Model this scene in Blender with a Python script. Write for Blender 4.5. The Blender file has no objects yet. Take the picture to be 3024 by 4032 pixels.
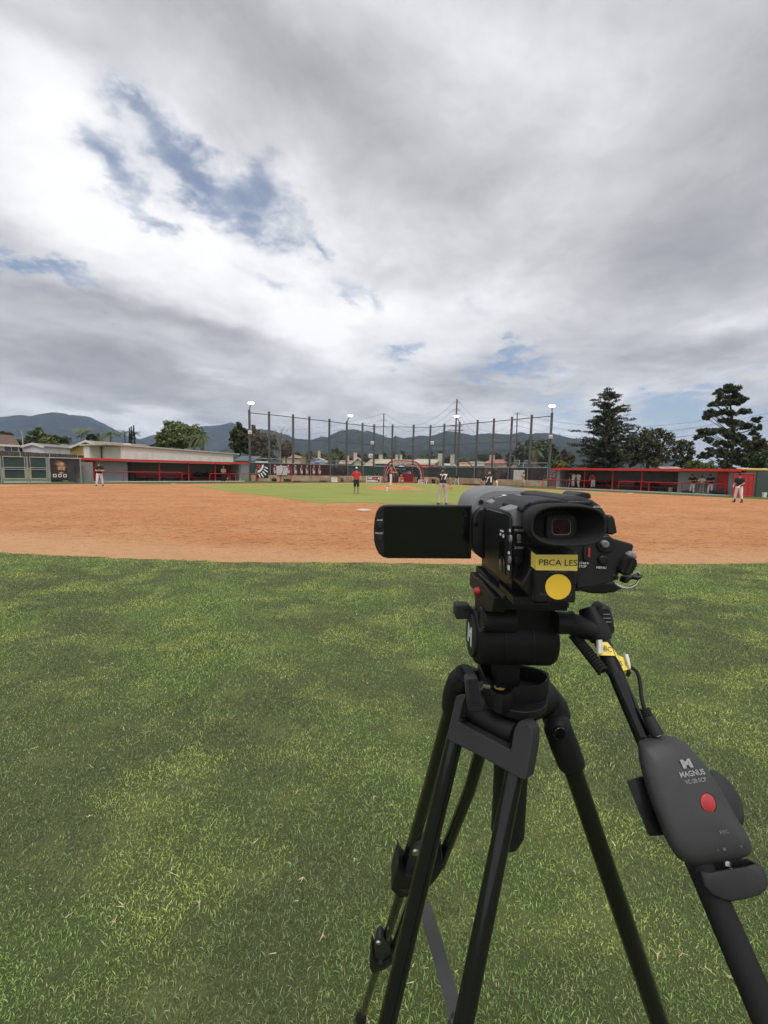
import bpy, bmesh, math, random
import numpy as np
from mathutils import Vector, Matrix, noise as mnoise
from mathutils.bvhtree import BVHTree
R = math.radians
SC = bpy.context.scene
COL = SC.collection
rnd = random.Random(7)
rng = np.random.default_rng(11)

# ------------------------------------------------------------------ camera
CAM_H, PITCH, ROLL, FPX = 1.50, R(5.72), R(1.05), 1600.0      # FPX: focal length in pixels of the 3024 x 4032 photograph
HAZE_D = 0.9e-4
CAMP = Vector((0, 0, CAM_H))
cd = bpy.data.cameras.new('camera'); cam = bpy.data.objects.new('camera', cd); COL.objects.link(cam)
CM = Matrix.Rotation(math.pi/2 - PITCH, 3, 'X') @ Matrix.Rotation(ROLL, 3, 'Z')
cam.matrix_world = Matrix.Translation(CAMP) @ CM.to_4x4()
cd.sensor_fit = 'VERTICAL'; cd.sensor_height = 36.0; cd.sensor_width = 27.0
cd.lens = 36.0 * FPX / 4032.0
cd.clip_start = 0.02; cd.clip_end = 30000
SC.camera = cam

def ray(x, y):
    return CM @ Vector(((x-1512)/FPX, -(y-2016)/FPX, -1.0))
def at(x, y, Y):
    d = ray(x, y); return CAMP + d*(Y/d.y)
def atx(x, y, X):
    d = ray(x, y); return CAMP + d*(X/d.x)
def gnd(x, y, z=0.0):
    d = ray(x, y); return CAMP + d*((z-CAM_H)/d.z)
def hit(x, y, p, n):
    d = ray(x, y); return CAMP + d*((p-CAMP).dot(n)/d.dot(n))
CROP = {1: (0, 1560, 3.0164), 2: (500, 1560, 3.0164), 3: (950, 1560, 3.0164), 4: (1400, 1560, 3.0164), 5: (1900, 1560, 3.0164),
        6: (2474, 1560, 3.0164), 7: (0, 0, 1659/3024), 'a': (1420, 1880, 2.765), 'b': (1780, 1880, 4.1475), 'c': (2020, 1900, 2.9625),
        'd': (1740, 2300, 2.1829), 'e': (1700, 2600, 2.592), 'f': (2160, 2350, 3.072), 'g': (2400, 2750, 2.6026), 'h': (1380, 3100, 1.8033),
        'p': (2450, 1480, 2.890), 'q': (2160, 1480, 3.770), 'r': (1420, 1780, 5.53)}
def C(n, x, y):
    a = CROP[n]; return (a[0]+x/a[2], a[1]+y/a[2])
def cp(n, x, y, Y): return at(*C(n, x, y), Y)
def cg(n, x, y, z=0.0): return gnd(*C(n, x, y), z)

# ------------------------------------------------------------------ sun, exposure
SUN_EL, SUN_AZ = R(62), R(172)          # azimuth measured from +Y towards +X
sd = bpy.data.lights.new('sun', 'SUN'); so = bpy.data.objects.new('sun', sd); COL.objects.link(so)
sd.energy = 1.5; sd.angle = R(35); sd.color = (1.0, 0.96, 0.90)
sv = Vector((math.sin(SUN_AZ)*math.cos(SUN_EL), math.cos(SUN_AZ)*math.cos(SUN_EL), math.sin(SUN_EL)))
so.rotation_euler = sv.to_track_quat('Z', 'Y').to_euler()
so.location = sv*60
vs = SC.view_settings; vs.view_transform = 'Standard'; vs.look = 'None'; vs.gamma = 1.0; vs.exposure = 0.62; vs.use_curve_mapping = False
SC.display_settings.display_device = 'sRGB'
SC.cycles.max_bounces = 5; SC.cycles.diffuse_bounces = 3; SC.cycles.glossy_bounces = 3; SC.cycles.transparent_max_bounces = 10; SC.cycles.volume_bounces = 0
SC.cycles.use_denoising = True; SC.cycles.use_adaptive_sampling = True; SC.cycles.adaptive_threshold = 0.02

# ------------------------------------------------------------------ sky: Nishita blue behind a broken deck of cloud
w = bpy.data.worlds.new('World'); SC.world = w; w.use_nodes = True
w.cycles.sampling_method = 'NONE'
nt = w.node_tree; nt.nodes.clear(); N = nt.nodes; L = nt.links
def nd(t, **k):
    n = N.new(t)
    for a, b in k.items(): setattr(n, a, b)
    return n
def lk(a, b): L.new(a, b)
def mth(op, a, b=None, c=None, clamp=False):
    n = nd('ShaderNodeMath', operation=op); n.use_clamp = clamp
    for i, v in enumerate((a, b, c)):
        if v is None: continue
        if isinstance(v, (int, float)): n.inputs[i].default_value = v
        else: lk(v, n.inputs[i])
    return n.outputs[0]
def vmt(op, a, b=None):
    n = nd('ShaderNodeVectorMath', operation=op)
    for i, v in enumerate((a, b)):
        if v is None: continue
        if isinstance(v, (tuple, list, Vector)): n.inputs[i].default_value = tuple(v)
        else: lk(v, n.inputs[i])
    return n.outputs['Value'] if op in ('DOT_PRODUCT', 'LENGTH') else n.outputs[0]
out = nd('ShaderNodeOutputWorld'); bg = nd('ShaderNodeBackground'); lk(bg.outputs[0], out.inputs[0])
bg.inputs[1].default_value = 0.10
sky = nd('ShaderNodeTexSky', sky_type='NISHITA'); sky.sun_disc = False; sky.sun_elevation = SUN_EL; sky.sun_rotation = SUN_AZ % (2*math.pi)
sky.air_density = 1.0; sky.dust_density = 1.0
tc = nd('ShaderNodeTexCoord'); D0 = tc.outputs['Generated']
sep = nd('ShaderNodeSeparateXYZ'); lk(D0, sep.inputs[0])
zc = mth('ADD', mth('MAXIMUM', sep.outputs[2], 0.0), 0.16)
cmb = nd('ShaderNodeCombineXYZ'); lk(mth('DIVIDE', sep.outputs[0], zc), cmb.inputs[0]); lk(mth('DIVIDE', sep.outputs[1], zc), cmb.inputs[1])
PL = cmb.outputs[0]                                       # the cloud deck seen as a plane overhead
def noi(vec, scale, detail=6.0, rough=0.55, dist=0.0, col=False):
    n = nd('ShaderNodeTexNoise'); n.inputs['Scale'].default_value = scale; n.inputs['Detail'].default_value = detail
    n.inputs['Roughness'].default_value = rough; n.inputs['Distortion'].default_value = dist; lk(vec, n.inputs['Vector'])
    return n.outputs['Color'] if col else n.outputs['Fac']
offs = vmt('SUBTRACT', noi(PL, 1.6, 5, 0.6, col=True), (0.5, 0.5, 0.5))
DW = vmt('NORMALIZE', vmt('ADD', D0, vmt('MULTIPLY', offs, (0.20, 0.20, 0.16))))
offs2 = vmt('SUBTRACT', noi(PL, 5.0, 5, 0.62, col=True), (0.5, 0.5, 0.5))
DG = vmt('NORMALIZE', vmt('ADD', vmt('ADD', D0, vmt('MULTIPLY', offs, (0.10, 0.10, 0.10))), vmt('MULTIPLY', offs2, (0.22, 0.22, 0.17))))
def blob(u, v, ru, rv, rot, src):
    """soft patch of the sky around the direction of photo point (u, v); returns exp(-r^2)"""
    k = 3024/1659
    c = ray(u*k, v*k).normalized(); a = R(rot)
    e1 = ray((u+10*math.cos(a))*k, (v+10*math.sin(a))*k).normalized() - c; e2 = ray((u-10*math.sin(a))*k, (v+10*math.cos(a))*k).normalized() - c
    s1 = e1.length/10*ru; s2 = e2.length/10*rv
    e1.normalize(); e2.normalize()
    p = vmt('SUBTRACT', src, tuple(c))
    d1 = vmt('DOT_PRODUCT', p, tuple(e1/s1)); d2 = vmt('DOT_PRODUCT', p, tuple(e2/s2))
    r2 = mth('ADD', mth('MULTIPLY', d1, d1), mth('MULTIPLY', d2, d2))
    return mth('EXPONENT', mth('MULTIPLY', r2, -1.0))
LIGHT = [(70, 190, 210, 150, 30, .34), (330, 260, 150, 90, 20, .22), (520, 590, 420, 140, 20, .34), (150, 480, 200, 90, 10, .24), (850, 690, 260, 70, 0, .20), (230, 905, 220, 32, 0, .28),
         (1110, 110, 240, 120, 20, .16), (1100, 430, 70, 50, 0, .12), (1120, 660, 200, 70, 0, .13), (1580, 690, 130, 36, 0, .20), (1120, 930, 160, 34, 5, .24), (640, 420, 120, 80, 30, .15), (1350, 860, 130, 30, 0, .14)]
DARK = [(620, 110, 440, 130, 12, -.27), (180, 790, 420, 62, 2, -.34), (480, 730, 300, 45, 6, -.20), (1560, 330, 260, 340, 0, -.23), (100, 40, 300, 60, 0, -.16), (1480, 770, 170, 46, 0, -.24), (1000, 835, 110, 26, 5, -.24),
        (930, 400, 170, 70, 10, -.10), (330, 690, 330, 30, 4, -.16), (1420, 560, 250, 80, 0, -.10)]
GAP = [(215, 345, 130, 60, 45, 1.45), (400, 350, 165, 55, 30, 1.5), (560, 430, 90, 70, 60, 1.45), (350, 465, 60, 28, 30, 1.1), (670, 505, 60, 20, 40, .95), (80, 572, 170, 30, 8, 1.35), (770, 640, 60, 30, 30, 1.1),
       (1090, 790, 110, 28, 0, 1.5), (870, 755, 60, 22, -25, 1.1), (1215, 905, 70, 40, 0, 1.3), (1450, 905, 130, 55, -8, 1.8), (1030, 680, 30, 30, 0, .6), (570, 610, 50, 24, 20, .85), (1640, 930, 60, 60, 0, 1.2), (255, 205, 60, 25, 0, .5), (1180, 850, 90, 24, 0, .8)]
def total(lst, src):
    acc = None
    for u, v, ru, rv, rot, k in lst:
        t = mth('MULTIPLY', blob(u, v, ru, rv, rot, src), k)
        acc = t if acc is None else mth('ADD', acc, t)
    return acc
nb = noi(PL, 0.9, 6, 0.60, 0.7); nf = noi(PL, 2.6, 7, 0.66, 0.25)
b = mth('ADD', mth('MULTIPLY', mth('SUBTRACT', nb, 0.5), 0.62), mth('MULTIPLY', mth('SUBTRACT', nf, 0.5), 0.70))
b = mth('ADD', b, mth('ADD', total(LIGHT, DW), total(DARK, DW)))
b = mth('ADD', b, 0.61)
cr = nd('ShaderNodeValToRGB'); lk(b, cr.inputs[0]); e = cr.color_ramp.elements
e[0].position = 0.06; e[0].color = (.250, .256, .276, 1); e[1].position = 0.98; e[1].color = (.83, .83, .84, 1)
for p, c in ((.36, (.37, .372, .388)), (.58, (.505, .508, .526)), (.78, (.67, .675, .69))):
    q = e.new(p); q.color = (*c, 1)
gapn = mth('ADD', total(GAP, DG), mth('MULTIPLY', mth('SUBTRACT', noi(PL, 3.4, 7, 0.62, 0.3), 0.55), 1.9))
gr = nd('ShaderNodeMapRange', interpolation_type='SMOOTHSTEP'); lk(gapn, gr.inputs[0])
gr.inputs[1].default_value = 0.02; gr.inputs[2].default_value = 1.65; gr.inputs[3].default_value = 0.0; gr.inputs[4].default_value = 0.86
cloud = nd('ShaderNodeVectorMath', operation='SCALE'); lk(cr.outputs[0], cloud.inputs[0]); cloud.inputs['Scale'].default_value = 8.6
blue = nd('ShaderNodeVectorMath', operation='MULTIPLY'); lk(sky.outputs[0], blue.inputs[0]); blue.inputs[1].default_value = (.80, .80, .82)
mx = nd('ShaderNodeMix', data_type='RGBA'); lk(gr.outputs[0], mx.inputs[0]); lk(cloud.outputs[0], mx.inputs[6]); lk(blue.outputs[0], mx.inputs[7])
lk(mx.outputs[2], bg.inputs[0])

# ------------------------------------------------------------------ helpers
def tag(o, label=None, cat=None, group=None, kind=None):
    if label: o['label'] = label
    if cat: o['category'] = cat
    if group: o['group'] = group
    if kind: o['kind'] = kind
    return o
def empty(name, loc, label=None, cat=None, group=None):
    o = bpy.data.objects.new(name, None); COL.objects.link(o); o.location = loc; o.empty_display_size = 0.1
    EMPTY_LOC[o.name] = Vector(loc)
    return tag(o, label, cat, group)
EMPTY_LOC = {}
class MB:
    def __init__(s): s.v = []; s.f = []; s.m = []
    def add(s, vs_, fs, mi=0):
        k = len(s.v); s.v += [tuple(p) for p in vs_]
        for f in fs: s.f.append(tuple(i+k for i in f)); s.m.append(mi)
        return s
    def box(s, x0, x1, y0, y1, z0, z1, M=None, mi=0):
        p = [Vector((x, y, z)) for z in (z0, z1) for y in (y0, y1) for x in (x0, x1)]
        if M is not None: p = [M @ q for q in p]
        return s.add(p, [(0, 2, 3, 1), (4, 5, 7, 6), (0, 1, 5, 4), (2, 6, 7, 3), (0, 4, 6, 2), (1, 3, 7, 5)], mi)
    def loft(s, rings, cap0=True, cap1=True, mi=0, closed=True):
        n = len(rings[0]); vs_ = [p for r in rings for p in r]; fs = []
        for i in range(len(rings)-1):
            for j in range(n if closed else n-1):
                a = i*n+j; b_ = i*n+(j+1) % n
                fs.append((a, b_, b_+n, a+n))
        if cap0: fs.append(tuple(reversed(range(n))))
        if cap1: fs.append(tuple((len(rings)-1)*n+j for j in range(n)))
        return s.add(vs_, fs, mi)
    def tube(s, pts, r, n=10, cap=True, mi=0, flat=None):
        pts = [Vector(p) for p in pts]; rs = r if isinstance(r, (list, tuple)) else [r]*len(pts)
        rings = []; up = None
        for i, p in enumerate(pts):
            d = (pts[min(i+1, len(pts)-1)] - pts[max(i-1, 0)]).normalized()
            if up is None:
                up = Vector((0, 0, 1)) if abs(d.z) < 0.9 else Vector((0, 1, 0))
            x = d.cross(up)
            if x.length < 1e-4: x = d.orthogonal()
            x.normalize(); y = x.cross(d).normalized(); up = y
            k = flat or 1.0
            rings.append([p + x*(rs[i]*math.cos(a)) + y*(rs[i]*k*math.sin(a)) for a in (2*math.pi*j/n for j in range(n))])
        return s.loft(rings, cap, cap, mi)
    def prism(s, poly, off, mi=0):
        poly = [Vector(p) for p in poly]; off = Vector(off)
        return s.loft([poly, [p+off for p in poly]], True, True, mi)
    def disc(s, c, nrm, r, n=20, mi=0, thick=0.0, ry=None):
        nrm = Vector(nrm).normalized(); x = nrm.orthogonal() if abs(nrm.z) > .9 else Vector((0, 0, 1)).cross(nrm); x.normalize(); y = nrm.cross(x)
        ry = ry or r
        ring = [Vector(c)+x*(r*math.cos(2*math.pi*j/n))+y*(ry*math.sin(2*math.pi*j/n)) for j in range(n)]
        if thick: return s.prism(ring, nrm*thick, mi)
        return s.add(ring, [tuple(range(n))], mi)
    def build(s, name, mats, parent=None, smooth=40, bevel=0, seg=2, fix=True):
        me = bpy.data.meshes.new(name); me.from_pydata(s.v, [], s.f)
        if not isinstance(mats, (list, tuple)): mats = [mats]
        for m in mats: me.materials.append(m)
        me.polygons.foreach_set('material_index', s.m)
        if fix:
            bm = bmesh.new(); bm.from_mesh(me); bmesh.ops.recalc_face_normals(bm, faces=bm.faces); bm.to_mesh(me); bm.free()
        if smooth:
            me.polygons.foreach_set('use_smooth', [True]*len(me.polygons)); me.set_sharp_from_angle(angle=R(smooth))
        o = bpy.data.objects.new(name, me); COL.objects.link(o)
        if parent is not None: adopt(o, parent)
        if bevel:
            md = o.modifiers.new('bevel', 'BEVEL'); md.width = bevel; md.segments = seg; md.limit_method = 'ANGLE'; md.angle_limit = R(35)
        return o
def adopt(o, parent):
    o.parent = parent
    p = parent; off = Vector((0, 0, 0))
    while p is not None:
        off += Vector(p.location); p = p.parent
    o.location = Vector(o.location) - off          # every parent here is only translated
def npmesh(name, verts, faces, mat_, parent=None, smooth=False, uvcol=None):
    verts = np.asarray(verts, np.float32).reshape(-1, 3); faces = np.asarray(faces, np.int32); k = faces.shape[1]
    me = bpy.data.meshes.new(name); me.vertices.add(len(verts)); me.vertices.foreach_set('co', verts.ravel())
    me.loops.add(faces.size); me.loops.foreach_set('vertex_index', faces.ravel())
    me.polygons.add(len(faces)); me.polygons.foreach_set('loop_start', np.arange(0, faces.size, k, dtype=np.int32)); me.polygons.foreach_set('loop_total', np.full(len(faces), k, np.int32))
    if smooth: me.polygons.foreach_set('use_smooth', np.ones(len(faces), bool))
    me.materials.append(mat_); me.update(calc_edges=True); me.validate()
    o = bpy.data.objects.new(name, me); COL.objects.link(o)
    if parent is not None: adopt(o, parent)
    return o

MATS = {}
def mat(name, col, rough=0.6, var=0.12, scale=3.0, bump=0.0, bscale=60.0, metal=0.0, spec=0.5, emit=None, alpha=None, stretch=None, island=0.0, col2=None, detail=4.0, coat=0.0):
    if name in MATS: return MATS[name]
    m = bpy.data.materials.new(name); m.use_nodes = True; t = m.node_tree; P = t.nodes['Principled BSDF']
    P.inputs['Roughness'].default_value = rough; P.inputs['Metallic'].default_value = metal; P.inputs['Specular IOR Level'].default_value = spec
    if coat: P.inputs['Coat Weight'].default_value = coat
    g = t.nodes.new('ShaderNodeNewGeometry'); vec = g.outputs['Position']
    if stretch:
        mp = t.nodes.new('ShaderNodeMapping'); mp.inputs['Scale'].default_value = stretch; t.links.new(vec, mp.inputs[0]); vec = mp.outputs[0]
    nz = t.nodes.new('ShaderNodeTexNoise'); nz.inputs['Scale'].default_value = scale; nz.inputs['Detail'].default_value = detail; t.links.new(vec, nz.inputs['Vector'])
    rp = t.nodes.new('ShaderNodeValToRGB'); a, b_ = rp.color_ramp.elements; a.position = .3; b_.position = .7
    c2 = col2 or tuple(min(1, c*(1+var)) for c in col); c1 = col if col2 else tuple(c*(1-var) for c in col)
    a.color = (*c1, 1); b_.color = (*c2, 1)
    t.links.new(nz.outputs['Fac'], rp.inputs[0]); res = rp.outputs[0]
    if island:
        h = t.nodes.new('ShaderNodeHueSaturation'); mr = t.nodes.new('ShaderNodeMapRange'); mr.inputs[3].default_value = 1-island; mr.inputs[4].default_value = 1+island
        t.links.new(g.outputs['Random Per Island'], mr.inputs[0]); t.links.new(mr.outputs[0], h.inputs['Value']); t.links.new(res, h.inputs['Color']); res = h.outputs[0]
    t.links.new(res, P.inputs['Base Color'])
    if bump:
        n2 = t.nodes.new('ShaderNodeTexNoise'); n2.inputs['Scale'].default_value = bscale; n2.inputs['Detail'].default_value = 5; t.links.new(vec, n2.inputs['Vector'])
        bp = t.nodes.new('ShaderNodeBump'); bp.inputs['Strength'].default_value = min(1.0, bump); bp.inputs['Distance'].default_value = 1.0/bscale*0.6
        t.links.new(n2.outputs['Fac'], bp.inputs['Height']); t.links.new(bp.outputs[0], P.inputs['Normal'])
    if emit: P.inputs['Emission Color'].default_value = (*emit[:3], 1); P.inputs['Emission Strength'].default_value = emit[3]
    if alpha is not None: P.inputs['Alpha'].default_value = alpha
    MATS[name] = m; return m
_fc = {}
def text_mb(txt, h, shear=0.0, bold=0.0, align='CENTER'):
    key = (txt, shear, bold, align)
    if key not in _fc:
        c = bpy.data.curves.new('t', 'FONT'); c.body = txt; c.align_x = align; c.align_y = 'CENTER'; c.shear = shear; c.offset = bold; c.resolution_u = 3
        o = bpy.data.objects.new('t', c); COL.objects.link(o)
        me = bpy.data.meshes.new_from_object(o.evaluated_get(bpy.context.evaluated_depsgraph_get()))
        _fc[key] = ([tuple(v.co) for v in me.vertices], [tuple(p.vertices) for p in me.polygons])
        bpy.data.objects.remove(o); bpy.data.curves.remove(c); bpy.data.meshes.remove(me)
    v, f = _fc[key]
    return [(x*h/0.70, y*h/0.70) for x, y, z in v], f
def lettering(txt, org, xa, ya, h, m, parent, width=None, bold=0.0, shear=0.0, name='lettering', fn=None):
    """flat print: letters of cap height h centred on org along the unit axes xa, ya"""
    v, f = text_mb(txt, h, shear, bold)
    if width:
        ww = max(a for a, _ in v)-min(a for a, _ in v); v = [(a*width/ww, b_) for a, b_ in v]
    org = Vector(org); xa = Vector(xa).normalized(); ya = Vector(ya).normalized()
    pts = [org+xa*a+ya*b_ for a, b_ in v]
    if fn: pts = [fn(p) for p in pts]
    mb = MB(); mb.add(pts, f)
    return mb.build(name, m, parent, smooth=0, fix=False)
# ------------------------------------------------------------------ the ground
B2, B3, B1 = gnd(1431, 2014), gnd(684, 1909), gnd(2482, 1945.5)
HOME = B1+B3-B2; MC = Vector((0.88, 35.6, 0)); FC = (B1+B3)/2
def fbm(x, y, s=1.0, o=0.0): return mnoise.fractal(Vector((x*s, y*s, o)), 1.0, 2.0, 4)
def wnodes(m):
    t = m.node_tree; return t, t.nodes, t.links, t.nodes['Principled BSDF']
def ground_mat(name, layers, rough=0.95, bump=None, spec=0.15):
    """layers: base colour, then (colour, scale, lo, hi, amount, stretch)"""
    m = bpy.data.materials.new(name); m.use_nodes = True; t, n_, l_, P = wnodes(m)
    P.inputs['Roughness'].default_value = rough; P.inputs['Specular IOR Level'].default_value = spec
    g = n_.new('ShaderNodeNewGeometry'); cur = None; base = layers[0]
    for i, (c, s, lo, hi, am, st) in enumerate(layers[1:]):
        mp = n_.new('ShaderNodeMapping'); mp.inputs['Scale'].default_value = st or (1, 1, 1); mp.inputs['Location'].default_value = (i*7.3, i*3.1, 0); l_.new(g.outputs['Position'], mp.inputs[0])
        z = n_.new('ShaderNodeTexNoise'); z.inputs['Scale'].default_value = s; z.inputs['Detail'].default_value = 6; z.inputs['Roughness'].default_value = .6; l_.new(mp.outputs[0], z.inputs['Vector'])
        r = n_.new('ShaderNodeMapRange'); r.inputs[1].default_value = lo; r.inputs[2].default_value = hi; r.inputs[4].default_value = am; l_.new(z.outputs['Fac'], r.inputs[0])
        x = n_.new('ShaderNodeMix'); x.data_type = 'RGBA'; l_.new(r.outputs[0], x.inputs[0])
        if cur is None: x.inputs[6].default_value = (*base, 1)
        else: l_.new(cur, x.inputs[6])
        x.inputs[7].default_value = (*c, 1); cur = x.outputs[2]
    l_.new(cur, P.inputs['Base Color'])
    if bump:
        prev = None
        for s, d, st in bump:
            mp = n_.new('ShaderNodeMapping'); mp.inputs['Scale'].default_value = st or (1, 1, 1); l_.new(g.outputs['Position'], mp.inputs[0])
            z = n_.new('ShaderNodeTexNoise'); z.inputs['Scale'].default_value = s; z.inputs['Detail'].default_value = 6; z.inputs['Roughness'].default_value = .65; l_.new(mp.outputs[0], z.inputs['Vector'])
            bp = n_.new('ShaderNodeBump'); bp.inputs['Distance'].default_value = d; bp.inputs['Strength'].default_value = 1; l_.new(z.outputs['Fac'], bp.inputs['Height'])
            if prev: l_.new(prev, bp.inputs['Normal'])
            prev = bp.outputs[0]
        l_.new(prev, P.inputs['Normal'])
    return m
GM = ground_mat('turf', [(.105, .135, .052), ((.080, .105, .042), 1.1, .42, .62, .8, None), ((.25, .26, .10), 2.3, .52, .7, .6, (1, 1.6, 1)), ((.09, .10, .05), 60, .45, .65, .5, None)], bump=[(70, .015, None)])
GI = ground_mat('infield_turf', [(.300, .320, .085), ((.225, .270, .065), .55, .40, .62, .75, (.5, 1.5, 1)), ((.38, .38, .13), 1.3, .50, .68, .5, (.4, 1.6, 1)), ((.17, .20, .055), 30, .45, .62, .45, (1, .5, 1))], bump=[(40, .02, (1, .5, 1))])
DI = ground_mat('infield_clay', [(.570, .258, .108), ((.630, .330, .155), .30, .42, .60, .75, (.8, 1.3, 1)), ((.450, .190, .076), .55, .47, .60, .45, (.8, 1.2, 1)), ((.450, .195, .085), 1.9, .50, .62, .5, (.8, 1.2, 1)), ((.64, .37, .20), 7, .52, .64, .5, (.9, 1.1, 1)), ((.27, .10, .045), 5, .55, .63, .75, (.8, 1.2, 1)), ((.29, .11, .05), 17, .53, .62, .65, None)],
                bump=[(7, .05, (.55, 1.4, 1)), (26, .03, (.6, 1.3, 1)), (110, .008, None)])
me = MB(); S_ = 6500
me.add([(-S_, -S_, 0), (S_, -S_, 0), (S_, S_, 0), (-S_, S_, 0)], [(0, 1, 2, 3)])
tag(me.build('ground', GM, smooth=0), 'green turf field running out to the horizon', kind='structure')

u3 = (B3-HOME).normalized(); u1 = (B1-HOME).normalized()
n3 = Vector((u3.y, -u3.x, 0)); n3 = n3 if n3.dot(B1-HOME) < 0 else -n3      # outward normals of the foul lines
n1 = Vector((u1.y, -u1.x, 0)); n1 = n1 if n1.dot(B3-HOME) < 0 else -n1
RD = 29.05
def dirt_r(a):
    d = Vector((math.cos(a), math.sin(a), 0)); r = RD
    for nn in (n3, n1):
        k = d.dot(nn)
        if k > 1e-3: r = min(r, ((HOME-MC).dot(nn)+2.0)/k)
    r += min(1.5, .09*max(0., -d.x*RD)) if d.y < 0 else 0
    p = MC+d*r
    return r + .10*fbm(p.x, p.y, .7) + .05*fbm(p.x, p.y, 4.0, 3)
NA = 2600
ring = [MC+Vector((math.cos(a), math.sin(a), 0))*dirt_r(a) for a in (2*math.pi*i/NA for i in range(NA))]
mb = MB(); mb.add([(MC.x, MC.y, .004)]+[(p.x, p.y, .004) for p in ring], [(0, 1+i, 1+(i+1) % NA) for i in range(NA)])
def dusty():
    t, n_, l_, P = wnodes(DI); lk0 = P.inputs['Base Color'].links[0].from_socket; g = n_.new('ShaderNodeNewGeometry'); dv = n_.new('ShaderNodeVectorMath'); dv.operation = 'DISTANCE'; l_.new(g.outputs['Position'], dv.inputs[0]); dv.inputs[1].default_value = (MC.x, MC.y, 0)
    r = n_.new('ShaderNodeMapRange'); r.interpolation_type = 'SMOOTHSTEP'; r.inputs[1].default_value = RD-1.6; r.inputs[2].default_value = RD-.15; r.inputs[4].default_value = .62; l_.new(dv.outputs['Value'], r.inputs[0])
    x = n_.new('ShaderNodeMix'); x.data_type = 'RGBA'; l_.new(r.outputs[0], x.inputs[0]); l_.new(lk0, x.inputs[6]); x.inputs[7].default_value = (.66, .40, .22, 1); l_.new(x.outputs[2], P.inputs['Base Color'])
dusty()                                                     # blown pale dust collects along the turf edge
tag(mb.build('infield_dirt', DI, smooth=0, fix=False), 'orange clay infield skin', kind='structure')
def grass_r(a):
    d = Vector((math.cos(a), math.sin(a), 0)); r = 60
    for pt, q in ((B2, B3), (B2, B1), (HOME, B3), (HOME, B1)):
        e_ = (q-pt).normalized(); nn = Vector((e_.y, -e_.x, 0)); nn = nn if nn.dot(pt-FC) > 0 else -nn
        k = d.dot(nn)
        if k > 1e-3: r = min(r, ((pt-FC).dot(nn)-(.55 if pt is B2 else .95))/k)
    for c, rad in ((B2, 4.0), (B1, 3.6), (B3, 3.6), (HOME, 4.2)):
        q = c-FC; bq = d.dot(q); disc = bq*bq-(q.length_squared-rad*rad)
        if disc > 0 and bq > 0: r = min(r, bq-math.sqrt(disc))
    p = FC+d*r
    return r+.06*fbm(p.x, p.y, 1.3, 9)+.04*fbm(p.x, p.y, 6.0, 5)
ring2 = [FC+Vector((math.cos(a), math.sin(a), 0))*grass_r(a) for a in (2*math.pi*i/1600 for i in range(1600))]
mb = MB(); mb.add([(FC.x, FC.y, .010)]+[(p.x, p.y, .010) for p in ring2], [(0, 1+i, 1+(i+1) % 1600) for i in range(1600)])
tag(mb.build('infield_grass', GI, smooth=0, fix=False), 'bright green infield grass diamond', kind='structure')
mb = MB(); rings = []
for k in range(15):
    q = k/14; r = 2.75*(1-q)+.001; z = .012 + .26*min(1, max(0, (q)/.62))**.85
    rings.append([(MC.x+r*math.cos(a)*(1+.02*fbm(a*2, k*.2, 1, 2)), MC.y+r*math.sin(a), z+.012*fbm(r*math.cos(a), r*math.sin(a), 1.5, 4)*(q > 0)) for a in (2*math.pi*j/72 for j in range(72))])
mb.loft(rings, False, True)
mnd = tag(mb.build('pitching_mound', DI, smooth=60), 'low round clay pitching mound in the infield grass', kind='structure')
MB_PLATE = MB().box(MC.x-.3, MC.x+.3, MC.y+.1, MC.y+.25, .268, .292)
MB_PLATE.build('pitching_rubber', mat('base_white', (.62, .52, .42), .8, .25, 6), mnd)
for c, lab in ((B2, 'dusty white base bag on the clay beside the camcorder screen'), (B3, 'white base bag on the clay before the long grey dugout under the beige building'), (B1, 'white base bag on the clay before the dugout under the big conifer')):
    M = Matrix.Translation((c.x, c.y, 0)) @ Matrix.Rotation(R(45), 4, 'Z')
    m_ = MB()
    m_.box(-.20, .20, -.20, .20, .0, .085, M)
    tag(m_.build('base_bag', MATS['base_white'], bevel=.03), lab, 'base', 'base bags')

# short turf blades in front of the tripod, out to the edge of the clay
def in_dirt(x, y):
    dx = x-MC.x; dy = y-MC.y; rr = np.hypot(dx, dy); a = np.arctan2(dy, dx) % (2*math.pi)
    rad = np.array([(p-MC).length for p in ring])[(a/(2*math.pi)*NA).astype(int) % NA]
    return rr < rad - .03
def blades(n):
    """blades thin out and coarsen smoothly with distance from the tripod"""
    y = .45+7.0*rng.uniform(0, 1, n)**1.35; x = rng.uniform(-1, 1, n)*(1.12*y+1.25)
    keep = ~in_dirt(x, y); x = x[keep]; y = y[keep]; n = len(x)
    hh = (.0145+.0010*y)*rng.uniform(.45, 1.15, n)*(1+.15*np.sin(x*3.1+y*1.7)); a = rng.uniform(0, 2*math.pi, n); l = hh*rng.uniform(.2, 1.3, n); fa = rng.uniform(0, 2*math.pi, n)
    ww = (.00085+.00042*y)*rng.uniform(.6, 1.3, n)
    bx, by = np.cos(fa)*ww, np.sin(fa)*ww; lx, ly = np.cos(a)*l, np.sin(a)*l
    v = np.zeros((n, 4, 3), np.float32)
    v[:, 0] = np.stack([x, y, np.full(n, -.003)], 1)
    v[:, 1] = np.stack([x+lx*.35+bx, y+ly*.35+by, hh*.55], 1); v[:, 2] = np.stack([x+lx*.35-bx, y+ly*.35-by, hh*.55], 1)
    v[:, 3] = np.stack([x+lx, y+ly, hh*.85], 1)
    i = np.arange(n)[:, None]*4
    f = np.concatenate([i+np.array([[0, 1, 2]]), i+np.array([[2, 1, 3]])], 0)
    return v.reshape(-1, 3), f
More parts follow.
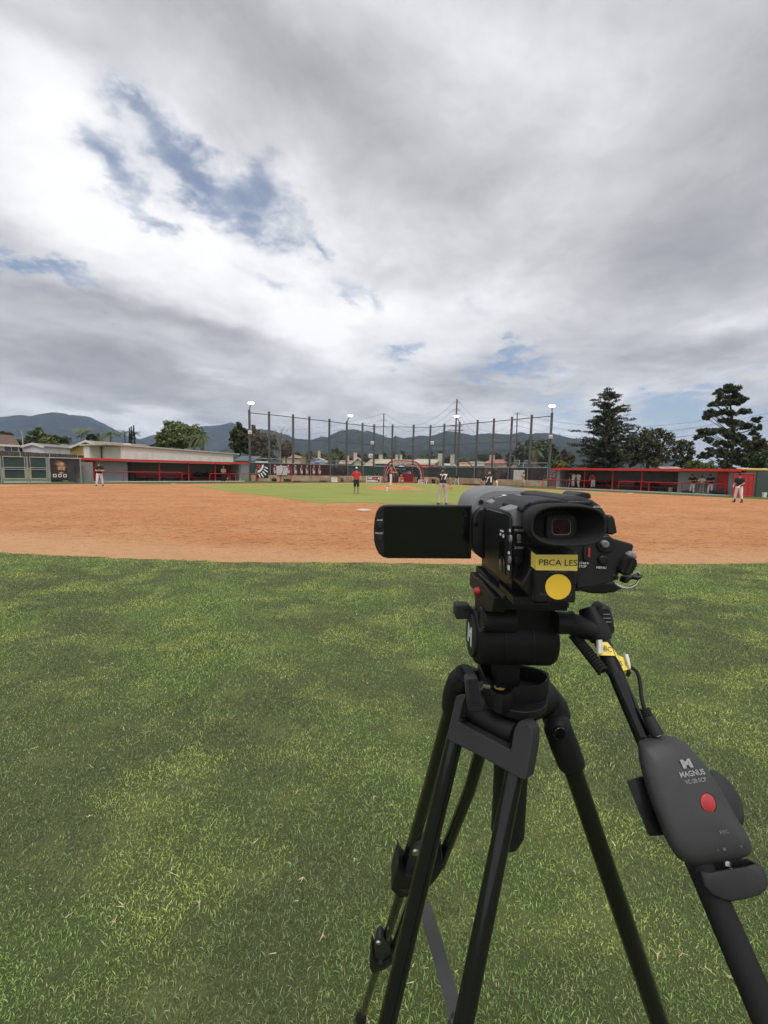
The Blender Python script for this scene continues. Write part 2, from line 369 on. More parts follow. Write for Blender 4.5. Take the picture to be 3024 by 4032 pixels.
def blade_mat():
    m = bpy.data.materials.new('turf_blades'); m.use_nodes = True; t, n_, l_, P = wnodes(m)
    P.inputs['Roughness'].default_value = .55; P.inputs['Specular IOR Level'].default_value = .25
    g = n_.new('ShaderNodeNewGeometry')
    def nz(s, d=4, st=None):
        z = n_.new('ShaderNodeTexNoise'); z.inputs['Scale'].default_value = s; z.inputs['Detail'].default_value = d
        mp = n_.new('ShaderNodeMapping'); mp.inputs['Scale'].default_value = st or (1, 1, 1); l_.new(g.outputs['Position'], mp.inputs[0]); l_.new(mp.outputs[0], z.inputs['Vector']); return z.outputs['Fac']
    def mr(a, lo, hi, o0=0., o1=1.):
        r = n_.new('ShaderNodeMapRange'); r.inputs[1].default_value = lo; r.inputs[2].default_value = hi; r.inputs[3].default_value = o0; r.inputs[4].default_value = o1; l_.new(a, r.inputs[0]); return r.outputs[0]
    def mixc(f, a, b_):
        x = n_.new('ShaderNodeMix'); x.data_type = 'RGBA'; l_.new(f, x.inputs[0])
        for i, c in ((6, a), (7, b_)):
            if isinstance(c, tuple): x.inputs[i].default_value = (*c, 1)
            else: l_.new(c, x.inputs[i])
        return x.outputs[2]
    c = mixc(mr(nz(.8, 5), .44, .57), TURF_A, TURF_B)
    c = mixc(mr(nz(1.6, 6, (1, 1.2, 1)), .50, .61, 0, .85), c, TURF_C)
    c = mixc(mr(nz(7, 3), .54, .68, 0, .55), c, TURF_D)
    dv = n_.new('ShaderNodeVectorMath'); dv.operation = 'DISTANCE'; l_.new(g.outputs['Position'], dv.inputs[0]); dv.inputs[1].default_value = (MC.x, MC.y, 0)
    ed = n_.new('ShaderNodeMath'); ed.operation = 'MULTIPLY'; l_.new(mr(dv.outputs['Value'], RD+1.3, RD, 0, 1), ed.inputs[0]); l_.new(mr(nz(1.7, 5, (.7, 1.6, 1)), .42, .60, 0, .9), ed.inputs[1])
    c = mixc(ed.outputs[0], c, (.50, .47, .20))                 # worn dry fringe along the clay
    c = mixc(mr(g.outputs['Random Per Island'], .80, 1.0, 0, .8), c, TURF_E)
    h = n_.new('ShaderNodeHueSaturation'); l_.new(c, h.inputs['Color'])
    rv = n_.new('ShaderNodeMath'); rv.operation = 'MULTIPLY'; rv.inputs[1].default_value = 7.31; l_.new(g.outputs['Random Per Island'], rv.inputs[0])
    fr = n_.new('ShaderNodeMath'); fr.operation = 'FRACT'; l_.new(rv.outputs[0], fr.inputs[0])
    l_.new(mr(fr.outputs[0], 0, 1, .40, 1.65), h.inputs['Value'])
    l_.new(h.outputs[0], P.inputs['Base Color'])
    tr = n_.new('ShaderNodeBsdfTranslucent'); l_.new(h.outputs[0], tr.inputs['Color'])
    ms = n_.new('ShaderNodeMixShader'); ms.inputs[0].default_value = .30; l_.new(P.outputs[0], ms.inputs[1]); l_.new(tr.outputs[0], ms.inputs[2]); l_.new(ms.outputs[0], n_['Material Output'].inputs[0])
    return m
TURF_A, TURF_B, TURF_C, TURF_D, TURF_E = (.200, .255, .118), (.300, .430, .125), (.47, .56, .165), (.180, .215, .115), (.48, .46, .25)
v, f = blades(880000)
tag(npmesh('turf', v, f, blade_mat()), 'short mown turf of the outfield around the tripod', kind='stuff')
# straw, dropped seed heads and clippings lying in the turf
mb = MB()
for i in range(900):
    y = math.sqrt(rnd.uniform(.8, 30)); x = rnd.uniform(-1, 1)*y
    if in_dirt(np.array([x]), np.array([y]))[0]: continue
    for k in range(rnd.choice((1, 1, 1, 4))):
        a = rnd.uniform(0, 6.28); ln = rnd.uniform(.008, .026); wd = rnd.uniform(.0008, .002); z = rnd.uniform(.018, .027)
        d = Vector((math.cos(a), math.sin(a), rnd.uniform(-.2, .3)))*ln; s_ = Vector((-math.sin(a), math.cos(a), 0))*wd; c = Vector((x, y, z))
        mb.add([c-s_, c+s_, c+d+s_*.3, c+d-s_*.3], [(0, 1, 2, 3)])
tag(mb.build('turf_straw', mat('straw', (.55, .45, .26), .8, .3, 40, island=.4), smooth=0, fix=False), 'pale dry clippings scattered over the turf', kind='stuff')
# loose clods on the clay
vv, ff, k = [], [], 0
tet = np.array([[0, 0, 1], [1, 0, 0], [-.5, .8, 0], [-.5, -.8, 0]])
for i in range(9000):
    a = rnd.uniform(0, 6.28); y = 6.5+16*rnd.random()**1.5; x = rnd.uniform(-1, 1)*y
    if (Vector((x, y, 0))-MC).length > 29 or (Vector((x, y, 0))-FC).length < 14.5: continue
    s = rnd.uniform(.004, .014)*(1 if rnd.random() < .93 else 1.6); ca, sa = math.cos(a), math.sin(a)
    p = tet*np.array([s*rnd.uniform(.8, 1.9), s, s*rnd.uniform(.5, 1)]); p = np.stack([p[:, 0]*ca-p[:, 1]*sa+x, p[:, 0]*sa+p[:, 1]*ca+y, p[:, 2]+.003], 1)
    vv.append(p); ff.append(np.array([[0, 1, 2], [0, 2, 3], [0, 3, 1]])+k); k += 4
tag(npmesh('clay_clods', np.concatenate(vv), np.concatenate(ff), mat('clod', (.42, .18, .085), .95, .25, 9, island=.25)), 'loose clods scattered over the clay', kind='stuff')
# ------------------------------------------------------------------ hills
K7 = 3024/1659
def hill(name, label, prof, Zr, front, back, seed, m, gul=.22, nu=220, z0=0):
    us = np.linspace(prof[0][0], prof[-1][0], nu); vs_ = np.interp(us, [p[0] for p in prof], [p[1] for p in prof])
    rows = 34; V = []
    for i, (u, v) in enumerate(zip(us, vs_)):
        top = at(u*K7, v*K7, Zr); zr = max(top.z + 6*mnoise.noise(Vector((u*.15, seed, 0))), 2)
        for j in range(rows):
            q = j/(rows-1)
            if q <= .72:
                k = q/.72; y = Zr-front*(1-k); hh = k**1.25
            else:
                k = (q-.72)/.28; y = Zr+back*k; hh = 1-k**1.3
            x = top.x*(1+ (y-Zr)/Zr*.55)
            g = mnoise.ridged_multi_fractal(Vector((x*.0016+seed, y*.0009, seed)), 1.0, 2.0, 5, 1.0, 2.0) if 0 < q < 1 else 1
            z = zr*hh*(1-gul*(1-min(1, g*.6))*math.sin(min(1, q/.72)*math.pi)**.8 if q < .72 else 1)
            V.append((x, y, z-.5 if j in (0, rows-1) else z+z0))
    F = [(i*rows+j, (i+1)*rows+j, (i+1)*rows+j+1, i*rows+j+1) for i in range(nu-1) for j in range(rows-1)]
    return tag(npmesh(name, V, F, m, smooth=True), label, kind='structure')
HM = ground_mat('chaparral', [(.026, .040, .030), ((.050, .060, .036), .006, .42, .62, .8, None), ((.14, .115, .075), .010, .53, .66, .7, None), ((.026, .036, .02), .03, .45, .6, .6, None)], bump=[(.012, 60, None), (.05, 16, None)])
hill('hill', 'dark blue mountain behind the gates and palms', [(-420, 960), (-250, 915), (-120, 905), (0, 899), (40, 894), (62, 897), (110, 888), (138, 891), (160, 900), (205, 914), (240, 931), (290, 947), (340, 966), (430, 985), (520, 1005)], 4300, 1900, 1500, 3.1, HM, .10)
hill('hill', 'faint farther mountain shoulder half lost in cloud', [(100, 930), (150, 894), (190, 898), (225, 915), (262, 935), (300, 948), (330, 938), (370, 948), (429, 920), (474, 917), (498, 911), (520, 919), (560, 940), (610, 955), (700, 985)], 5200, 1500, 1200, 8.7, HM, .12)
hill('hill', 'long ridge of brushy mountains behind the backstop', [(500, 960), (560, 924), (594, 930), (619, 938), (639, 946), (672, 949), (696, 941), (707, 944), (718, 936), (730, 929), (757, 925), (776, 927), (784, 931), (794, 928), (813, 934), (846, 946), (855, 941), (873, 945), (913, 939), (932, 940), (950, 934), (964, 929), (986, 931), (1004, 934), (1022, 939), (1040, 935), (1069, 934), (1102, 937), (1130, 931), (1144, 936), (1170, 933), (1197, 935), (1215, 940), (1240, 945), (1300, 962), (1400, 985), (1500, 1000), (1640, 1015)], 3000, 1700, 1500, 5.3, HM, .34, 300)
hill('hill', 'low foothills in front of the brushy ridge', [(560, 1000), (620, 985), (700, 978), (780, 974), (850, 980), (930, 970), (1000, 976), (1100, 968), (1180, 960), (1230, 965), (1300, 980), (1400, 1000), (1500, 1012)], 1700, 700, 500, 2.2, HM, .30, 160)

# ------------------------------------------------------------------ trees
LEAFM = {}
def leafm(key, col):
    m = mat('leaf_'+key, col, .6, .35, .9, island=.35, spec=.3); return m
BARK = mat('bark', (.12, .085, .06), .9, .3, 6, bump=.6, bscale=25)
def leafquads(cen, spread, per, size, flat=1.0, up=0.0):
    cen = np.asarray(cen, float); spread = np.asarray(spread, float).reshape(len(cen), -1)
    if spread.shape[1] == 1: spread = np.repeat(spread, 3, 1)
    n = len(cen)*per; c = np.repeat(cen, per, 0); sp = np.repeat(spread, per, 0)
    d = rng.normal(size=(n, 3)); d /= np.linalg.norm(d, axis=1, keepdims=True); d *= rng.uniform(.25, 1.0, (n, 1))**.5
    p = c+d*sp
    a = rng.normal(size=(n, 3)); a[:, 2] *= flat; a /= np.linalg.norm(a, axis=1, keepdims=True)
    b_ = rng.normal(size=(n, 3)); b_[:, 2] *= flat; b_ -= a*(a*b_).sum(1, keepdims=True); b_ /= np.linalg.norm(b_, axis=1, keepdims=True)
    s = size*rng.uniform(.5, 1.3, (n, 1)); a *= s; b_ *= s*.5
    v = np.stack([p-a, p-a*.2-b_, p+a, p-a*.2+b_], 1).reshape(-1, 3)
    return v, np.arange(n*4).reshape(n, 4)
def limbs(mb, base, zs, cens, r0, k=9):
    tip = Vector((base.x, base.y, zs)); mb.tube([base, base.lerp(tip, .5)+Vector((rnd.uniform(-.1, .1), 0, 0)), tip], [r0, r0*.8, r0*.6], 8)
    for c in rnd.sample(list(map(Vector, cens)), min(k, len(cens))):
        s_ = base.lerp(tip, rnd.uniform(.55, 1)); mid = s_.lerp(c, .5)+Vector((rnd.uniform(-.3, .3), rnd.uniform(-.3, .3), .3))
        mb.tube([s_, mid, c], [r0*.42, r0*.26, r0*.08], 6)
def tree(label, base, h, rx, rz, key, col, nc=60, per=60, size=.35, ry=None, group=None, r0=.22, hollow=.35, name='tree', low=0.0):
    """broadleaf: trunk, limbs and a crown of leaf clumps; crown is rx wide, its centre h-rz above the base"""
    base = Vector(base); ry = ry or rx; o = empty(name, base, label, 'tree', group); cen = []; zc_ = base.z+h-rz
    while len(cen) < nc:
        d = Vector([rnd.gauss(0, 1) for _ in range(3)]).normalized()*(rnd.uniform(hollow, 1)**.6)
        k = 1+.28*mnoise.noise(Vector((d.x*2+base.x, d.y*2+base.y, d.z*2)))
        if d.z < -.75+low: continue
        cen.append((base.x+d.x*rx*k*.88, base.y+d.y*ry*k*.88, zc_+d.z*rz*k*.92))
    sp = [rx*rnd.uniform(.13, .26) for _ in cen]
    v, f = leafquads(cen, [[s, s, s*.75] for s in sp], per, size)
    npmesh('crown', v, f, leafm(key, col), o)
    mb = MB(); limbs(mb, base, zc_-rz*.3, cen, r0); mb.build('trunk', BARK, o)
    return o
def px_tree(n, x, y0, y1, w_, Y, label, key, col, zb=0.0, **k):
    """a tree whose crown spans y0..y1 and width w_ in a crop, standing Y metres away"""
    a = cp(n, x, y0, Y); s = Y/FPX/CROP[n][2]; bz = cp(n, x, y1, Y).z
    H = a.z-zb; rz = (a.z-max(bz, zb+.4))/2
    return tree(label, (a.x, Y, zb), H, w_*s/2, max(rz, .5), key, col, **k)
DKG, MDG, OLV, BRN, YGR, GRY = (.075, .098, .042), (.125, .165, .055), (.155, .180, .072), (.145, .120, .080), (.17, .20, .065), (.13, .135, .095)
px_tree(1, 40, 395, 640, 160, 75, 'bushy tree rising behind the brown-roofed house', 'mdg', MDG, nc=40)
px_tree(1, 215, 520, 680, 190, 68, 'low dark bush between the brown-roofed house and the pale shed', 'dkg', DKG, nc=30)
px_tree(1, 455, 375, 640, 190, 82, 'tall dense tree behind the pale shed', 'mdg', MDG, nc=60)
px_tree(1, 345, 490, 660, 190, 80, 'rounded tree just behind the shed roof, beside the street lamp', 'dkg', DKG, nc=40)
px_tree(1, 575, 470, 660, 190, 78, 'yellow-green tree between the shed and the yellow house', 'olv', OLV, nc=50)
px_tree(1, 690, 450, 640, 170, 86, 'dark tree beside the drooping palm', 'dkg', DKG, nc=40)
px_tree(1, 1090, 445, 580, 130, 95, 'loose green tree behind the yellow gable', 'mdg', MDG, nc=30)
px_tree(1, 1255, 635, 740, 130, 50, 'clipped round bush in front of the yellow house', 'dkg', DKG, nc=40, zb=1.2, size=.15, r0=.06)
px_tree(2, 640, 300, 660, 560, 92, 'broad rounded tree above the beige building roof', 'olvd', (.135, .165, .062), nc=150, per=55, hollow=.3, size=.30)
px_tree(2, 440, 400, 640, 200, 90, 'lower rounded tree joined to the broad tree over the beige roof', 'olvd', (.135, .165, .062), nc=50)
px_tree(2, 1335, 310, 760, 250, 88, 'dense dark tree behind the end of the long dugout', 'dkg2', (.075, .088, .042), nc=110, hollow=.2)
px_tree(3, 150, 345, 780, 260, 92, 'brownish tree behind the outermost floodlight pole', 'brn', BRN, nc=90)
px_tree(3, 330, 400, 800, 240, 94, 'thin brown tree with bare twigs behind the striped banner', 'brn', BRN, nc=60, per=35)
px_tree(3, 530, 510, 760, 170, 98, 'rusty brown bush beside the orange-roofed house', 'brn', BRN, nc=50)
def bare(n, x, y0, y1, Y, label):
    b_ = cp(n, x, y1, Y); t_ = cp(n, x, y0, Y); o = empty('bare_tree', (b_.x, Y, 0), label, 'tree'); mb = MB(); base = Vector((b_.x, Y, 0))
    mb.tube([base, Vector((b_.x+.2, Y, t_.z*.5)), Vector((b_.x+.5, Y, t_.z*.8))], [.22, .16, .08], 7); mb.build('trunk', mat('grey_bark', (.20, .17, .14), .9), o)
    mb = MB()
    for i in range(26):
        z = t_.z*rnd.uniform(.45, .82); s_ = Vector((b_.x+.5*z/t_.z, Y, z)); a = rnd.uniform(0, 6.28); l = rnd.uniform(.7, 2.0)
        e_ = s_+Vector((math.cos(a)*l, math.sin(a)*l, rnd.uniform(.5, 2.0))); e_.z = min(e_.z, t_.z); mb.tube([s_, s_.lerp(e_, .5)+Vector((0, 0, -.15)), e_], [.05, .035, .015], 5)
        for q in range(3):
            f_ = e_+Vector((rnd.uniform(-.5, .5), rnd.uniform(-.5, .5), rnd.uniform(.1, .5))); mb.tube([s_.lerp(e_, .7), f_], [.02, .01], 4)
    mb.build('branches', MATS['grey_bark'], o)
bare(3, 455, 330, 740, 90, 'leafless grey tree standing among the brown trees')
FARC = [('mdg', MDG), ('dkg', DKG), ('olv', OLV), ('gry', (.075, .085, .055)), ('ygr', YGR)]
WHERE = {3: 'left of the batting cage', 4: 'behind the backstop poles', 5: 'below the hills by the utility pole'}
for n, x, y0, y1, w_, Y, ki, sz in ((3, 660, 655, 760, 110, 150, 1, .4), (3, 800, 650, 770, 90, 170, 1, .4), (3, 910, 660, 780, 120, 160, 0, .4), (3, 1000, 690, 780, 90, 150, 2, .4), (3, 1115, 620, 780, 110, 170, 1, .5), (3, 1100, 690, 790, 130, 140, 2, .4),
                                    (3, 1200, 650, 790, 90, 180, 1, .5), (3, 1270, 690, 790, 110, 150, 2, .4), (3, 1380, 690, 800, 100, 200, 3, .5), (3, 740, 700, 790, 90, 145, 2, .4), (3, 1480, 680, 790, 110, 210, 3, .5),
                                    (4, 30, 700, 780, 100, 220, 0, .5), (4, 110, 690, 780, 90, 210, 2, .5), (4, 260, 690, 760, 90, 230, 1, .5), (4, 345, 650, 770, 50, 210, 1, .5), (4, 400, 720, 770, 100, 180, 4, .4), (4, 470, 660, 760, 60, 230, 1, .5), (4, 555, 640, 760, 80, 220, 1, .5), (4, 640, 700, 770, 90, 250, 3, .5),
                                    (4, 810, 700, 770, 100, 200, 0, .5), (4, 900, 670, 770, 120, 230, 3, .5), (4, 1010, 640, 770, 60, 220, 1, .5), (4, 1090, 730, 790, 90, 210, 3, .5), (4, 1135, 705, 800, 90, 200, 3, .5), (4, 950, 760, 800, 80, 160, 4, .4), (4, 1280, 750, 800, 110, 230, 0, .5), (4, 1350, 770, 850, 60, 130, 4, .35),
                                    (4, 1400, 730, 790, 120, 240, 0, .5), (4, 1500, 680, 770, 130, 260, 1, .6), (4, 1600, 690, 770, 130, 270, 1, .6), (5, 60, 685, 770, 130, 260, 1, .6), (5, 190, 660, 790, 90, 240, 3, .6), (5, 250, 770, 810, 80, 200, 4, .5)):
    px_tree(n, x, y0, y1, w_, Y, 'small distant '+('slim ' if w_ < 75 else 'wide ' if w_ > 115 else '')+('green', 'dark', 'olive', 'greyish', 'yellow-green')[ki]+' tree '+WHERE[n], FARC[ki][0], FARC[ki][1], nc=26, per=26, size=sz*1.5, group='distant trees '+WHERE[n], r0=.25, low=-.1)
px_tree(5, 340, 640, 850, 130, 120, 'dark tree behind the pole with a crossarm, beside the bleachers', 'dkg2', (.075, .088, .042), nc=50, size=.4)
px_tree(5, 450, 540, 850, 150, 125, 'dark bushy tree beside the short thick palm', 'dkg2', (.075, .088, .042), nc=60, size=.4)
px_tree(5, 560, 455, 800, 110, 135, 'narrow dark evergreen behind the short thick palm', 'dkg', DKG, nc=60, size=.4)
px_tree(5, 720, 500, 860, 280, 118, 'wide dark tree behind the outermost pole above the bleachers', 'dkg2', (.075, .088, .042), nc=120, size=.4)
px_tree(5, 850, 560, 860, 140, 122, 'dark tree leaning against the wide dark tree', 'dkg', DKG, nc=50, size=.4)
px_tree(5, 980, 640, 870, 230, 105, 'dry brownish shrubs left of the big conifer', 'gry2', (.105, .09, .06), nc=70, per=40)
px_tree(5, 920, 765, 880, 220, 66, 'bright green hedge bush behind the dugout roof', 'ygr2', (.11, .15, .045), nc=60, size=.2)
px_tree('p', 330, 575, 1080, 520, 86, 'dark olive tree with a flat crown beside the big conifer', 'olk', (.085, .082, .050), nc=170, per=36, size=.30, hollow=.25, r0=.4)
px_tree('p', 120, 640, 1080, 260, 88, 'dark tree filling the gap beside the big conifer', 'olk', (.085, .082, .050), nc=80, per=36, size=.30)
px_tree('p', 690, 720, 1090, 270, 92, 'smaller loose tree between the flat-crowned tree and the pine', 'olk', (.085, .082, .050), nc=80, per=34, size=.30)
px_tree('p', 900, 970, 1100, 330, 60, 'low leafy hedge behind the dugout below the pine', 'mdg', MDG, nc=60, size=.2)
px_tree('p', 1560, 640, 1090, 330, 70, 'brown-tinged tree behind the green wall', 'brg', (.085, .085, .045), nc=110, size=.28)
px_tree('p', 1560, 860, 1090, 260, 62, 'bright leafy shrub above the green wall', 'mdg2', (.060, .090, .030), nc=70, size=.22)

def conifer_clumps():
    Y = 72.0; t = cp('p', 1205, 80, Y); b_ = cp('p', 1225, 1090, Y); o = empty('pine_tree', (b_.x, Y, 0), 'tall layered pine tree behind the end of the dugout, beside the green wall', 'tree')
    L_ = [(1205, 115, 50, 36), (1150, 170, 62, 44), (1262, 160, 75, 50), (1130, 245, 60, 44), (1240, 235, 80, 50), (1350, 255, 62, 44), (1060, 330, 70, 40), (1180, 325, 88, 44), (1300, 310, 80, 40), (985, 425, 66, 40), (955, 485, 42, 34), (1095, 415, 80, 44), (1240, 420, 100, 36), (1405, 410, 66, 34), (1150, 505, 85, 44),
          (1300, 545, 100, 44), (1430, 570, 85, 50), (1530, 510, 52, 44), (1552, 575, 38, 44), (1480, 650, 55, 34), (895, 640, 72, 40), (880, 705, 52, 42), (990, 640, 80, 50), (1080, 640, 90, 60), (980, 735, 62, 40), (1200, 640, 90, 50), (1270, 680, 80, 50), (1120, 760, 90, 52), (1250, 780, 100, 60), (1340, 730, 55, 50),
          (1060, 850, 88, 52), (925, 910, 70, 48), (1000, 900, 80, 52), (1130, 900, 80, 52), (1260, 880, 105, 60), (1350, 920, 70, 60), (1150, 1000, 72, 50), (1260, 985, 100, 60), (1200, 1060, 90, 50)]
    s = Y/FPX/CROP['p'][2]; cen, sp, mb = [], [], MB(); trunk = [Vector((b_.x, Y, 0)), Vector((b_.x, Y, t.z*.5)), Vector((t.x, Y, t.z-.2))]
    mb.tube(trunk, [.38, .26, .05], 9)
    for x, y, rx, ry in L_:
        q = cp('p', x, y, Y); dx = abs(q.x-b_.x)
        for rep in range(3 if dx < 2.0 else 2):
            dy = rnd.uniform(-1, 1)*max(1.0, .8*dx) if rep else rnd.uniform(-.4, .4)
            c = Vector((q.x*(1+dy/Y) + (rnd.uniform(-.5, .5) if rep else 0), Y+dy, q.z+rnd.uniform(-.15, .15)))
            for k in range(5):
                cen.append(c+Vector((rnd.uniform(-.6, .6)*rx*s, rnd.uniform(-.5, .5)*rx*s, rnd.uniform(-.5, .5)*ry*s))); sp.append([rx*s*.42, rx*s*.42, ry*s*.42])
            st = Vector((b_.x+(t.x-b_.x)*c.z/t.z, Y, max(.5, c.z-.35*dx-.2))); mb.tube([st, st.lerp(c, .5)-Vector((0, 0, .1)), c], [.09, .06, .03], 6)
    v, f = leafquads(cen, sp, 56, .19); npmesh('crown', v, f, leafm('pine', (.055, .066, .032)), o); mb.build('trunk', BARK, o)
conifer_clumps()
def cedar():
    Y = 75.0; t = cp('q', 830, 195, Y); b_ = cp('q', 830, 1370, Y); s = Y/FPX/CROP['q'][2]; o = empty('cedar_tree', (b_.x, Y, 0), 'big open conical conifer with sparse level branches behind the red dugout roof', 'tree')
    mb = MB(); mb.tube([Vector((b_.x, Y, 0)), Vector((b_.x, Y, t.z*.5)), Vector((t.x, Y, t.z))], [.42, .26, .03], 9)
    ys = [195, 260, 350, 450, 560, 700, 850, 1000, 1150, 1350]; wl = [10, 90, 235, 210, 345, 375, 490, 505, 480, 440]; wr = [10, 90, 200, 310, 330, 470, 430, 430, 400, 360]
    cen, sp = [], []
    for i in range(205):
        q = rnd.random()**.8; yy = 200+1150*q; a = rnd.uniform(0, 2*math.pi); W = (np.interp(yy, ys, wl) if math.cos(a) < 0 else np.interp(yy, ys, wr))*s
        ln = W*rnd.uniform(.55, 1.05); z = cp('q', 830, yy, Y).z
        st = Vector((b_.x, Y, z-.30*ln)); en = Vector((b_.x+math.cos(a)*ln, Y+math.sin(a)*ln, z+rnd.uniform(-.1, .35))); md = st.lerp(en, .55)+Vector((0, 0, .12*ln))
        mb.tube([st, md, en], [.05+.01*ln, .035, .012], 5)
        for k in range(int(4+ln*2.6)):
            u = rnd.uniform(.25, 1.0); p = st.lerp(md, u/.55) if u < .55 else md.lerp(en, (u-.55)/.45)
            cen.append(p+Vector((rnd.uniform(-.3, .3), rnd.uniform(-.3, .3), rnd.uniform(0, .12)))); sp.append([.42, .42, .20])
    v, f = leafquads(cen, sp, 12, .165, flat=.8); npmesh('crown', v, f, leafm('cedar', (.062, .072, .044)), o); mb.build('trunk', BARK, o)
cedar()
def cypress(x, y0, w_, lab):
    Y = 96; t = cp(1, x, y0, Y); s = Y/FPX/3.0164; o = empty('cypress_tree', (t.x, Y, 0), lab, 'tree', 'slim cypresses above the beige building'); cen, sp = [], []
    for i in range(70):
        q = rnd.random(); r = w_*s/2*math.sin(min(1, (1-q)*1.6)*math.pi/2); a = rnd.uniform(0, 6.28); cen.append((t.x+math.cos(a)*r*.7, Y+math.sin(a)*r*.7, q*t.z)); sp.append([r*.45+.05, r*.45+.05, .5])
    v, f = leafquads(cen, sp, 40, .16); npmesh('crown', v, f, leafm('cyp', (.045, .062, .034)), o)
    MB().tube([(t.x, Y, 0), (t.x, Y, t.z*.9)], [.12, .03], 6).build('trunk', BARK, o)
for a in ((1538, 390, 28), (1560, 378, 30), (1587, 362, 34)): cypress(*a, 'slim dark cypress in the trio above the beige building')
def palm(n, x, ytop, ycrown, Y, label, fr=24, ln=2.2, droop=1.0, rt=.14, group=None, kind='feather', key='palm', col=(.12, .15, .06), face=None):
    c = cp(n, x, ycrown, Y); o = empty('palm_tree', (c.x, Y, 0), label, 'tree', group); mb = MB()
    mb.tube([(c.x, Y, 0), (c.x, Y, c.z*.6), (c.x, Y, c.z)], [rt*1.3, rt, rt*.9], 9); mb.build('trunk', mat('palm_bark', (.17, .13, .095), .9, .3, 5, bump=.5, bscale=12, stretch=(1, 1, 4)), o)
    V, F = [], []
    for i in range(fr):
        a = 2.399*i if face is None else face+rnd.uniform(-1.2, 1.2); el = rnd.uniform(-.1, 1.35); l = ln*rnd.uniform(.8, 1.1); d = Vector((math.cos(a), math.sin(a), 0)); sd_ = Vector((-math.sin(a), math.cos(a), 0)); pts = []
        for k in range(9):
            q = k/8; pts.append(Vector((c.x, Y, c.z))+d*(l*q*math.cos(el*(1-q*.7)))+Vector((0, 0, l*(math.sin(el)*q-droop*.75*q*q*(.7+.3*math.cos(el))))))
        for k in range(8):
            p, q_ = pts[k], pts[k+1]; wd = l*(.22 if kind == 'feather' else .12+.2*k/8)*math.sin((k+.8)/9*math.pi)
            for sg in (-1, 1):
                for h in (0, .5):
                    b0 = p.lerp(q_, h); b1 = p.lerp(q_, h+.38); tp = b0.lerp(b1, .9)+sd_*(sg*wd)+(q_-p)*.9+Vector((0, 0, -wd*.35)); j = len(V); V += [b0, b1, tp, tp]; F.append((j, j+1, j+2, j+3))
    F3 = [(a, b_, c_) for a, b_, c_, _ in F]
    npmesh('fronds', [tuple(p) for p in V], F3, leafm(key, col), o)
palm(1, 960, 340, 455, 92, 'tall wind-bent palm above the yellow house', 26, 2.6, .35, .13, face=1.9)
palm(1, 815, 440, 500, 88, 'palm with a single drooping plume over the dark tree', 18, 2.3, 1.5, .12, face=math.pi)
palm(1, 1312, 395, 445, 94, 'palm with spreading arched fronds behind the beige roof', 26, 2.4, 1.0, .13)
palm(1, 1175, 440, 480, 100, 'smaller pale palm behind the yellow gable roof', 22, 2.2, 1.1, .13, col=(.11, .13, .05), key='palm2')
palm(1, 1482, 400, 450, 98, 'fan palm with a round head beside the cypress trio', 30, 1.5, .5, .12, kind='fan')
palm(1, 1600, 410, 460, 104, 'fan palm half hidden behind the cypress trio', 26, 1.5, .5, .12, kind='fan')
palm(2, 885, 380, 480, 84, 'drooping palm with a shaggy skirt at the edge of the broad tree', 30, 2.0, 1.6, .25)
palm(2, 800, 400, 500, 85, 'palm with hanging fronds in front of the broad tree', 30, 2.2, 1.6, .2)
palm(5, 622, 540, 640, 100, 'short palm with a thick shaggy trunk behind the bleachers', 40, 2.6, .9, .75, kind='fan', col=(.10, .12, .05), key='palm3')

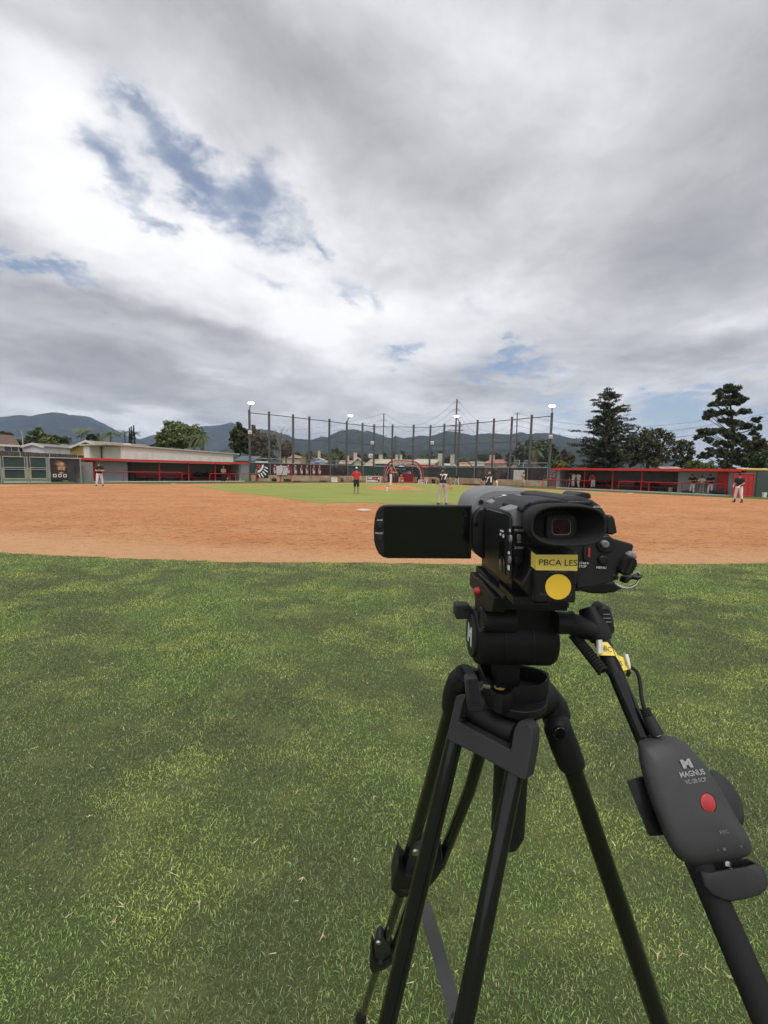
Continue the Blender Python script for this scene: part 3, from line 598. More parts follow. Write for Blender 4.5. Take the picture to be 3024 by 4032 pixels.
# ------------------------------------------------------------------ houses
def frame(P0, P1):
    P0 = Vector((P0[0], P0[1], 0)); P1 = Vector((P1[0], P1[1], 0)); ex = (P1-P0).normalized(); ey = Vector((-ex.y, ex.x, 0))
    M = Matrix(((ex.x, ey.x, 0, P0.x), (ex.y, ey.y, 0, P0.y), (0, 0, 1, 0), (0, 0, 0, 1)))
    return M, (P1-P0).length
def roofmat(key, col): return mat('roof_'+key, col, .85, .18, 2, bump=.5, bscale=9, stretch=(1, 1, 3))
def wallmat(key, col): return mat('wall_'+key, col, .85, .08, 1.2, bump=.2, bscale=30)
GLS = mat('window_glass', (.05, .06, .07), .12, .2, 1, spec=.6); TRIM = mat('trim_white', (.66, .64, .60), .6, .06)
def house(label, P0, P1, depth, zb, ze, zr, wk, wc, rk, rc, wins=(), gable='along', oh=.45, trim=True, chim=None, cat='house', name='house', group=None):
    M, Ln = frame(P0, P1); o = empty(name, (P0[0], P0[1], zb), label, cat, group)
    WM_, RM_ = wallmat(wk, wc), roofmat(rk, rc)
    wl = MB().box(0, Ln, 0, depth, zb, ze, M)
    if gable == 'along':
        wl.add([M @ Vector(p) for p in ((0, 0, ze), (0, depth, ze), (0, depth/2, zr), (Ln, 0, ze), (Ln, depth, ze), (Ln, depth/2, zr))], [(0, 1, 2), (3, 4, 5)])
        s0, s1 = -oh, Ln+oh; k = (zr-ze)/(depth/2); pr = [(-oh, ze-oh*k), (depth/2, zr), (depth+oh, ze-oh*k)]
        prof = [(d, z+.02) for d, z in pr]+[(d, z-.14) for d, z in reversed(pr)]
        rf = MB().prism([M @ Vector((s0, d, z)) for d, z in prof], (M.to_3x3() @ Vector((s1-s0, 0, 0))))
    elif gable == 'front':
        wl.add([M @ Vector(p) for p in ((0, 0, ze), (Ln, 0, ze), (Ln/2, 0, zr), (0, depth, ze), (Ln, depth, ze), (Ln/2, depth, zr))], [(0, 1, 2), (3, 4, 5)])
        k = (zr-ze)/(Ln/2); pr = [(-oh, ze-oh*k), (Ln/2, zr), (Ln+oh, ze-oh*k)]; prof = [(s, z+.06) for s, z in pr]+[(s, z-.14) for s, z in reversed(pr)]
        rf = MB().prism([M @ Vector((s, -oh, z)) for s, z in prof], M.to_3x3() @ Vector((0, depth+2*oh, 0)))
    else:   # hip
        a = min(depth, Ln)/2
        V = [(-oh, -oh, ze-.1), (Ln+oh, -oh, ze-.1), (Ln+oh, depth+oh, ze-.1), (-oh, depth+oh, ze-.1), (a, depth/2, zr), (Ln-a, depth/2, zr)]
        rf = MB().add([M @ Vector(p) for p in V], [(0, 1, 5, 4), (1, 2, 5), (2, 3, 4, 5), (3, 0, 4), (0, 3, 2, 1)])
    wl.build('wall', WM_, o, smooth=0); r_ = rf.build('roof', RM_, o, smooth=0)
    if trim and gable == 'front':
        MB().prism([M @ Vector((s, -oh-.05, z)) for s, z in [(s, z+.08) for s, z in pr]+[(s, z-.24) for s, z in reversed(pr)]], M.to_3x3() @ Vector((0, .06, 0))).build('bargeboard', TRIM, o, smooth=0)
    if trim and gable != 'front': MB().box(-oh, Ln+oh, -oh-.06, -oh+.02, ze-.30, ze-.06, M).build('gutter', TRIM, o, smooth=0)
    for s0, s1, z0, z1 in wins:
        w_ = MB().box(s0-.08, s1+.08, -.06, .02, z0-.08, z1+.08, M).build('window', TRIM, o, smooth=0)
        for q in range(2): MB().box(s0+(s1-s0)*q/2+.04, s0+(s1-s0)*(q+1)/2-.04, -.075, -.055, z0, z1, M).build('pane', GLS, w_, smooth=0)
    for s, d, z0, z1, ww in [(a_, b__, zr-1.2, zr+.9 if ww_ < .8 else zr+1.2, ww_) for a_, b__, _, _, ww_ in (chim or ())]: MB().box(s-ww/2, s+ww/2, d-ww/2, d+ww/2, z0, z1, M).box(s-ww/2-.05, s+ww/2+.05, d-ww/2-.05, d+ww/2+.05, z1, z1+.1, M).build('chimney', WM_, r_, smooth=0)
    return o, M
def span(n, x0, x1, y, Y0, Y1=None):
    a = cp(n, x0, y, Y0); b_ = cp(n, x1, y, Y1 or Y0); return (a.x, a.y), (b_.x, b_.y)
def zz(n, x, y, Y): return cp(n, x, y, Y).z
P0, P1 = span(1, -150, 178, 600, 52, 54)
house('pale house with a brown shingled roof and a wide white window', P0, P1, 8, 1.2, zz(1, 180, 575, 54), zz(1, 60, 470, 58), 'stucco', (.55, .50, .45), 'brown', (.13, .075, .06), [(1.55, 2.95, zz(1, 60, 648, 53), zz(1, 60, 585, 53))])
P0, P1 = span(1, 278, 518, 600, 60, 60)
house('pale grey shed with a blotchy peeling gable wall', P0, P1, 5, 1.2, zz(1, 280, 590, 60), zz(1, 400, 560, 60), 'shed', (.62, .60, .62), 'grey', (.22, .21, .20), gable='front', oh=.2, cat='shed', name='shed')
P0, P1 = span(1, 830, 1345, 620, 70, 66)
house('yellow house with a wide low gable edged in white', P0, P1, 9, 1.2, zz(1, 800, 628, 68), zz(1, 1088, 532, 68), 'yellow', (.60, .46, .18), 'greyb', (.24, .22, .20), [(3.8, 4.6, 2.4, 3.1)], gable='front', oh=.8)
P0, P1 = span(1, 600, 810, 620, 80, 80)
house('small yellowish gable peeking out beside the yellow house', P0, P1, 6, 1.2, zz(1, 600, 620, 80), zz(1, 755, 572, 80), 'yellow2', (.52, .42, .22), 'greyb', (.24, .22, .20), gable='front', oh=.6)
P0, P1 = span(2, 250, 490, 600, 95, 95)
house('blue grey gable roof house beyond the beige building', P0, P1, 8, 0, zz(2, 250, 600, 95), zz(2, 360, 548, 95), 'bluegrey', (.24, .28, .31), 'slate', (.10, .12, .14), gable='front', oh=.5, trim=False)
P0, P1 = span(3, -60, 130, 720, 75, 75)
house('dark slate roofed house between the beige building and the backstop', P0, P1, 8, 0, zz(3, 60, 760, 75), zz(3, -20, 700, 75), 'slatew', (.2, .22, .23), 'slate', (.10, .12, .14), gable='along', trim=False)
P0, P1 = span(3, 490, 700, 760, 130, 130)
house('tan two storey house with an orange tiled roof', P0, P1, 9, 0, zz(3, 500, 718, 130), zz(3, 600, 690, 134), 'tan', (.55, .43, .29), 'orange', (.38, .14, .085), [(3.8, 4.8, zz(3, 560, 755, 130), zz(3, 560, 728, 130))], gable='hip', chim=[(11, 4, 8, 11, .8)])
P0, P1 = span(3, 840, 1000, 760, 125, 125)
house('pale roofed bungalow behind the blue tarp', P0, P1, 8, 0, zz(3, 850, 770, 125), zz(3, 930, 732, 125), 'cream', (.58, .52, .42), 'pale', (.40, .36, .29), gable='front')
P0, P1 = span(3, 805, 880, 760, 120, 120)
house('small grey roofed bungalow beside the blue tarp', P0, P1, 7, 0, zz(3, 810, 760, 120), zz(3, 840, 725, 120), 'grey2', (.36, .35, .34), 'slate', (.10, .12, .14), gable='front', trim=False)
P0, P1 = span(3, 1330, 1440, 760, 110, 110)
house('beige house with a steep pale gable and tall chimney', P0, P1, 9, 0, zz(3, 1340, 775, 110), zz(3, 1355, 725, 110), 'beige', (.55, .45, .34), 'tanr', (.36, .27, .20), gable='front', chim=[(.4, 2, 4, 8.2, .9)])
P0, P1 = span(3, 1180, 1290, 790, 112, 112)
house('low pinkish house behind the red coach', P0, P1, 9, 0, zz(3, 1200, 790, 112), zz(3, 1210, 760, 114), 'pink', (.56, .44, .36), 'tanr', (.36, .27, .20), gable='along', chim=[(1.6, 3, 3, 7, .9)])
P0, P1 = span(3, 1470, 1720, 800, 90, 88)
house('beige building with a long pale roof behind the green shed', P0, P1, 8, 0, zz(3, 1500, 825, 90), zz(3, 1600, 752, 96), 'beige2', (.54, .45, .36), 'buff', (.36, .30, .22), gable='along', chim=[(2, 4, 5, 7.2, .7)], cat='building', name='building')
P0, P1 = span(4, 235, 905, 800, 82, 78)
house('long low building with a cream roof behind the batting cage', P0, P1, 9, 0, zz(4, 430, 806, 82), zz(4, 430, 757, 88), 'creamw', (.50, .45, .36), 'cream', (.45, .41, .31), gable='along', cat='building', name='building', chim=[(3.0, 4.5, 4, 6.6, .4), (3.9, 4.5, 4, 6.6, .4), (12.2, 4.5, 4, 6.6, .8), (14.6, 4.5, 4, 6.6, .7)])
P0, P1 = span(4, 755, 1000, 780, 105, 105)
house('flat tan roofed building with a round roof vent', P0, P1, 9, 0, zz(4, 760, 780, 105), zz(4, 760, 745, 110), 'tan2', (.44, .37, .27), 'tanr2', (.34, .28, .21), gable='along', cat='building', name='building', chim=[(9.2, 4, 5, 7.1, .9)])
P0, P1 = span(4, 905, 1170, 820, 84, 84)
house('low blue grey building with a pale metal roof beside the tall pole', P0, P1, 8, 0, zz(4, 930, 815, 84), zz(4, 1000, 795, 88), 'steel', (.30, .34, .38), 'steel', (.42, .46, .50), gable='along', cat='building', name='building', trim=False)
P0, P1 = span(4, 1245, 1345, 830, 120, 120)
house('small house with an orange roof beside the tall pole', P0, P1, 8, 0, zz(4, 1250, 818, 120), zz(4, 1290, 785, 123), 'tan', (.55, .43, .29), 'orange2', (.42, .20, .13), gable='along')
P0, P1 = span(4, 1395, 1530, 830, 125, 125)
house('grey roofed house with a small gable behind player seventy-seven', P0, P1, 8, 0, zz(4, 1420, 818, 125), zz(4, 1420, 775, 128), 'stone', (.42, .38, .32), 'greyr', (.26, .24, .21), gable='along')
P0, P1 = span(4, 1530, 1750, 830, 122, 118)
house('pink stucco house with a red tiled roof and chimney', P0, P1, 10, 0, zz(4, 1550, 785, 120), zz(4, 1600, 752, 125), 'pinkst', (.60, .48, .42), 'red', (.40, .12, .10), [(9.5, 10.8, 4, 5.2)], gable='along', chim=[(.8, 3, 6, 9.6, 1.1)])
P0, P1 = span(6, 470, 680, 860, 80, 80)
house('small pale roof showing over the dugout below the dark trees', P0, P1, 6, 0, zz(6, 480, 860, 80)-.4, zz(6, 600, 838, 82), 'cream', (.58, .52, .42), 'pinkr', (.52, .40, .34), gable='along', trim=False)

# long beige building behind the dugout
A_ = cp(1, 1440, 700, 44.0); Bq = cp(2, 1262, 740, 55.5)
M, Ln = frame((A_.x, A_.y), (Bq.x, Bq.y)); z0_, z1_ = zz(1, 1440, 592, 44.0), zz(2, 1262, 690, 55.5)
o = empty('beige_building', (A_.x, A_.y, 0), 'long low beige building with a flat sloping roof behind the dugout', 'building')
WB = mat('beige_stucco', (.80, .77, .69), .9, .07, .8, bump=.25, bscale=20, stretch=(1, 1, .3)); WB2 = mat('beige_panel', (.77, .74, .66), .9, .1, 1.5, stretch=(1.5, 1.5, .2))
pts = [(0, 0, 0), (Ln, 0, 0), (Ln, 0, z1_), (0, 0, z0_)]
MB().prism([M @ Vector(p) for p in pts], M.to_3x3() @ Vector((0, 6, 0))).build('wall', WB, o, smooth=0)
for i in range(9):
    s0, s1 = Ln*i/9+.03, Ln*(i+1)/9-.03; za = z0_+(z1_-z0_)*i/9-.62; zb_ = z0_+(z1_-z0_)*(i+1)/9-.62
    MB().prism([M @ Vector(p) for p in ((s0, -.03, 1.2), (s1, -.03, 1.2), (s1, -.03, zb_), (s0, -.03, za))], M.to_3x3() @ Vector((0, .04, 0))).build('panel', WB2, o, smooth=0)
MB().prism([M @ Vector(p) for p in ((-1.5, -.25, z0_+.05), (Ln+.9, -.25, z1_-.02), (Ln+.9, -.25, z1_+.12), (-1.5, -.25, z0_+.22))], M.to_3x3() @ Vector((0, 6.8, 0))).build('roof', mat('roof_edge', (.50, .46, .38), .9, .15, 2), o, smooth=0)
MB().box(-1.3, -.2, 4.5, 6, 0, z0_, M).build('end_wall', WB, o, smooth=0)
MB().box(1.6, 2.1, 2.5, 3.0, z0_, z0_+.45, M).build('roof_vent', WB2, o, smooth=0)

# raised bank and dark plank fence left of it
mb = MB(); a0, a1 = cp(1, -200, 700, 41), cp(1, 1330, 740, 46.5)
M, Ln = frame((a0.x, a0.y), (a1.x, a1.y)); mb.add([M @ Vector(p) for p in ((-30, 0, 0), (Ln+1, 0, 0), (Ln+1, 1.5, 1.2), (-30, 1.5, 1.2), (Ln+1, 60, 1.2), (-30, 60, 1.2))], [(0, 1, 2, 3), (3, 2, 4, 5)])
tag(mb.build('bank', mat('bank_earth', (.20, .17, .10), .95, .3, 1.2, bump=.6, bscale=12), smooth=0), 'low earth bank carrying the houses', kind='structure')
o = empty('plank_fence', (a0.x, a0.y, 1.0), 'weathered dark plank fence with pale metal posts on the bank', 'fence')
WD = mat('dark_planks', (.070, .056, .045), .9, .35, 5, bump=.5, bscale=30, stretch=(1, 1, .2), island=.3); ps = mat('post_metal', (.34, .34, .33), .5, .1)
n_pl = int(Ln/.19)
for i in range(n_pl):
    h = 2.95+.35*(1-i/n_pl)*0+rnd.uniform(-.03, .03)-.35*i/n_pl
    MB().box(i*.19+.006, i*.19+.184, 1.9+rnd.uniform(-.01, .01), 1.93, 1.2, h, M).build('plank', WD, o, smooth=0)
for i in range(0, n_pl, 13): MB().tube([M @ Vector((i*.19, 1.85, 1.1)), M @ Vector((i*.19, 1.85, 3.0-.35*i/n_pl))], .045, 8).build('post', ps, o)

# ------------------------------------------------------------------ utility poles, wires, street lamps
WOODP = mat('pole_wood', (.115, .088, .068), .9, .25, 3, bump=.4, bscale=12, stretch=(1, 1, .2)); STL = mat('galv_steel', (.30, .31, .31), .45, .15, 3, metal=.3); INS = mat('insulator', (.16, .16, .17), .4)
WIRE = mat('wire', (.045, .045, .05), .6)
TIPS = {}
def upole(key, n, xt, yt, xb, yb, Y, label, arms=(), tips=(), r=.2):
    t = cp(n, xt, yt, Y); g = cp(n, xb, yb, Y); sl = (t.x-g.x)/(t.z-g.z); base = Vector((t.x-sl*t.z, Y, 0)); o = empty('utility_pole', base, label, 'utility pole')
    MB().tube([base, t], [r*1.15, r*.72], 9).build('shaft', WOODP, o)
    xz = lambda z: base.x+sl*z
    for y, hw in arms:
        z = zz(n, xt, y, Y); MB().box(xz(z)-hw, xz(z)+hw, Y-.2, Y-.08, z-.09, z+.09).build('crossarm', WOODP, o, smooth=0)
        for q in (-.9, -.5, .5, .9): MB().tube([(xz(z)+q*hw, Y-.14, z+.05), (xz(z)+q*hw, Y-.14, z+.32)], .05, 6).build('insulator', INS, o)
    TIPS[key] = []
    for y, hw in tips:
        z = zz(n, xt, y, Y)
        for sg in (-1, 1):
            e_ = Vector((xz(z)+sg*hw, Y, z)); MB().tube([(xz(z), Y, z+.55), e_], [.06, .06], 6).tube([(xz(z), Y, z-.05), e_], .045, 6).build('insulator_arm', INS, o); TIPS[key].append(e_)
upole('a', 4, 1206, 35, 1172, 835, 120, 'tallest wooden power pole with paired insulator arms behind the backstop', [(355, 2.0), (405, 2.2), (580, .9)], [(80, 1.0), (168, 1.1), (255, 1.2)], .27)
upole('b', 4, 337, 207, 322, 730, 150, 'wooden power pole with short arms between the cage and the red coach', [(472, 1.4)], [(216, 1.2), (290, 1.2), (365, 1.2)], .24)
upole('c', 4, 473, 468, 473, 745, 100, 'short thick brown pole without arms above the batting cage', r=.24)
upole('d', 5, 413, 200, 392, 855, 140, 'wooden power pole with one wide crossarm above the bleachers', [(470, 1.7)], [(212, 1.0), (287, 1.0), (358, 1.0)], .24)
def wire(p, q, sag, lab='thin black power line sagging between the wooden poles', grp='power lines', r=.032):
    pts = [p.lerp(q, i/14)-Vector((0, 0, sag*4*(i/14)*(1-i/14))) for i in range(15)]
    tag(MB().tube(pts, r, 4, False).build('power_line', WIRE), lab, 'power line', grp)
for k in range(3):
    lv = ('top', 'middle', 'lowest')[k]; wire(TIPS['b'][2*k+1], TIPS['a'][2*k], 5.0, lv+' power line from the tallest pole towards the red coach'); wire(TIPS['a'][2*k+1], TIPS['d'][2*k], 5.0, lv+' power line from the tallest pole to the pole above the bleachers')
    p = TIPS['b'][2*k]; wire(p, p+Vector((-75, 45, 0)), 4.0, lv+' power line running off past the leafless tree'); p = TIPS['d'][2*k+1]; wire(p, p+Vector((60, -15, -1)), 4.0, lv+' power line running off behind the big conifer')
for yl, yr in ((650, 480), (740, 560)):
    wire(cp('p', 300, yl, 110), cp('p', 1800, yr-90, 100), .6, ('upper' if yl == 650 else 'lower')+' faint power line passing behind the tall pine', 'lines behind the pine', .028)
def lamp(n, xb, yb, yt, xa, Y, label, zb=0):
    b_ = cp(n, xb, yb, Y); t = cp(n, xb, yt+25, Y); h = cp(n, xa, yt, Y); o = empty('street_lamp', (b_.x, Y, zb), label, 'street lamp')
    MB().tube([(b_.x, Y, zb), (b_.x, Y, t.z-.3), Vector((b_.x, Y, t.z)).lerp(h, .35)+Vector((0, 0, .25)), h], [.11, .085, .06, .045], 8).build('pole', STL, o)
    d = 1 if h.x > b_.x else -1; MB().box(h.x-.15, h.x+.15+.35*d*0, Y-.12, Y+.12, h.z-.07, h.z+.05).box(h.x+(.0 if d > 0 else -.55), h.x+(.55 if d > 0 else 0), Y-.13, Y+.13, h.z-.06, h.z+.06).build('lamp_head', STL, o, smooth=0)
lamp(1, 273, 580, 405, 205, 62, 'curved arm street lamp beside the pale shed', 1.2)
lamp(5, 380, 850, 705, 350, 95, 'street lamp with a curved arm behind the backstop pole')
lamp(5, 482, 850, 765, 525, 90, 'street lamp bending towards the short thick palm')
# blue tarp shelter behind the fence
c = cp(3, 925, 775, 72); o = empty('blue_canopy', (c.x, 72, 0), 'blue pop-up canopy roof behind the banner fence', 'canopy')
z1 = zz(3, 925, 757, 72); z0 = zz(3, 925, 788, 72); hw = 66*72/FPX/3.0164
MB().add([(c.x-hw, 71, z0), (c.x+hw, 71, z0), (c.x+hw, 74, z0), (c.x-hw, 74, z0), (c.x-hw*.25, 72.5, z1), (c.x+hw*.3, 72.5, z1)], [(0, 1, 5, 4), (1, 2, 5), (2, 3, 4, 5), (3, 0, 4)]).build('cover', mat('tarp_blue', (.10, .24, .55), .6), o, smooth=0)
for sx in (-1, 1):
    for y in (71.05, 73.95): MB().tube([(c.x+sx*hw*.97, y, 0), (c.x+sx*hw*.97, y, z0)], .03, 6).build('leg', STL, o)
# ------------------------------------------------------------------ field structures
RED = mat('red_paint', (.50, .028, .030), .45, .10, 3); RED2 = mat('red_roof', (.58, .035, .028), .4, .08, 2); CONC = mat('concrete', (.40, .37, .32), .9, .15, 1.5, bump=.3, bscale=25)
BLK = mat('black_fabric', (.018, .018, .02), .7, .2, 6); BLG = mat('blue_grey_block', (.30, .33, .35), .85, .05, 2, bump=.3, bscale=14); DBK = mat('dark_block', (.16, .165, .165), .9, .10, 2, bump=.3, bscale=14)
SCR = mat('green_windscreen', (.040, .062, .055), .9, .15, 1.5, bump=.3, bscale=30); PIPE = mat('fence_pipe', (.34, .36, .35), .45, .1, 4, metal=.4); WHT = mat('white_paint', (.78, .77, .74), .6, .05)
MESH = mat('dark_mesh', (.045, .04, .042), .9, .1, alpha=.62); NET = mat('backstop_net', (.25, .25, .25), .8, alpha=.07); BLACKNET = mat('cage_net', (.02, .02, .02), .9, alpha=.38)
GRYN = mat('grey_net', (.45, .45, .44), .9, .2, 6, alpha=.45)
def onp(M, n, x, y, d=0.0):
    p = hit(*C(n, x, y), M @ Vector((0, d, 0)), M.to_3x3() @ Vector((0, 1, 0))); return M.inverted() @ p
def lp(M, a, b_, c_): return M @ Vector((a, b_, c_))
# gates on the far side
a0, a1 = cg(1, -40, 1034), cg(1, 985, 1030); MG, LG = frame((a0.x, a0.y), (a1.x, a1.y))
def pipe_frame(name, M, s0, s1, z0, z1, parent, mids=(), r=.03, m=None):
    mb = MB()
    for z in (z0, z1, *mids): mb.tube([lp(M, s0, 0, z), lp(M, s1, 0, z)], r*.85, 7)
    for s in (s0, s1): mb.tube([lp(M, s, 0, z0-.02), lp(M, s, 0, z1+.02)], r, 7)
    return mb.build(name, m or PIPE, parent)
zt = onp(MG, 1, 400, 725).z; zb_ = onp(MG, 1, 400, 978).z; zm = onp(MG, 1, 400, 850).z; zm2 = onp(MG, 1, 400, 872).z
for x0, x1, lab in ((45, 300, 'chain-link gate leaf with green windscreen hung on the outer post'), (365, 556, 'narrower chain-link gate leaf with green windscreen beside the portrait poster')):
    s0, s1 = onp(MG, 1, x0, 900).x, onp(MG, 1, x1, 900).x; o = empty('gate', lp(MG, s0, 0, 0), lab, 'gate'); pipe_frame('frame', MG, s0, s1, .12, zt, o, (zb_,)); 
    MB().tube([lp(MG, s0, 0, zm), lp(MG, s1, 0, zm)], .025, 7).tube([lp(MG, s0, 0, zm2), lp(MG, s1, 0, zm2)], .025, 7).build('mid_rail', PIPE, o)
    MB().box(s0+.05, s1-.05, .04, .055, zb_+.02, zt-.05, MG).build('windscreen', SCR, o, smooth=0)
o = empty('chain_link_fence', lp(MG, 0, 0, 0), 'grey pipe fence posts and bottom rails around the gates', 'fence')
for x in (12, 330, 566, 588, 960): 
    s = onp(MG, 1, x, 900).x; MB().tube([lp(MG, s, .05, 0), lp(MG, s, .05, zt+.05)], .05, 8).build('post', PIPE, o)
MB().tube([lp(MG, onp(MG, 1, 590, 900).x, 0, zt), lp(MG, onp(MG, 1, 975, 900).x, 0, zt)], .035, 7).build('top_rail', PIPE, o)
MB().tube([lp(MG, onp(MG, 1, 30, 900).x, -.1, .06), lp(MG, onp(MG, 1, 600, 900).x, -.1, .06)], .04, 7).build('bottom_rail', PIPE, o)
MB().box(-9, onp(MG, 1, 5, 900).x, .05, .07, .2, zt, MG).build('windscreen', SCR, o, smooth=0)
s0, s1 = onp(MG, 1, 600, 900).x, onp(MG, 1, 965, 900).x
MB().box(s0, s1, .10, .115, .9, zt-.06, MG).build('windscreen', mat('dark_screen', (.05, .052, .052), .9, .1), o, smooth=0)
s0, s1 = onp(MG, 1, 603, 900).x, onp(MG, 1, 805, 900).x; z0, z1 = onp(MG, 1, 700, 1000).z, onp(MG, 1, 700, 748).z
o = empty('poster', lp(MG, s0, .03, z0), 'dark poster with a brown blurred portrait hung on the fence', 'poster'); W_, H_ = s1-s0, z1-z0
MB().box(s0, s1, .03, .05, z0, z1, MG).build('sheet', mat('poster_dark', (.030, .020, .020), .7, .3, 2), o, smooth=0)
PB1, PB2, PB3 = mat('poster_tan', (.46, .30, .19), .7, .35, 5), mat('poster_brown', (.16, .075, .045), .7, .4, 5), mat('poster_shade', (.055, .025, .02), .7, .3, 5)
def blobp(cx, cz, rx, rz, d, m, nm, seed=0, n=22): MB().add([lp(MG, s0+W_*(cx+rx*math.cos(a)*(1+.12*math.sin(3*a+seed))), d, z0+H_*(cz+rz*math.sin(a)*(1+.1*math.cos(2*a+seed)))) for a in (2*math.pi*i/n for i in range(n))], [tuple(range(n))]).build(nm, m, o, smooth=0)
blobp(.56, .64, .36, .30, .026, PB2, 'print', 1)
for q in ((.60, .76, .22, .10, PB1), (.74, .60, .10, .12, PB1), (.50, .58, .09, .10, PB1), (.64, .58, .05, .12, PB1), (.63, .42, .16, .035, PB3), (.62, .47, .17, .03, PB3), (.50, .68, .07, .03, PB3), (.75, .68, .07, .03, PB3), (.30, .55, .12, .2, PB3), (.62, .36, .12, .05, PB1)): blobp(*q[:4], .022, q[4], 'print', q[0]*9)
for i in range(3): MB().box(s0+W_*(.12+.3*i), s0+W_*(.32+.3*i), .020, .027, z0+H_*.15, z0+H_*.30, MG).build('print', WHT, o, smooth=0); MB().box(s0+W_*(.16+.3*i), s0+W_*(.28+.3*i), .017, .021, z0+H_*.18, z0+H_*.27, MG).build('print', PB3, o, smooth=0)
s0, s1 = onp(MG, 1, 803, 900).x, onp(MG, 1, 888, 900).x
tag(MB().prism([lp(MG, s0, -.02, .12), lp(MG, s1+.05, -.02, .1), lp(MG, s1-.02, -.02, onp(MG, 1, 860, 797).z), lp(MG, s0-.03, -.02, onp(MG, 1, 800, 797).z)], MG.to_3x3() @ Vector((0, .05, 0))).build('dark_board', mat('board_black', (.045, .045, .045), .8), smooth=0), 'black board leaning beside the portrait poster', 'board')
tag(MB().box(s1, s1+1.35, .45, .65, 0, onp(MG, 1, 920, 780).z, MG).build('block_wall', mat('grey_block', (.22, .22, .215), .9, .12, 3, bump=.5, bscale=10), smooth=0), 'grey block wall stub between the poster fence and dugout', 'wall')
def bagm(name, label, p, sx, sy, sz, m=None, cat='bag', grp=None, rz=0.0, seed=0, handle=False):
    """a soft holdall: sagging lofted body with a flap, strap handle and end pockets"""
    p = Vector(p); o = empty(name, p, label, cat, grp); rings = []; M = Matrix.Translation(p) @ Matrix.Rotation(rz, 4, 'Z')
    for i in range(9):
        q = i/8; e_ = math.sin(math.pi*(.08+.84*q))**.35
        rings.append([M @ Vector((sx*(q-.5), sy/2*e_*math.copysign(abs(math.cos(a))**.7, math.cos(a)), sz/2+sz/2*e_*math.copysign(abs(math.sin(a))**.7, math.sin(a))*(1+.12*mnoise.noise(Vector((q*3+seed, a, seed)))))) for a in (2*math.pi*j/14 for j in range(14))])
    MB().loft(rings).build('body', m or BLK, o, smooth=50)
    MB().tube([M @ Vector((-sx*.22, 0, sz*.9)), M @ Vector((-sx*.1, 0, sz*1.18)), M @ Vector((sx*.1, 0, sz*1.18)), M @ Vector((sx*.22, 0, sz*.9))], .018, 6).build('strap', BLK, o)
    MB().box(-sx*.2, sx*.2, -sy*.56, -sy*.4, sz*.2, sz*.6, M).build('pocket', m or BLK, o, bevel=.02)
    return o
p = cg(1, 660, 1014); bagm('kit_bag', 'dark rolled kit bag lying under the portrait poster', (p.x, p.y, 0), 1.1, .4, .34)
p = cg(1, 737, 1014); o = empty('pad', (p.x, p.y, 0), 'pale round pad standing under the portrait poster', 'pad'); MB().disc((p.x, p.y, .24), (0, -1, 0), .24, 22, thick=.08).build('disc', mat('pad_cream', (.55, .47, .36), .8), o, bevel=.02); MB().disc((p.x, p.y-.08, .24), (0, -1, 0), .14, 22, thick=.02).build('hub', WHT, o)

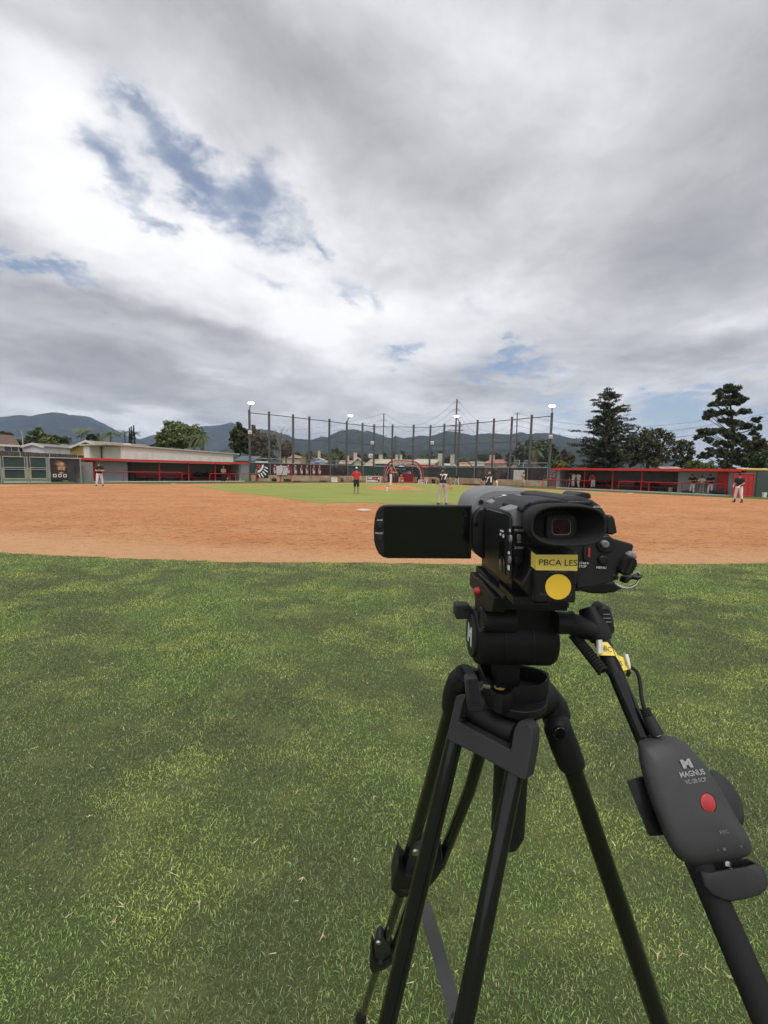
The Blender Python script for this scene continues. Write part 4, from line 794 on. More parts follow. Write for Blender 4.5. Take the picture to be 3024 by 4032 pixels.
def dugout(label, A, B_, zr, nA, xA, nO0, xO0, nO1, xO1, posts, rails, door, endw, roof_ext=(.5, .5)):
    M, Ln = frame((A.x, A.y), (B_.x, B_.y)); o = empty('dugout', A, label, 'dugout'); D = 2.7
    sx = lambda n, x: onp(M, n, x, 1000).x
    s_o0, s_o1 = sx(nO0, xO0), sx(nO1, xO1)
    MB().box(0, Ln, D, D+.2, 0, zr-.2, M).build('back_wall', DBK, o, smooth=0)
    MB().box(-.02, Ln, .02, D, -.02, .05, M).build('floor', CONC, o, smooth=0); MB().box(-.1, Ln+.1, -.35, .02, -.02, .09, M).build('kerb', mat('pale_concrete', (.50, .48, .44), .9, .12), o, smooth=0, bevel=.015)
    for s0, s1 in endw: MB().box(sx(*s0), sx(*s1), 0, D, 0, zr-.2, M).build('end_wall', BLG, o, smooth=0)
    a, b_ = door[2]
    MB().box(sx(*a), sx(*b_), .5, .7, 0, zr-.2, M).build('front_wall', BLG, o, smooth=0)
    d0, d1 = sx(*door[0]), sx(*door[1]); dr = MB().box(d0, d1, .45, .5, .05, zr-.32, M).build('door', RED, o, smooth=0, bevel=.01)
    MB().box(d0-.05, d0, .43, .5, .02, zr-.27, M).box(d1, d1+.05, .43, .5, .02, zr-.27, M).box(d0-.05, d1+.05, .43, .5, zr-.31, zr-.26, M).build('door_frame', RED, dr, smooth=0)
    MB().tube([lp(M, d0+.12, .44, 1.0), lp(M, d0+.12, .37, 1.0), lp(M, d0+.24, .37, 1.0)], .018, 6).build('handle', PIPE, dr)
    MB().box(-roof_ext[0], Ln+roof_ext[1], -.62, D+.5, zr-.10, zr, M).build('roof', RED2, o, smooth=0)
    MB().box(-roof_ext[0], Ln+roof_ext[1], -.66, -.61, zr-.19, zr+.02, M).build('fascia', RED2, o, smooth=0); MB().box(-.2, Ln+.2, -.5, D+.3, zr-.18, zr-.11, M).build('soffit', mat('soffit_grey', (.24, .24, .235), .9), o, smooth=0)
    for n, x in posts: s = sx(n, x); MB().box(s-.055, s+.055, .05, .16, .02, zr-.12, M).build('post', RED, o, smooth=0, bevel=.008)
    for r in rails:
        (n0, x0, y0), (n1, x1, y1), pp = r; p0, p1 = onp(M, n0, x0, y0, -.25), onp(M, n1, x1, y1, -.25); z = (p0.z+p1.z)/2
        rl = MB().tube([lp(M, p0.x, -.25, z), lp(M, p1.x, -.25, z)], .045, 8).build('rail', RED, o)
        for n, x in pp: s = onp(M, n, x, 1000, -.25).x; MB().tube([lp(M, s, -.25, 0), lp(M, s, -.25, z)], .04, 8).build('rail_post', RED, rl)
    b0, b1 = s_o0+.3, s_o1-.4
    MB().box(b0, b1, 1.85, 2.25, .42, .47, M).build('bench_seat', RED, o, smooth=0); MB().box(b0, b1, 2.5, 2.54, .65, .92, M).build('bench_back', RED, o, smooth=0)
    k = b0+.3
    while k < b1: MB().box(k-.03, k+.03, 1.95, 2.5, .03, .43, M).build('bench_leg', RED, o, smooth=0); k += 1.55
    return o, M, Ln
A, B_ = cg(1, 990, 1022), cg(2, 1375, 1014)
DL, ML, LL = dugout('long grey dugout with a red roof in front of the beige building', A, B_, 2.2, 1, 990, 1, 1535, 2, 1340, [(2, 392), (2, 738), (2, 1055)],
    [((1, 1045, 892), (2, 655, 908), [(1, 1045), (1, 1465), (2, 655)]), ((2, 985, 918), (2, 1540, 925), [(2, 985), (2, 1290), (2, 1540)])], ((1, 1035), (1, 1150), ((1, 1000), (1, 1535))), [((1, 1000), (1, 1020)), ((2, 1335), (2, 1358))])
A, B_ = cg(5, 905, 1090), cg(6, 1245, 1186)
DR, MR_, LR = dugout('grey dugout with a red roof below the big conifer and pine', A, B_, 2.19, 5, 905, 5, 915, 6, 565, [(5, 1205), (5, 1540), (6, 155)],
    [((5, 720, 990), (5, 1290, 1006), [(5, 720), (5, 1000), (5, 1290)]), ((5, 1620, 1014), (6, 1170, 1042), [(5, 1620), (6, 250), (6, 640), (6, 1165)])], ((6, 1045), (6, 1208), ((6, 565), (6, 1190))), [((5, 880), (5, 915)), ((6, 1190), (6, 1245))])
# loose kit in the long dugout
sx = lambda x: onp(ML, 2, x, 1000, 1.9).x
for i, (x, w_, h_, z) in enumerate(((690, .55, .2, .48), (835, .45, .5, .48), (895, .5, .45, .48), (955, .5, .55, .48), (725, .6, .3, .05), (1090, .7, .75, .48))):
    bagm('equipment_bag', 'black equipment bag on the red bench of the long dugout' if z > .1 else 'black equipment bag on the floor under the red bench of the long dugout', lp(ML, sx(x), 1.95 if z > .1 else 1.5, z), w_, .4, h_, cat='bag', grp='black bags in the long dugout' if z > .1 else None, seed=i, rz=R(45))
s = onp(ML, 2, 1205, 1000, .9).x; o = empty('drinks_cooler', lp(ML, s, .9, .05), 'red drinks cooler with a white emblem on the dugout floor', 'cooler'); c = lp(ML, s, .9, .05)
MB().tube([c, c+Vector((0, 0, .5))], [.24, .27], 16).build('barrel', RED, o); MB().tube([c+Vector((0, 0, .5)), c+Vector((0, 0, .58))], [.29, .27], 16).build('lid', RED2, o); MB().disc(c+Vector((0, -.262, .3)), (0, -1, 0), .1, 16, thick=.01).build('emblem', WHT, o)
s = onp(ML, 2, 1180, 900, 2.6).x; tag(MB().box(s-.55, s+.75, 2.55, 2.68, .95, 1.75, ML).build('wall_panel', RED, bevel=.01), 'red notice panel on the back wall of the long dugout', 'panel')
s = onp(ML, 2, 65, 1000, .6).x; o = empty('trash_bin', lp(ML, s, .6, .05), 'dark trash bin by the storeroom wall of the long dugout', 'bin'); c = lp(ML, s, .6, .05); MB().tube([c, c+Vector((0, 0, .8))], [.22, .28], 12).build('body', BLK, o); MB().tube([c+Vector((0, 0, .8)), c+Vector((0, 0, .87))], [.3, .27], 12).build('rim', BLK, o)
sx = lambda n, x, d=1.95: onp(MR_, n, x, 1050, d).x
for i, (n, x, w_, h_, d, z, lb) in enumerate(((5, 1240, .6, .5, .6, .05, 'dark kit bag on the floor behind the red rail of the smaller dugout'), (5, 1370, .35, .3, 1.95, .48, 'small black bag on the bench beside the red post'), (5, 1430, .5, .3, 1.95, .48, 'low dark bag on the bench beside the small black bag'), (5, 1520, .35, .5, 1.95, .5, 'upright black bag hung by the back wall of the dugout'), (6, 95, .4, .5, 1.95, .48, 'black backpack on the red bench behind the rail'), (6, 300, .9, .3, 1.95, .48, 'long dark bat bag on the red bench behind the rail'), (6, 205, .5, .25, .6, .05, 'crumpled dark bag on the floor by the red post'),
                                        (6, 1080, 1.2, .35, -.1, .08, 'long pile of dark kit bags below the red door'), (6, 700, .8, .22, -.1, .08, 'low dark bag on the kerb beside the leaning players'), (6, 1130, .5, .45, -.1, .08, 'bulky dark bag at the end of the pile below the red door'))):
    bagm('equipment_bag', lb, lp(MR_, sx(n, x, d), d, z), w_, .4, h_, seed=i+20, rz=R(-58))
s = sx(6, 510, .6); o = empty('ball_bucket', lp(MR_, s, .5, .05), 'yellow-lidded bucket standing by the dugout wall', 'bucket'); c = lp(MR_, s, .5, .05); MB().tube([c, c+Vector((0, 0, .38))], [.14, .17], 14).build('pail', mat('pail_grey', (.3, .3, .28), .6), o); MB().tube([c+Vector((0, 0, .38)), c+Vector((0, 0, .44))], [.18, .16], 14).build('lid', mat('lid_yellow', (.55, .48, .10), .6), o)
# red mesh gate and green wall at the near end of the dugout
a0 = cg(6, 1238, 1190); a1 = cg(6, 1470, 1195); M, Ln = frame((a0.x, a0.y), (a1.x, a1.y)); zt = onp(M, 6, 1350, 918).z
o = empty('mesh_gate', a0, 'red framed mesh gate between the dugout and green wall', 'gate')
pipe_frame('frame', M, 0, Ln, .05, zt, o, r=.045, m=RED); MB().box(.05, Ln-.05, .0, .012, .1, zt-.05, M).build('mesh', mat('red_mesh', (.42, .035, .035), .8, .15, 3, alpha=.9), o, smooth=0)
for i in range(1, 4): MB().tube([lp(M, Ln*i/4, -.01, .05), lp(M, Ln*i/4, -.01, zt)], .018, 6).build('bar', RED, o)
a0 = cg(6, 1330, 1188); a1 = cg(6, 1900, 1200); M, Ln = frame((a0.x, a0.y+.5), (a1.x+6, a1.y-3)); zt = onp(M, 6, 1500, 880).z
o = empty('outfield_wall', a0, 'dark green padded outfield wall with a yellow cap', 'wall')
for i in range(8): MB().box(Ln*i/8+.01, Ln*(i+1)/8-.01, 0, .15, 0, zt, M).build('pad', mat('wall_green', (.055, .085, .072), .8, .08, 1), o, smooth=0, bevel=.03)
MB().tube([lp(M, -.05, .07, zt+.05), lp(M, Ln, .07, zt+.05)], .11, 10).build('cap', mat('cap_yellow', (.62, .42, .09), .6), o)
c = cg(6, 1612, 1200); o = empty('bucket', c, 'white bucket standing in front of the green wall', 'bucket'); MB().tube([c, c+Vector((0, 0, .33))], [.13, .155], 16).build('pail', WHT, o); MB().tube([c+Vector((0, 0, .33)), c+Vector((0, 0, .37))], [.165, .16], 16).build('lid', WHT, o); MB().tube([c+Vector((.15, 0, .3)), c+Vector((0, -.17, .14)), c+Vector((-.15, 0, .3))], .008, 6).build('handle', PIPE, o)

# ------------------------------------------------------------------ backstop
PH = 8.7
tops = [(3, 95, 168), (3, 329, 190), (3, 615, 222), (3, 808, 248), (3, 1047, 274), (3, 1254, 303), (3, 1441, 322), (3, 1580, 338), (4, 440, 341), (4, 691, 343), (4, 891, 347), (4, 1056, 333), (4, 1237, 314), (4, 1451, 290), (4, 1645, 273), (5, 352, 252), (5, 586, 228), (5, 826, 207)]
PP = []
for n, x, y in tops:
    d = ray(*C(n, x, y)); t = (PH-CAM_H)/d.z; PP.append(CAMP+d*t)
BS = empty('backstop', (PP[8].x, PP[8].y, 0), 'tall backstop of dark steel poles joined by rails and netting', 'backstop'); PST = mat('pole_steel', (.105, .11, .115), .5, .15, 2, metal=.3)
for p in PP: MB().tube([(p.x, p.y, 0), (p.x, p.y, PH)], .15, 10).tube([(p.x, p.y, PH), (p.x, p.y, PH+.06)], .165, 10).build('pole', PST, BS)
for i in range(len(PP)-1):
    a, b_ = PP[i], PP[i+1]; M, Ln = frame((a.x, a.y), (b_.x, b_.y))
    for z, r in ((PH-.3, .055), (5.6, .04), (2.85, .045)): MB().tube([lp(M, 0, 0, z), lp(M, Ln, 0, z)], r, 6).build('rail', PST if z > 5 else PIPE, BS)
    MB().add([lp(M, 0, .02, 2.3), lp(M, Ln, .02, 2.3), lp(M, Ln, .02, PH-.3), lp(M, 0, .02, PH-.3)], [(0, 1, 2, 3)]).build('netting', NET, BS, smooth=0)
LAMP = mat('flood_glass', (.9, .9, .85), .3, emit=(1.0, .95, .82, 3.0)); HOUS = mat('flood_housing', (.42, .40, .36), .5)
for i, dx in ((0, .32), (5, .55), (12, -.55), (17, -.15)):
    p = PP[i]; c = Vector((p.x+dx, p.y-.25, PH+.95)); o = empty('floodlight', (p.x, p.y, PH), 'lit white floodlight on top of a backstop pole', 'floodlight', 'floodlights on the backstop')
    MB().tube([(p.x, p.y, PH), (p.x+dx*.5, p.y-.1, PH+.5), c-Vector((0, 0, .3))], .06, 7).build('bracket', PST, o)
    rs = [[c+Vector((.40*k*math.cos(a), .22*k*math.sin(a), z)) for a in (2*math.pi*j/20 for j in range(20))] for k, z in ((.9, -.02), (1, .06), (.9, .14), (.55, .2))]
    MB().loft(rs).build('housing', HOUS, o, smooth=50)
    rs = [[c+Vector((.38*k*math.cos(a), .20*k*math.sin(a)-.02, z)) for a in (2*math.pi*j/20 for j in range(20))] for k, z in ((.6, -.26), (.9, -.2), (1, -.1), (.95, -.0))]
    MB().loft(rs).build('lens', LAMP, o, smooth=60)
for n, x, y, i, sz, lb in ((3, 103, 430, 0, .42, 'left outermost'), (3, 1556, 555, 7, .48, ''), (3, 1536, 710, 7, .62, ''), (4, 910, 555, 10, .48, ''), (5, 808, 482, 17, .42, '')):
    p = PP[i]; c = cp(n, x, y, p.y-.3); o = empty('loudspeaker', c, 'white square box fixed to a backstop pole', 'box', 'white boxes on the backstop poles'); M = Matrix.Translation(c) @ Matrix.Rotation(R(25 if i < 9 else -25), 4, 'Z') @ Matrix.Rotation(R(12), 4, 'X')
    MB().box(-sz/2, sz/2, -.16, .16, -sz/2, sz/2, M).build('cabinet', WHT, o, bevel=.03); MB().box(-sz*.4, sz*.4, -.175, -.155, -sz*.4, sz*.4, M).build('grille', mat('grille_pale', (.60, .60, .58), .7), o, bevel=.01); MB().tube([c, (p.x, p.y, c.z)], .03, 6).build('bracket', PST, o)

WALL = mat('stained_wall', (.50, .40, .29), .9, .12, 1.2, bump=.3, bscale=20, col2=(.36, .20, .11))
BW = empty('backstop_wall', (PP[8].x, PP[8].y-.3, 0), 'low tan stained wall along the foot of the backstop', 'wall'); FN = empty('backstop_fence', (PP[8].x, PP[8].y-.2, .7), 'dark and green screened fence on top of the low tan wall', 'fence')
SEG = {}
for i in range(len(PP)-1):
    a, b_ = PP[i], PP[i+1]; M, Ln = frame((a.x, a.y), (b_.x, b_.y)); SEG[i] = (M, Ln)
    MB().box(.005, Ln-.005, -.42, -.20, 0, .72, M).build('wall_panel', WALL, BW, smooth=0, bevel=.02)
    MB().tube([lp(M, 0, -.30, 2.28), lp(M, Ln, -.30, 2.28)], .035, 6).build('top_rail', PIPE, FN); MB().tube([lp(M, Ln, -.30, .7), lp(M, Ln, -.30, 2.3)], .035, 6).build('post', PIPE, FN)
    m = MESH if i in (4, 13, 14, 15, 16) else (SCR if i in (0, 5, 6, 7, 11) else mat('banner_black', (.035, .022, .026), .8, .4, .8) if i in (1, 2, 3) else mat('screen_charcoal', (.05, .055, .055), .9, .15))
    MB().box(.02, Ln-.02, -.29, -.275, .74, 2.25, M).build('windscreen', m, FN, smooth=0)
# printed figures on the dark banner (plain stand-in shapes)
FR_, FWm = mat('print_red', (.42, .05, .055), .8, .4, 6), mat('print_pale', (.55, .48, .46), .8, .3, 7)
BN = empty('player_banner', lp(SEG[1][0], 1, -.31, .8), 'long dark banner printed with a row of small red and white players', 'banner')
for i, x in ((1, 400), (1, 470), (1, 560), (2, 645), (2, 715), (2, 780), (3, 862), (3, 930)):
    M, Ln = SEG[i]; q = onp(M, 3, x, 880, -.30)
    if not (.15 < q.x < Ln-.15): q.x = min(max(q.x, .2), Ln-.2)
    MB().box(q.x-.30, q.x+.30, -.305, -.297, .78, 2.2, M).build('print', mat('print_dark', (.06, .025, .03), .8, .5, 5), BN, smooth=0)
    for cx_, cz, rx, rz, m in ((0, 2.02, .09, .11, FWm), (0, 1.68, .20, .24, FR_), (-.13, 1.55, .07, .2, FWm), (.14, 1.6, .07, .16, FR_), (-.08, 1.22, .10, .24, FWm), (.1, 1.22, .10, .24, FWm), (0, .92, .2, .07, FR_)):
        MB().add([lp(M, q.x+cx_+rx*math.cos(a), -.312 if m is FR_ else -.316, cz+rz*math.sin(a)) for a in (2*math.pi*j/10 for j in range(10))], [tuple(range(10))]).build('print', m, BN, smooth=0)
# striped emblem banner
M, Ln = SEG[0]; o = empty('emblem_banner', lp(M, 1.2, -.33, .4), 'black banner with white curved bands, white stripes and red flames', 'banner')
def q3(x, y): return onp(M, 3, x, y, -.46)
b0, b1 = q3(180, 970), q3(318, 812)
MB().box(b0.x, b1.x, -.46, -.44, b0.z, b1.z, M).build('sheet', mat('banner_ink', (.015, .016, .022), .7), o, smooth=0)
cc = q3(200, 815); Wd, Hd = b1.x-b0.x, b1.z-b0.z
def band(r0, r1, a0_, a1_, m, d):
    n = 14; P_ = [lp(M, b0.x+.02+r*Wd*math.cos(a), d, b1.z-.02-r*Hd*math.sin(a)) for r, rev in ((r0, 0), (r1, 1)) for a in ([a0_+(a1_-a0_)*j/n for j in range(n+1)] if not rev else [a1_-(a1_-a0_)*j/n for j in range(n+1)])]
    MB().add(P_, [tuple(range(len(P_)))]).build('print', m, o, smooth=0)
band(.46, .62, .02, 1.5, WHT, -.465)
for k in range(5):
    a = .25+k*.26; ca, sa = math.cos(a), math.sin(a); r0, r1 = .72, 1.12; wn = .05
    P_ = [(r0*ca-wn*sa, r0*sa+wn*ca), (r1*ca-wn*sa, r1*sa+wn*ca), (r1*ca+wn*sa, r1*sa-wn*ca), (r0*ca+wn*sa, r0*sa-wn*ca)]
    MB().add([lp(M, b0.x+.02+min(.97, x)*Wd, -.465, b1.z-.02-min(.97, y)*Hd) for x, y in P_], [(0, 1, 2, 3)]).build('print', WHT, o, smooth=0)
for k in range(2): MB().add([lp(M, b0.x+Wd*x, -.466, b1.z-Hd*z) for x, z in ((.02+.16*k, .02), (.1+.16*k, .02), (.34+.1*k, .30), (.22+.1*k, .34))], [(0, 1, 2, 3)]).build('print', mat('flame_red', (.60, .06, .03), .7), o, smooth=0)
# cream storage box and wall plates
M, Ln = SEG[0]; 
for n, x0, x1, y0, y1, i, d, lab, m in ((3, 420, 545, 830, 935, 1, -.60, 'white picture board on the dark banner behind the red screen frame', 'w'), (5, 366, 497, 880, 990, 15, -.36, 'white banner hung on the fence in front of the bleachers', 'w'), (3, 168, 318, 776, 800, 0, -.2, 'long white sign board above the striped banner', 'w')):
    M, Ln = SEG[i]; a, b_ = onp(M, n, x0, y1, d), onp(M, n, x1, y0, d); o = empty('sign_board', lp(M, a.x, d, a.z), lab, 'sign')
    MB().box(a.x, b_.x, d, d+.03, a.z, b_.z, M).build('board', mat('board_white', (.66, .66, .64), .6, .12, 4), o, smooth=0, bevel=.006); MB().box(a.x+.06, b_.x-.06, d-.006, d, a.z+.05, b_.z-.05, M).build('print', mat('faint_print', (.52, .52, .53), .7, .22, 9), o, smooth=0)
# bleachers behind the fence
DRED = mat('bleacher_red', (.16, .045, .055), .7, .2, 3)
def bleacher(i0, i1, label, d0=1.0, rows=5):
    a, b_ = PP[i0], PP[i1]; M, Ln = frame((a.x, a.y), (b_.x, b_.y)); o = empty('bleachers', lp(M, 0, d0, 0), label, 'bleachers')
    for k in range(rows):
        z = .75+.32*k; d = d0+.65*k; MB().box(.3, Ln-.3, d, d+.28, z, z+.06, M).build('seat_plank', DRED, o, smooth=0); MB().box(.3, Ln-.3, d+.3, d+.6, z-.3, z-.25, M).build('foot_plank', DRED, o, smooth=0)
    n = max(3, int(Ln/2.2))
    for j in range(n+1):
        s = .4+(Ln-.8)*j/n; MB().add([lp(M, s, d0, 0), lp(M, s, d0+.65*rows, 0), lp(M, s, d0+.65*rows, .75+.32*(rows-1)), lp(M, s, d0, .7), *[lp(M, s+.06, q, z) for q, z in ((d0, 0), (d0+.65*rows, 0), (d0+.65*rows, .75+.32*(rows-1)), (d0, .7))]], [(0, 1, 2, 3), (7, 6, 5, 4), (0, 4, 5, 1), (1, 5, 6, 2), (2, 6, 7, 3), (3, 7, 4, 0)]).build('trestle', DRED, o, smooth=0)
    for s in (.3, Ln-.3):
        MB().tube([lp(M, s, d0, .9), lp(M, s, d0, 1.5), lp(M, s, d0+.65*rows, 1.5+.32*rows), lp(M, s, d0+.65*rows, .9)], .035, 6).build('handrail', RED, o)
    return o, M, Ln
BL1 = bleacher(4, 6, 'dark red bleachers behind the mesh beside the green screen'); BL2 = bleacher(13, 17, 'dark red bleachers behind the mesh beside the white banner')

# ------------------------------------------------------------------ buildings right behind the backstop
P0, P1 = span(4, 690, 885, 900, 69, 69); M, Ln = frame(P0, P1)
o = empty('snack_stand', (P0[0], P0[1], 0), 'snack stand with pale roller shutters and a red band behind the cage', 'building'); zt = zz(4, 800, 815, 69)
MB().box(-1, Ln+.4, 0, 5, 0, zt, M).build('wall', mat('stand_wall', (.40, .36, .30), .9, .1), o, smooth=0); MB().box(-1.1, Ln+.6, -.15, 5, zt-.28, zt, M).build('band', RED, o, smooth=0); MB().box(-1.1, Ln+.6, -.1, 5.2, zt, zt+.12, M).build('roof', mat('stand_roof', (.46, .42, .36), .9), o, smooth=0)
for k in range(2):
    a, b_ = k*Ln/2+.1, (k+1)*Ln/2-.1; sh = MB().box(a, b_, -.03, 0, 1.2, zt-.45, M).build('shutter', mat('shutter', (.50, .48, .43), .6, .05), o, smooth=0)
    for j in range(8): MB().box(a+.03, b_-.03, -.055, -.03, 1.25+j*(zt-1.75)/8, 1.25+(j+.75)*(zt-1.75)/8, M).build('slat', MATS['shutter'], sh, smooth=0)
    MB().box(a-.1, b_+.1, -.4, 0, 1.05, 1.12, M).build('counter', WHT, o, smooth=0)
P0, P1 = span(4, 228, 430, 900, 67, 67); M, Ln = frame(P0, P1); zt = zz(4, 300, 803, 67)
o = empty('storage_container', (P0[0], P0[1], 0), 'dark grey green storage container beside the batting cage', 'container'); GC = mat('container_green', (.075, .085, .080), .7, .1, 2)
MB().box(0, Ln, 0, 3, 0, zt, M).build('shell', GC, o, smooth=0)
for j in range(int(Ln/.28)): MB().box(j*.28+.02, j*.28+.16, -.045, 0, .12, zt-.1, M).build('rib', GC, o, smooth=0)
MB().box(-.05, Ln+.05, -.06, 3.05, zt-.08, zt+.02, M).build('top_frame', GC, o, smooth=0)

# ------------------------------------------------------------------ batting cage
CY = 53.2
def rp(x, y, Y): return cp('r', x, y, Y)
o = empty('batting_cage', (rp(930, 660, CY).x, CY, 0), 'wheeled red arched batting cage with dark netting at home plate', 'batting cage')
CRED = mat('cage_red', (.36, .022, .035), .5, .15, 3); CGR = mat('cage_pad_grey', (.50, .49, .47), .7, .15)
def arch(pts, Y, r, m, nm):
    P_ = [rp(x, y, Y) for x, y in pts]; P_[0].z = max(.05, P_[0].z)
    sm = []
    for i in range(len(P_)-1):
        p0, p1, p2, p3 = P_[max(0, i-1)], P_[i], P_[i+1], P_[min(len(P_)-1, i+2)]
        for k in range(5):
            t = k/5; sm.append(.5*((2*p1)+(p2-p0)*t+(2*p0-5*p1+4*p2-p3)*t*t+(3*p1-p0-3*p2+p3)*t**3))
    sm.append(P_[-1]); MB().tube(sm, r, 8).build(nm, m, o); return sm
F1 = arch([(505, 655), (505, 520), (520, 400), (560, 300), (620, 235), (700, 192), (900, 186), (1100, 196), (1210, 225), (1300, 295), (1345, 390), (1362, 500), (1366, 640)], CY, .085, CRED, 'front_arch')
F2 = arch([(535, 650), (535, 520), (548, 420), (590, 330), (650, 265), (720, 232), (900, 226), (1080, 232), (1190, 262), (1270, 330), (1310, 420), (1325, 520), (1328, 640)], CY+1.1, .05, CGR, 'arch')
F3 = arch([(568, 645), (568, 520), (585, 440), (630, 370), (690, 315), (760, 290), (900, 285), (1060, 290), (1170, 300), (1250, 340), (1300, 420), (1312, 520), (1312, 630)], CY+2.3, .05, CGR, 'arch')
F4 = arch([(600, 640), (600, 540), (620, 460), (680, 400), (780, 370), (930, 362), (1060, 370), (1160, 390), (1230, 440), (1270, 520), (1275, 625)], CY+4.0, .05, MATS['black_fabric'], 'arch')
def skin(A_, B__, m, nm):
    n = 24; ra = [A_[int(i*(len(A_)-1)/n)] for i in range(n+1)]; rb = [B__[int(i*(len(B__)-1)/n)] for i in range(n+1)]
    mb = MB(); mb.add(ra+rb, [(i, i+1, n+2+i, n+1+i) for i in range(n)]); mb.build(nm, m, o, smooth=0)
skin(F1, F2, BLACKNET, 'netting'); skin(F2, F3, BLACKNET, 'netting'); skin(F3, F4, BLACKNET, 'netting')
n = len(F4); MB().add(F4, [tuple(range(n))]).build('back_net', BLACKNET, o, smooth=0)
for z in (.12, 1.25):
    for side in (0, -1):
        P_ = [next(q for q in (F if side == 0 else F[::-1]) if q.z > z-.2) for F in (F1, F2, F3, F4)]; MB().tube([Vector((q.x, q.y, z)) for q in P_], .04, 6).build('side_rail', CRED if z < 1 else CGR, o)
a, b_ = rp(900, 470, CY+3.9), rp(1142, 655, CY+3.9); MB().box(a.x, b_.x, CY+3.9, CY+3.96, .05, a.z, None).build('skirt', mat('skirt_red', (.30, .025, .045), .7, .2, 2, bump=.4, bscale=4), o, smooth=0)
a, b_ = rp(590, 520, CY+3.9), rp(900, 655, CY+3.9); MB().box(a.x, b_.x, CY+3.92, CY+3.98, .05, a.z, None).build('skirt', mat('skirt_maroon', (.12, .02, .03), .7, .2, 2), o, smooth=0)
for x, Y in ((520, CY+.1), (1360, CY+.1), (600, CY+3.9), (1270, CY+3.9)):
    q = rp(x, 650, Y); w_ = MB().disc((q.x-.05, Y, .14), (1, 0, 0), .14, 16, thick=.1).build('wheel', BLK, o); MB().disc((q.x-.06, Y, .14), (1, 0, 0), .06, 12, thick=.12).build('rim', CGR, w_)
# canopy behind the cage
TY = 59.5; ap = rp(880, 202, TY); eL, eR = rp(715, 332, TY), rp(1062, 336, TY); ze = (eL.z+eR.z)/2
o = empty('popup_canopy', (ap.x, TY, 0), 'black peaked pop-up canopy with a white emblem behind the cage', 'canopy'); hw = (eR.x-eL.x)/2; cx_ = (eL.x+eR.x)/2; CANO = mat('canopy_black', (.050, .050, .055), .7, .15, 2)
cr = [(cx_-hw, TY-hw*.4, ze), (cx_+hw, TY-hw*.4, ze), (cx_+hw, TY+hw*1.4, ze), (cx_-hw, TY+hw*1.4, ze)]; apx = (cx_, TY+hw*.5, ap.z)
mid = [tuple(.5*a+.5*b_ for a, b_ in zip(c_, apx)) for c_ in cr]; mid = [(x, y, z-.16) for x, y, z in mid]
mb = MB(); mb.add(cr+mid+[apx], [(0, 1, 5, 4), (1, 2, 6, 5), (2, 3, 7, 6), (3, 0, 4, 7), (4, 5, 8), (5, 6, 8), (6, 7, 8), (7, 4, 8)]); mb.build('roof', CANO, o, smooth=20)
MB().box(cx_-hw, cx_+hw, TY-hw*.4-.01, TY-hw*.4+.02, ze-.42, ze, None).build('valance', BLK, o, smooth=0)
for sx_ in (-1, 1):
    for y in (TY-hw*.38, TY+hw*1.38): MB().box(cx_+sx_*hw*.98-.03, cx_+sx_*hw*.98+.03, y-.03, y+.03, 0, ze).build('leg', PIPE, o, smooth=0)
# emblem: a C shape with a bar, printed on the front slope
def slope(x, z): t = (z-ze)/(ap.z-ze); return Vector((x, TY-hw*.4+t*hw*.9-.09, z+.02))
cz = ze+(ap.z-ze)*.42; rr = (ap.z-ze)*.26; P_ = [slope(cx_-.05+r*math.cos(a), cz+r*math.sin(a)) for r, rv in ((rr, 0), (rr*.62, 1)) for a in ([R(40)+R(280)*j/16 for j in range(17)] if not rv else [R(320)-R(280)*j/16 for j in range(17)])]
MB().add(P_, [tuple(range(34))]).build('emblem', WHT, o, smooth=0); MB().add([slope(cx_-.45, cz-rr*1.25), slope(cx_+.4, cz-rr*1.25), slope(cx_+.4, cz-rr*.95), slope(cx_-.45, cz-rr*.95)], [(0, 1, 2, 3)]).build('emblem', WHT, o, smooth=0)
for a, b_ in ((-.85, -.1), (.05, .6)): MB().box(cx_+a, cx_+b_, TY-hw*.4-.02, TY-hw*.4-.012, ze-.28, ze-.14).build('print', WHT, o, smooth=0)
q = rp(905, 425, TY+1.0); o = empty('score_table', (q.x, TY+1, 0), 'table with white front panels under the black canopy', 'table')
MB().box(q.x-1.3, q.x+1.3, TY+.8, TY+1.5, .95, 1.0).build('top', WHT, o, smooth=0)
for k in range(3): MB().box(q.x-1.28+.87*k, q.x-.46+.87*k, TY+.78, TY+.80, 1.0, 1.5).build('panel', mat('panel_white', (.62, .62, .62), .6, .1), o, smooth=0)
for sx_ in (-1, 1): MB().tube([(q.x+sx_*1.2, TY+1.1, 0), (q.x+sx_*1.2, TY+1.1, .96)], .03, 6).build('leg', PIPE, o)

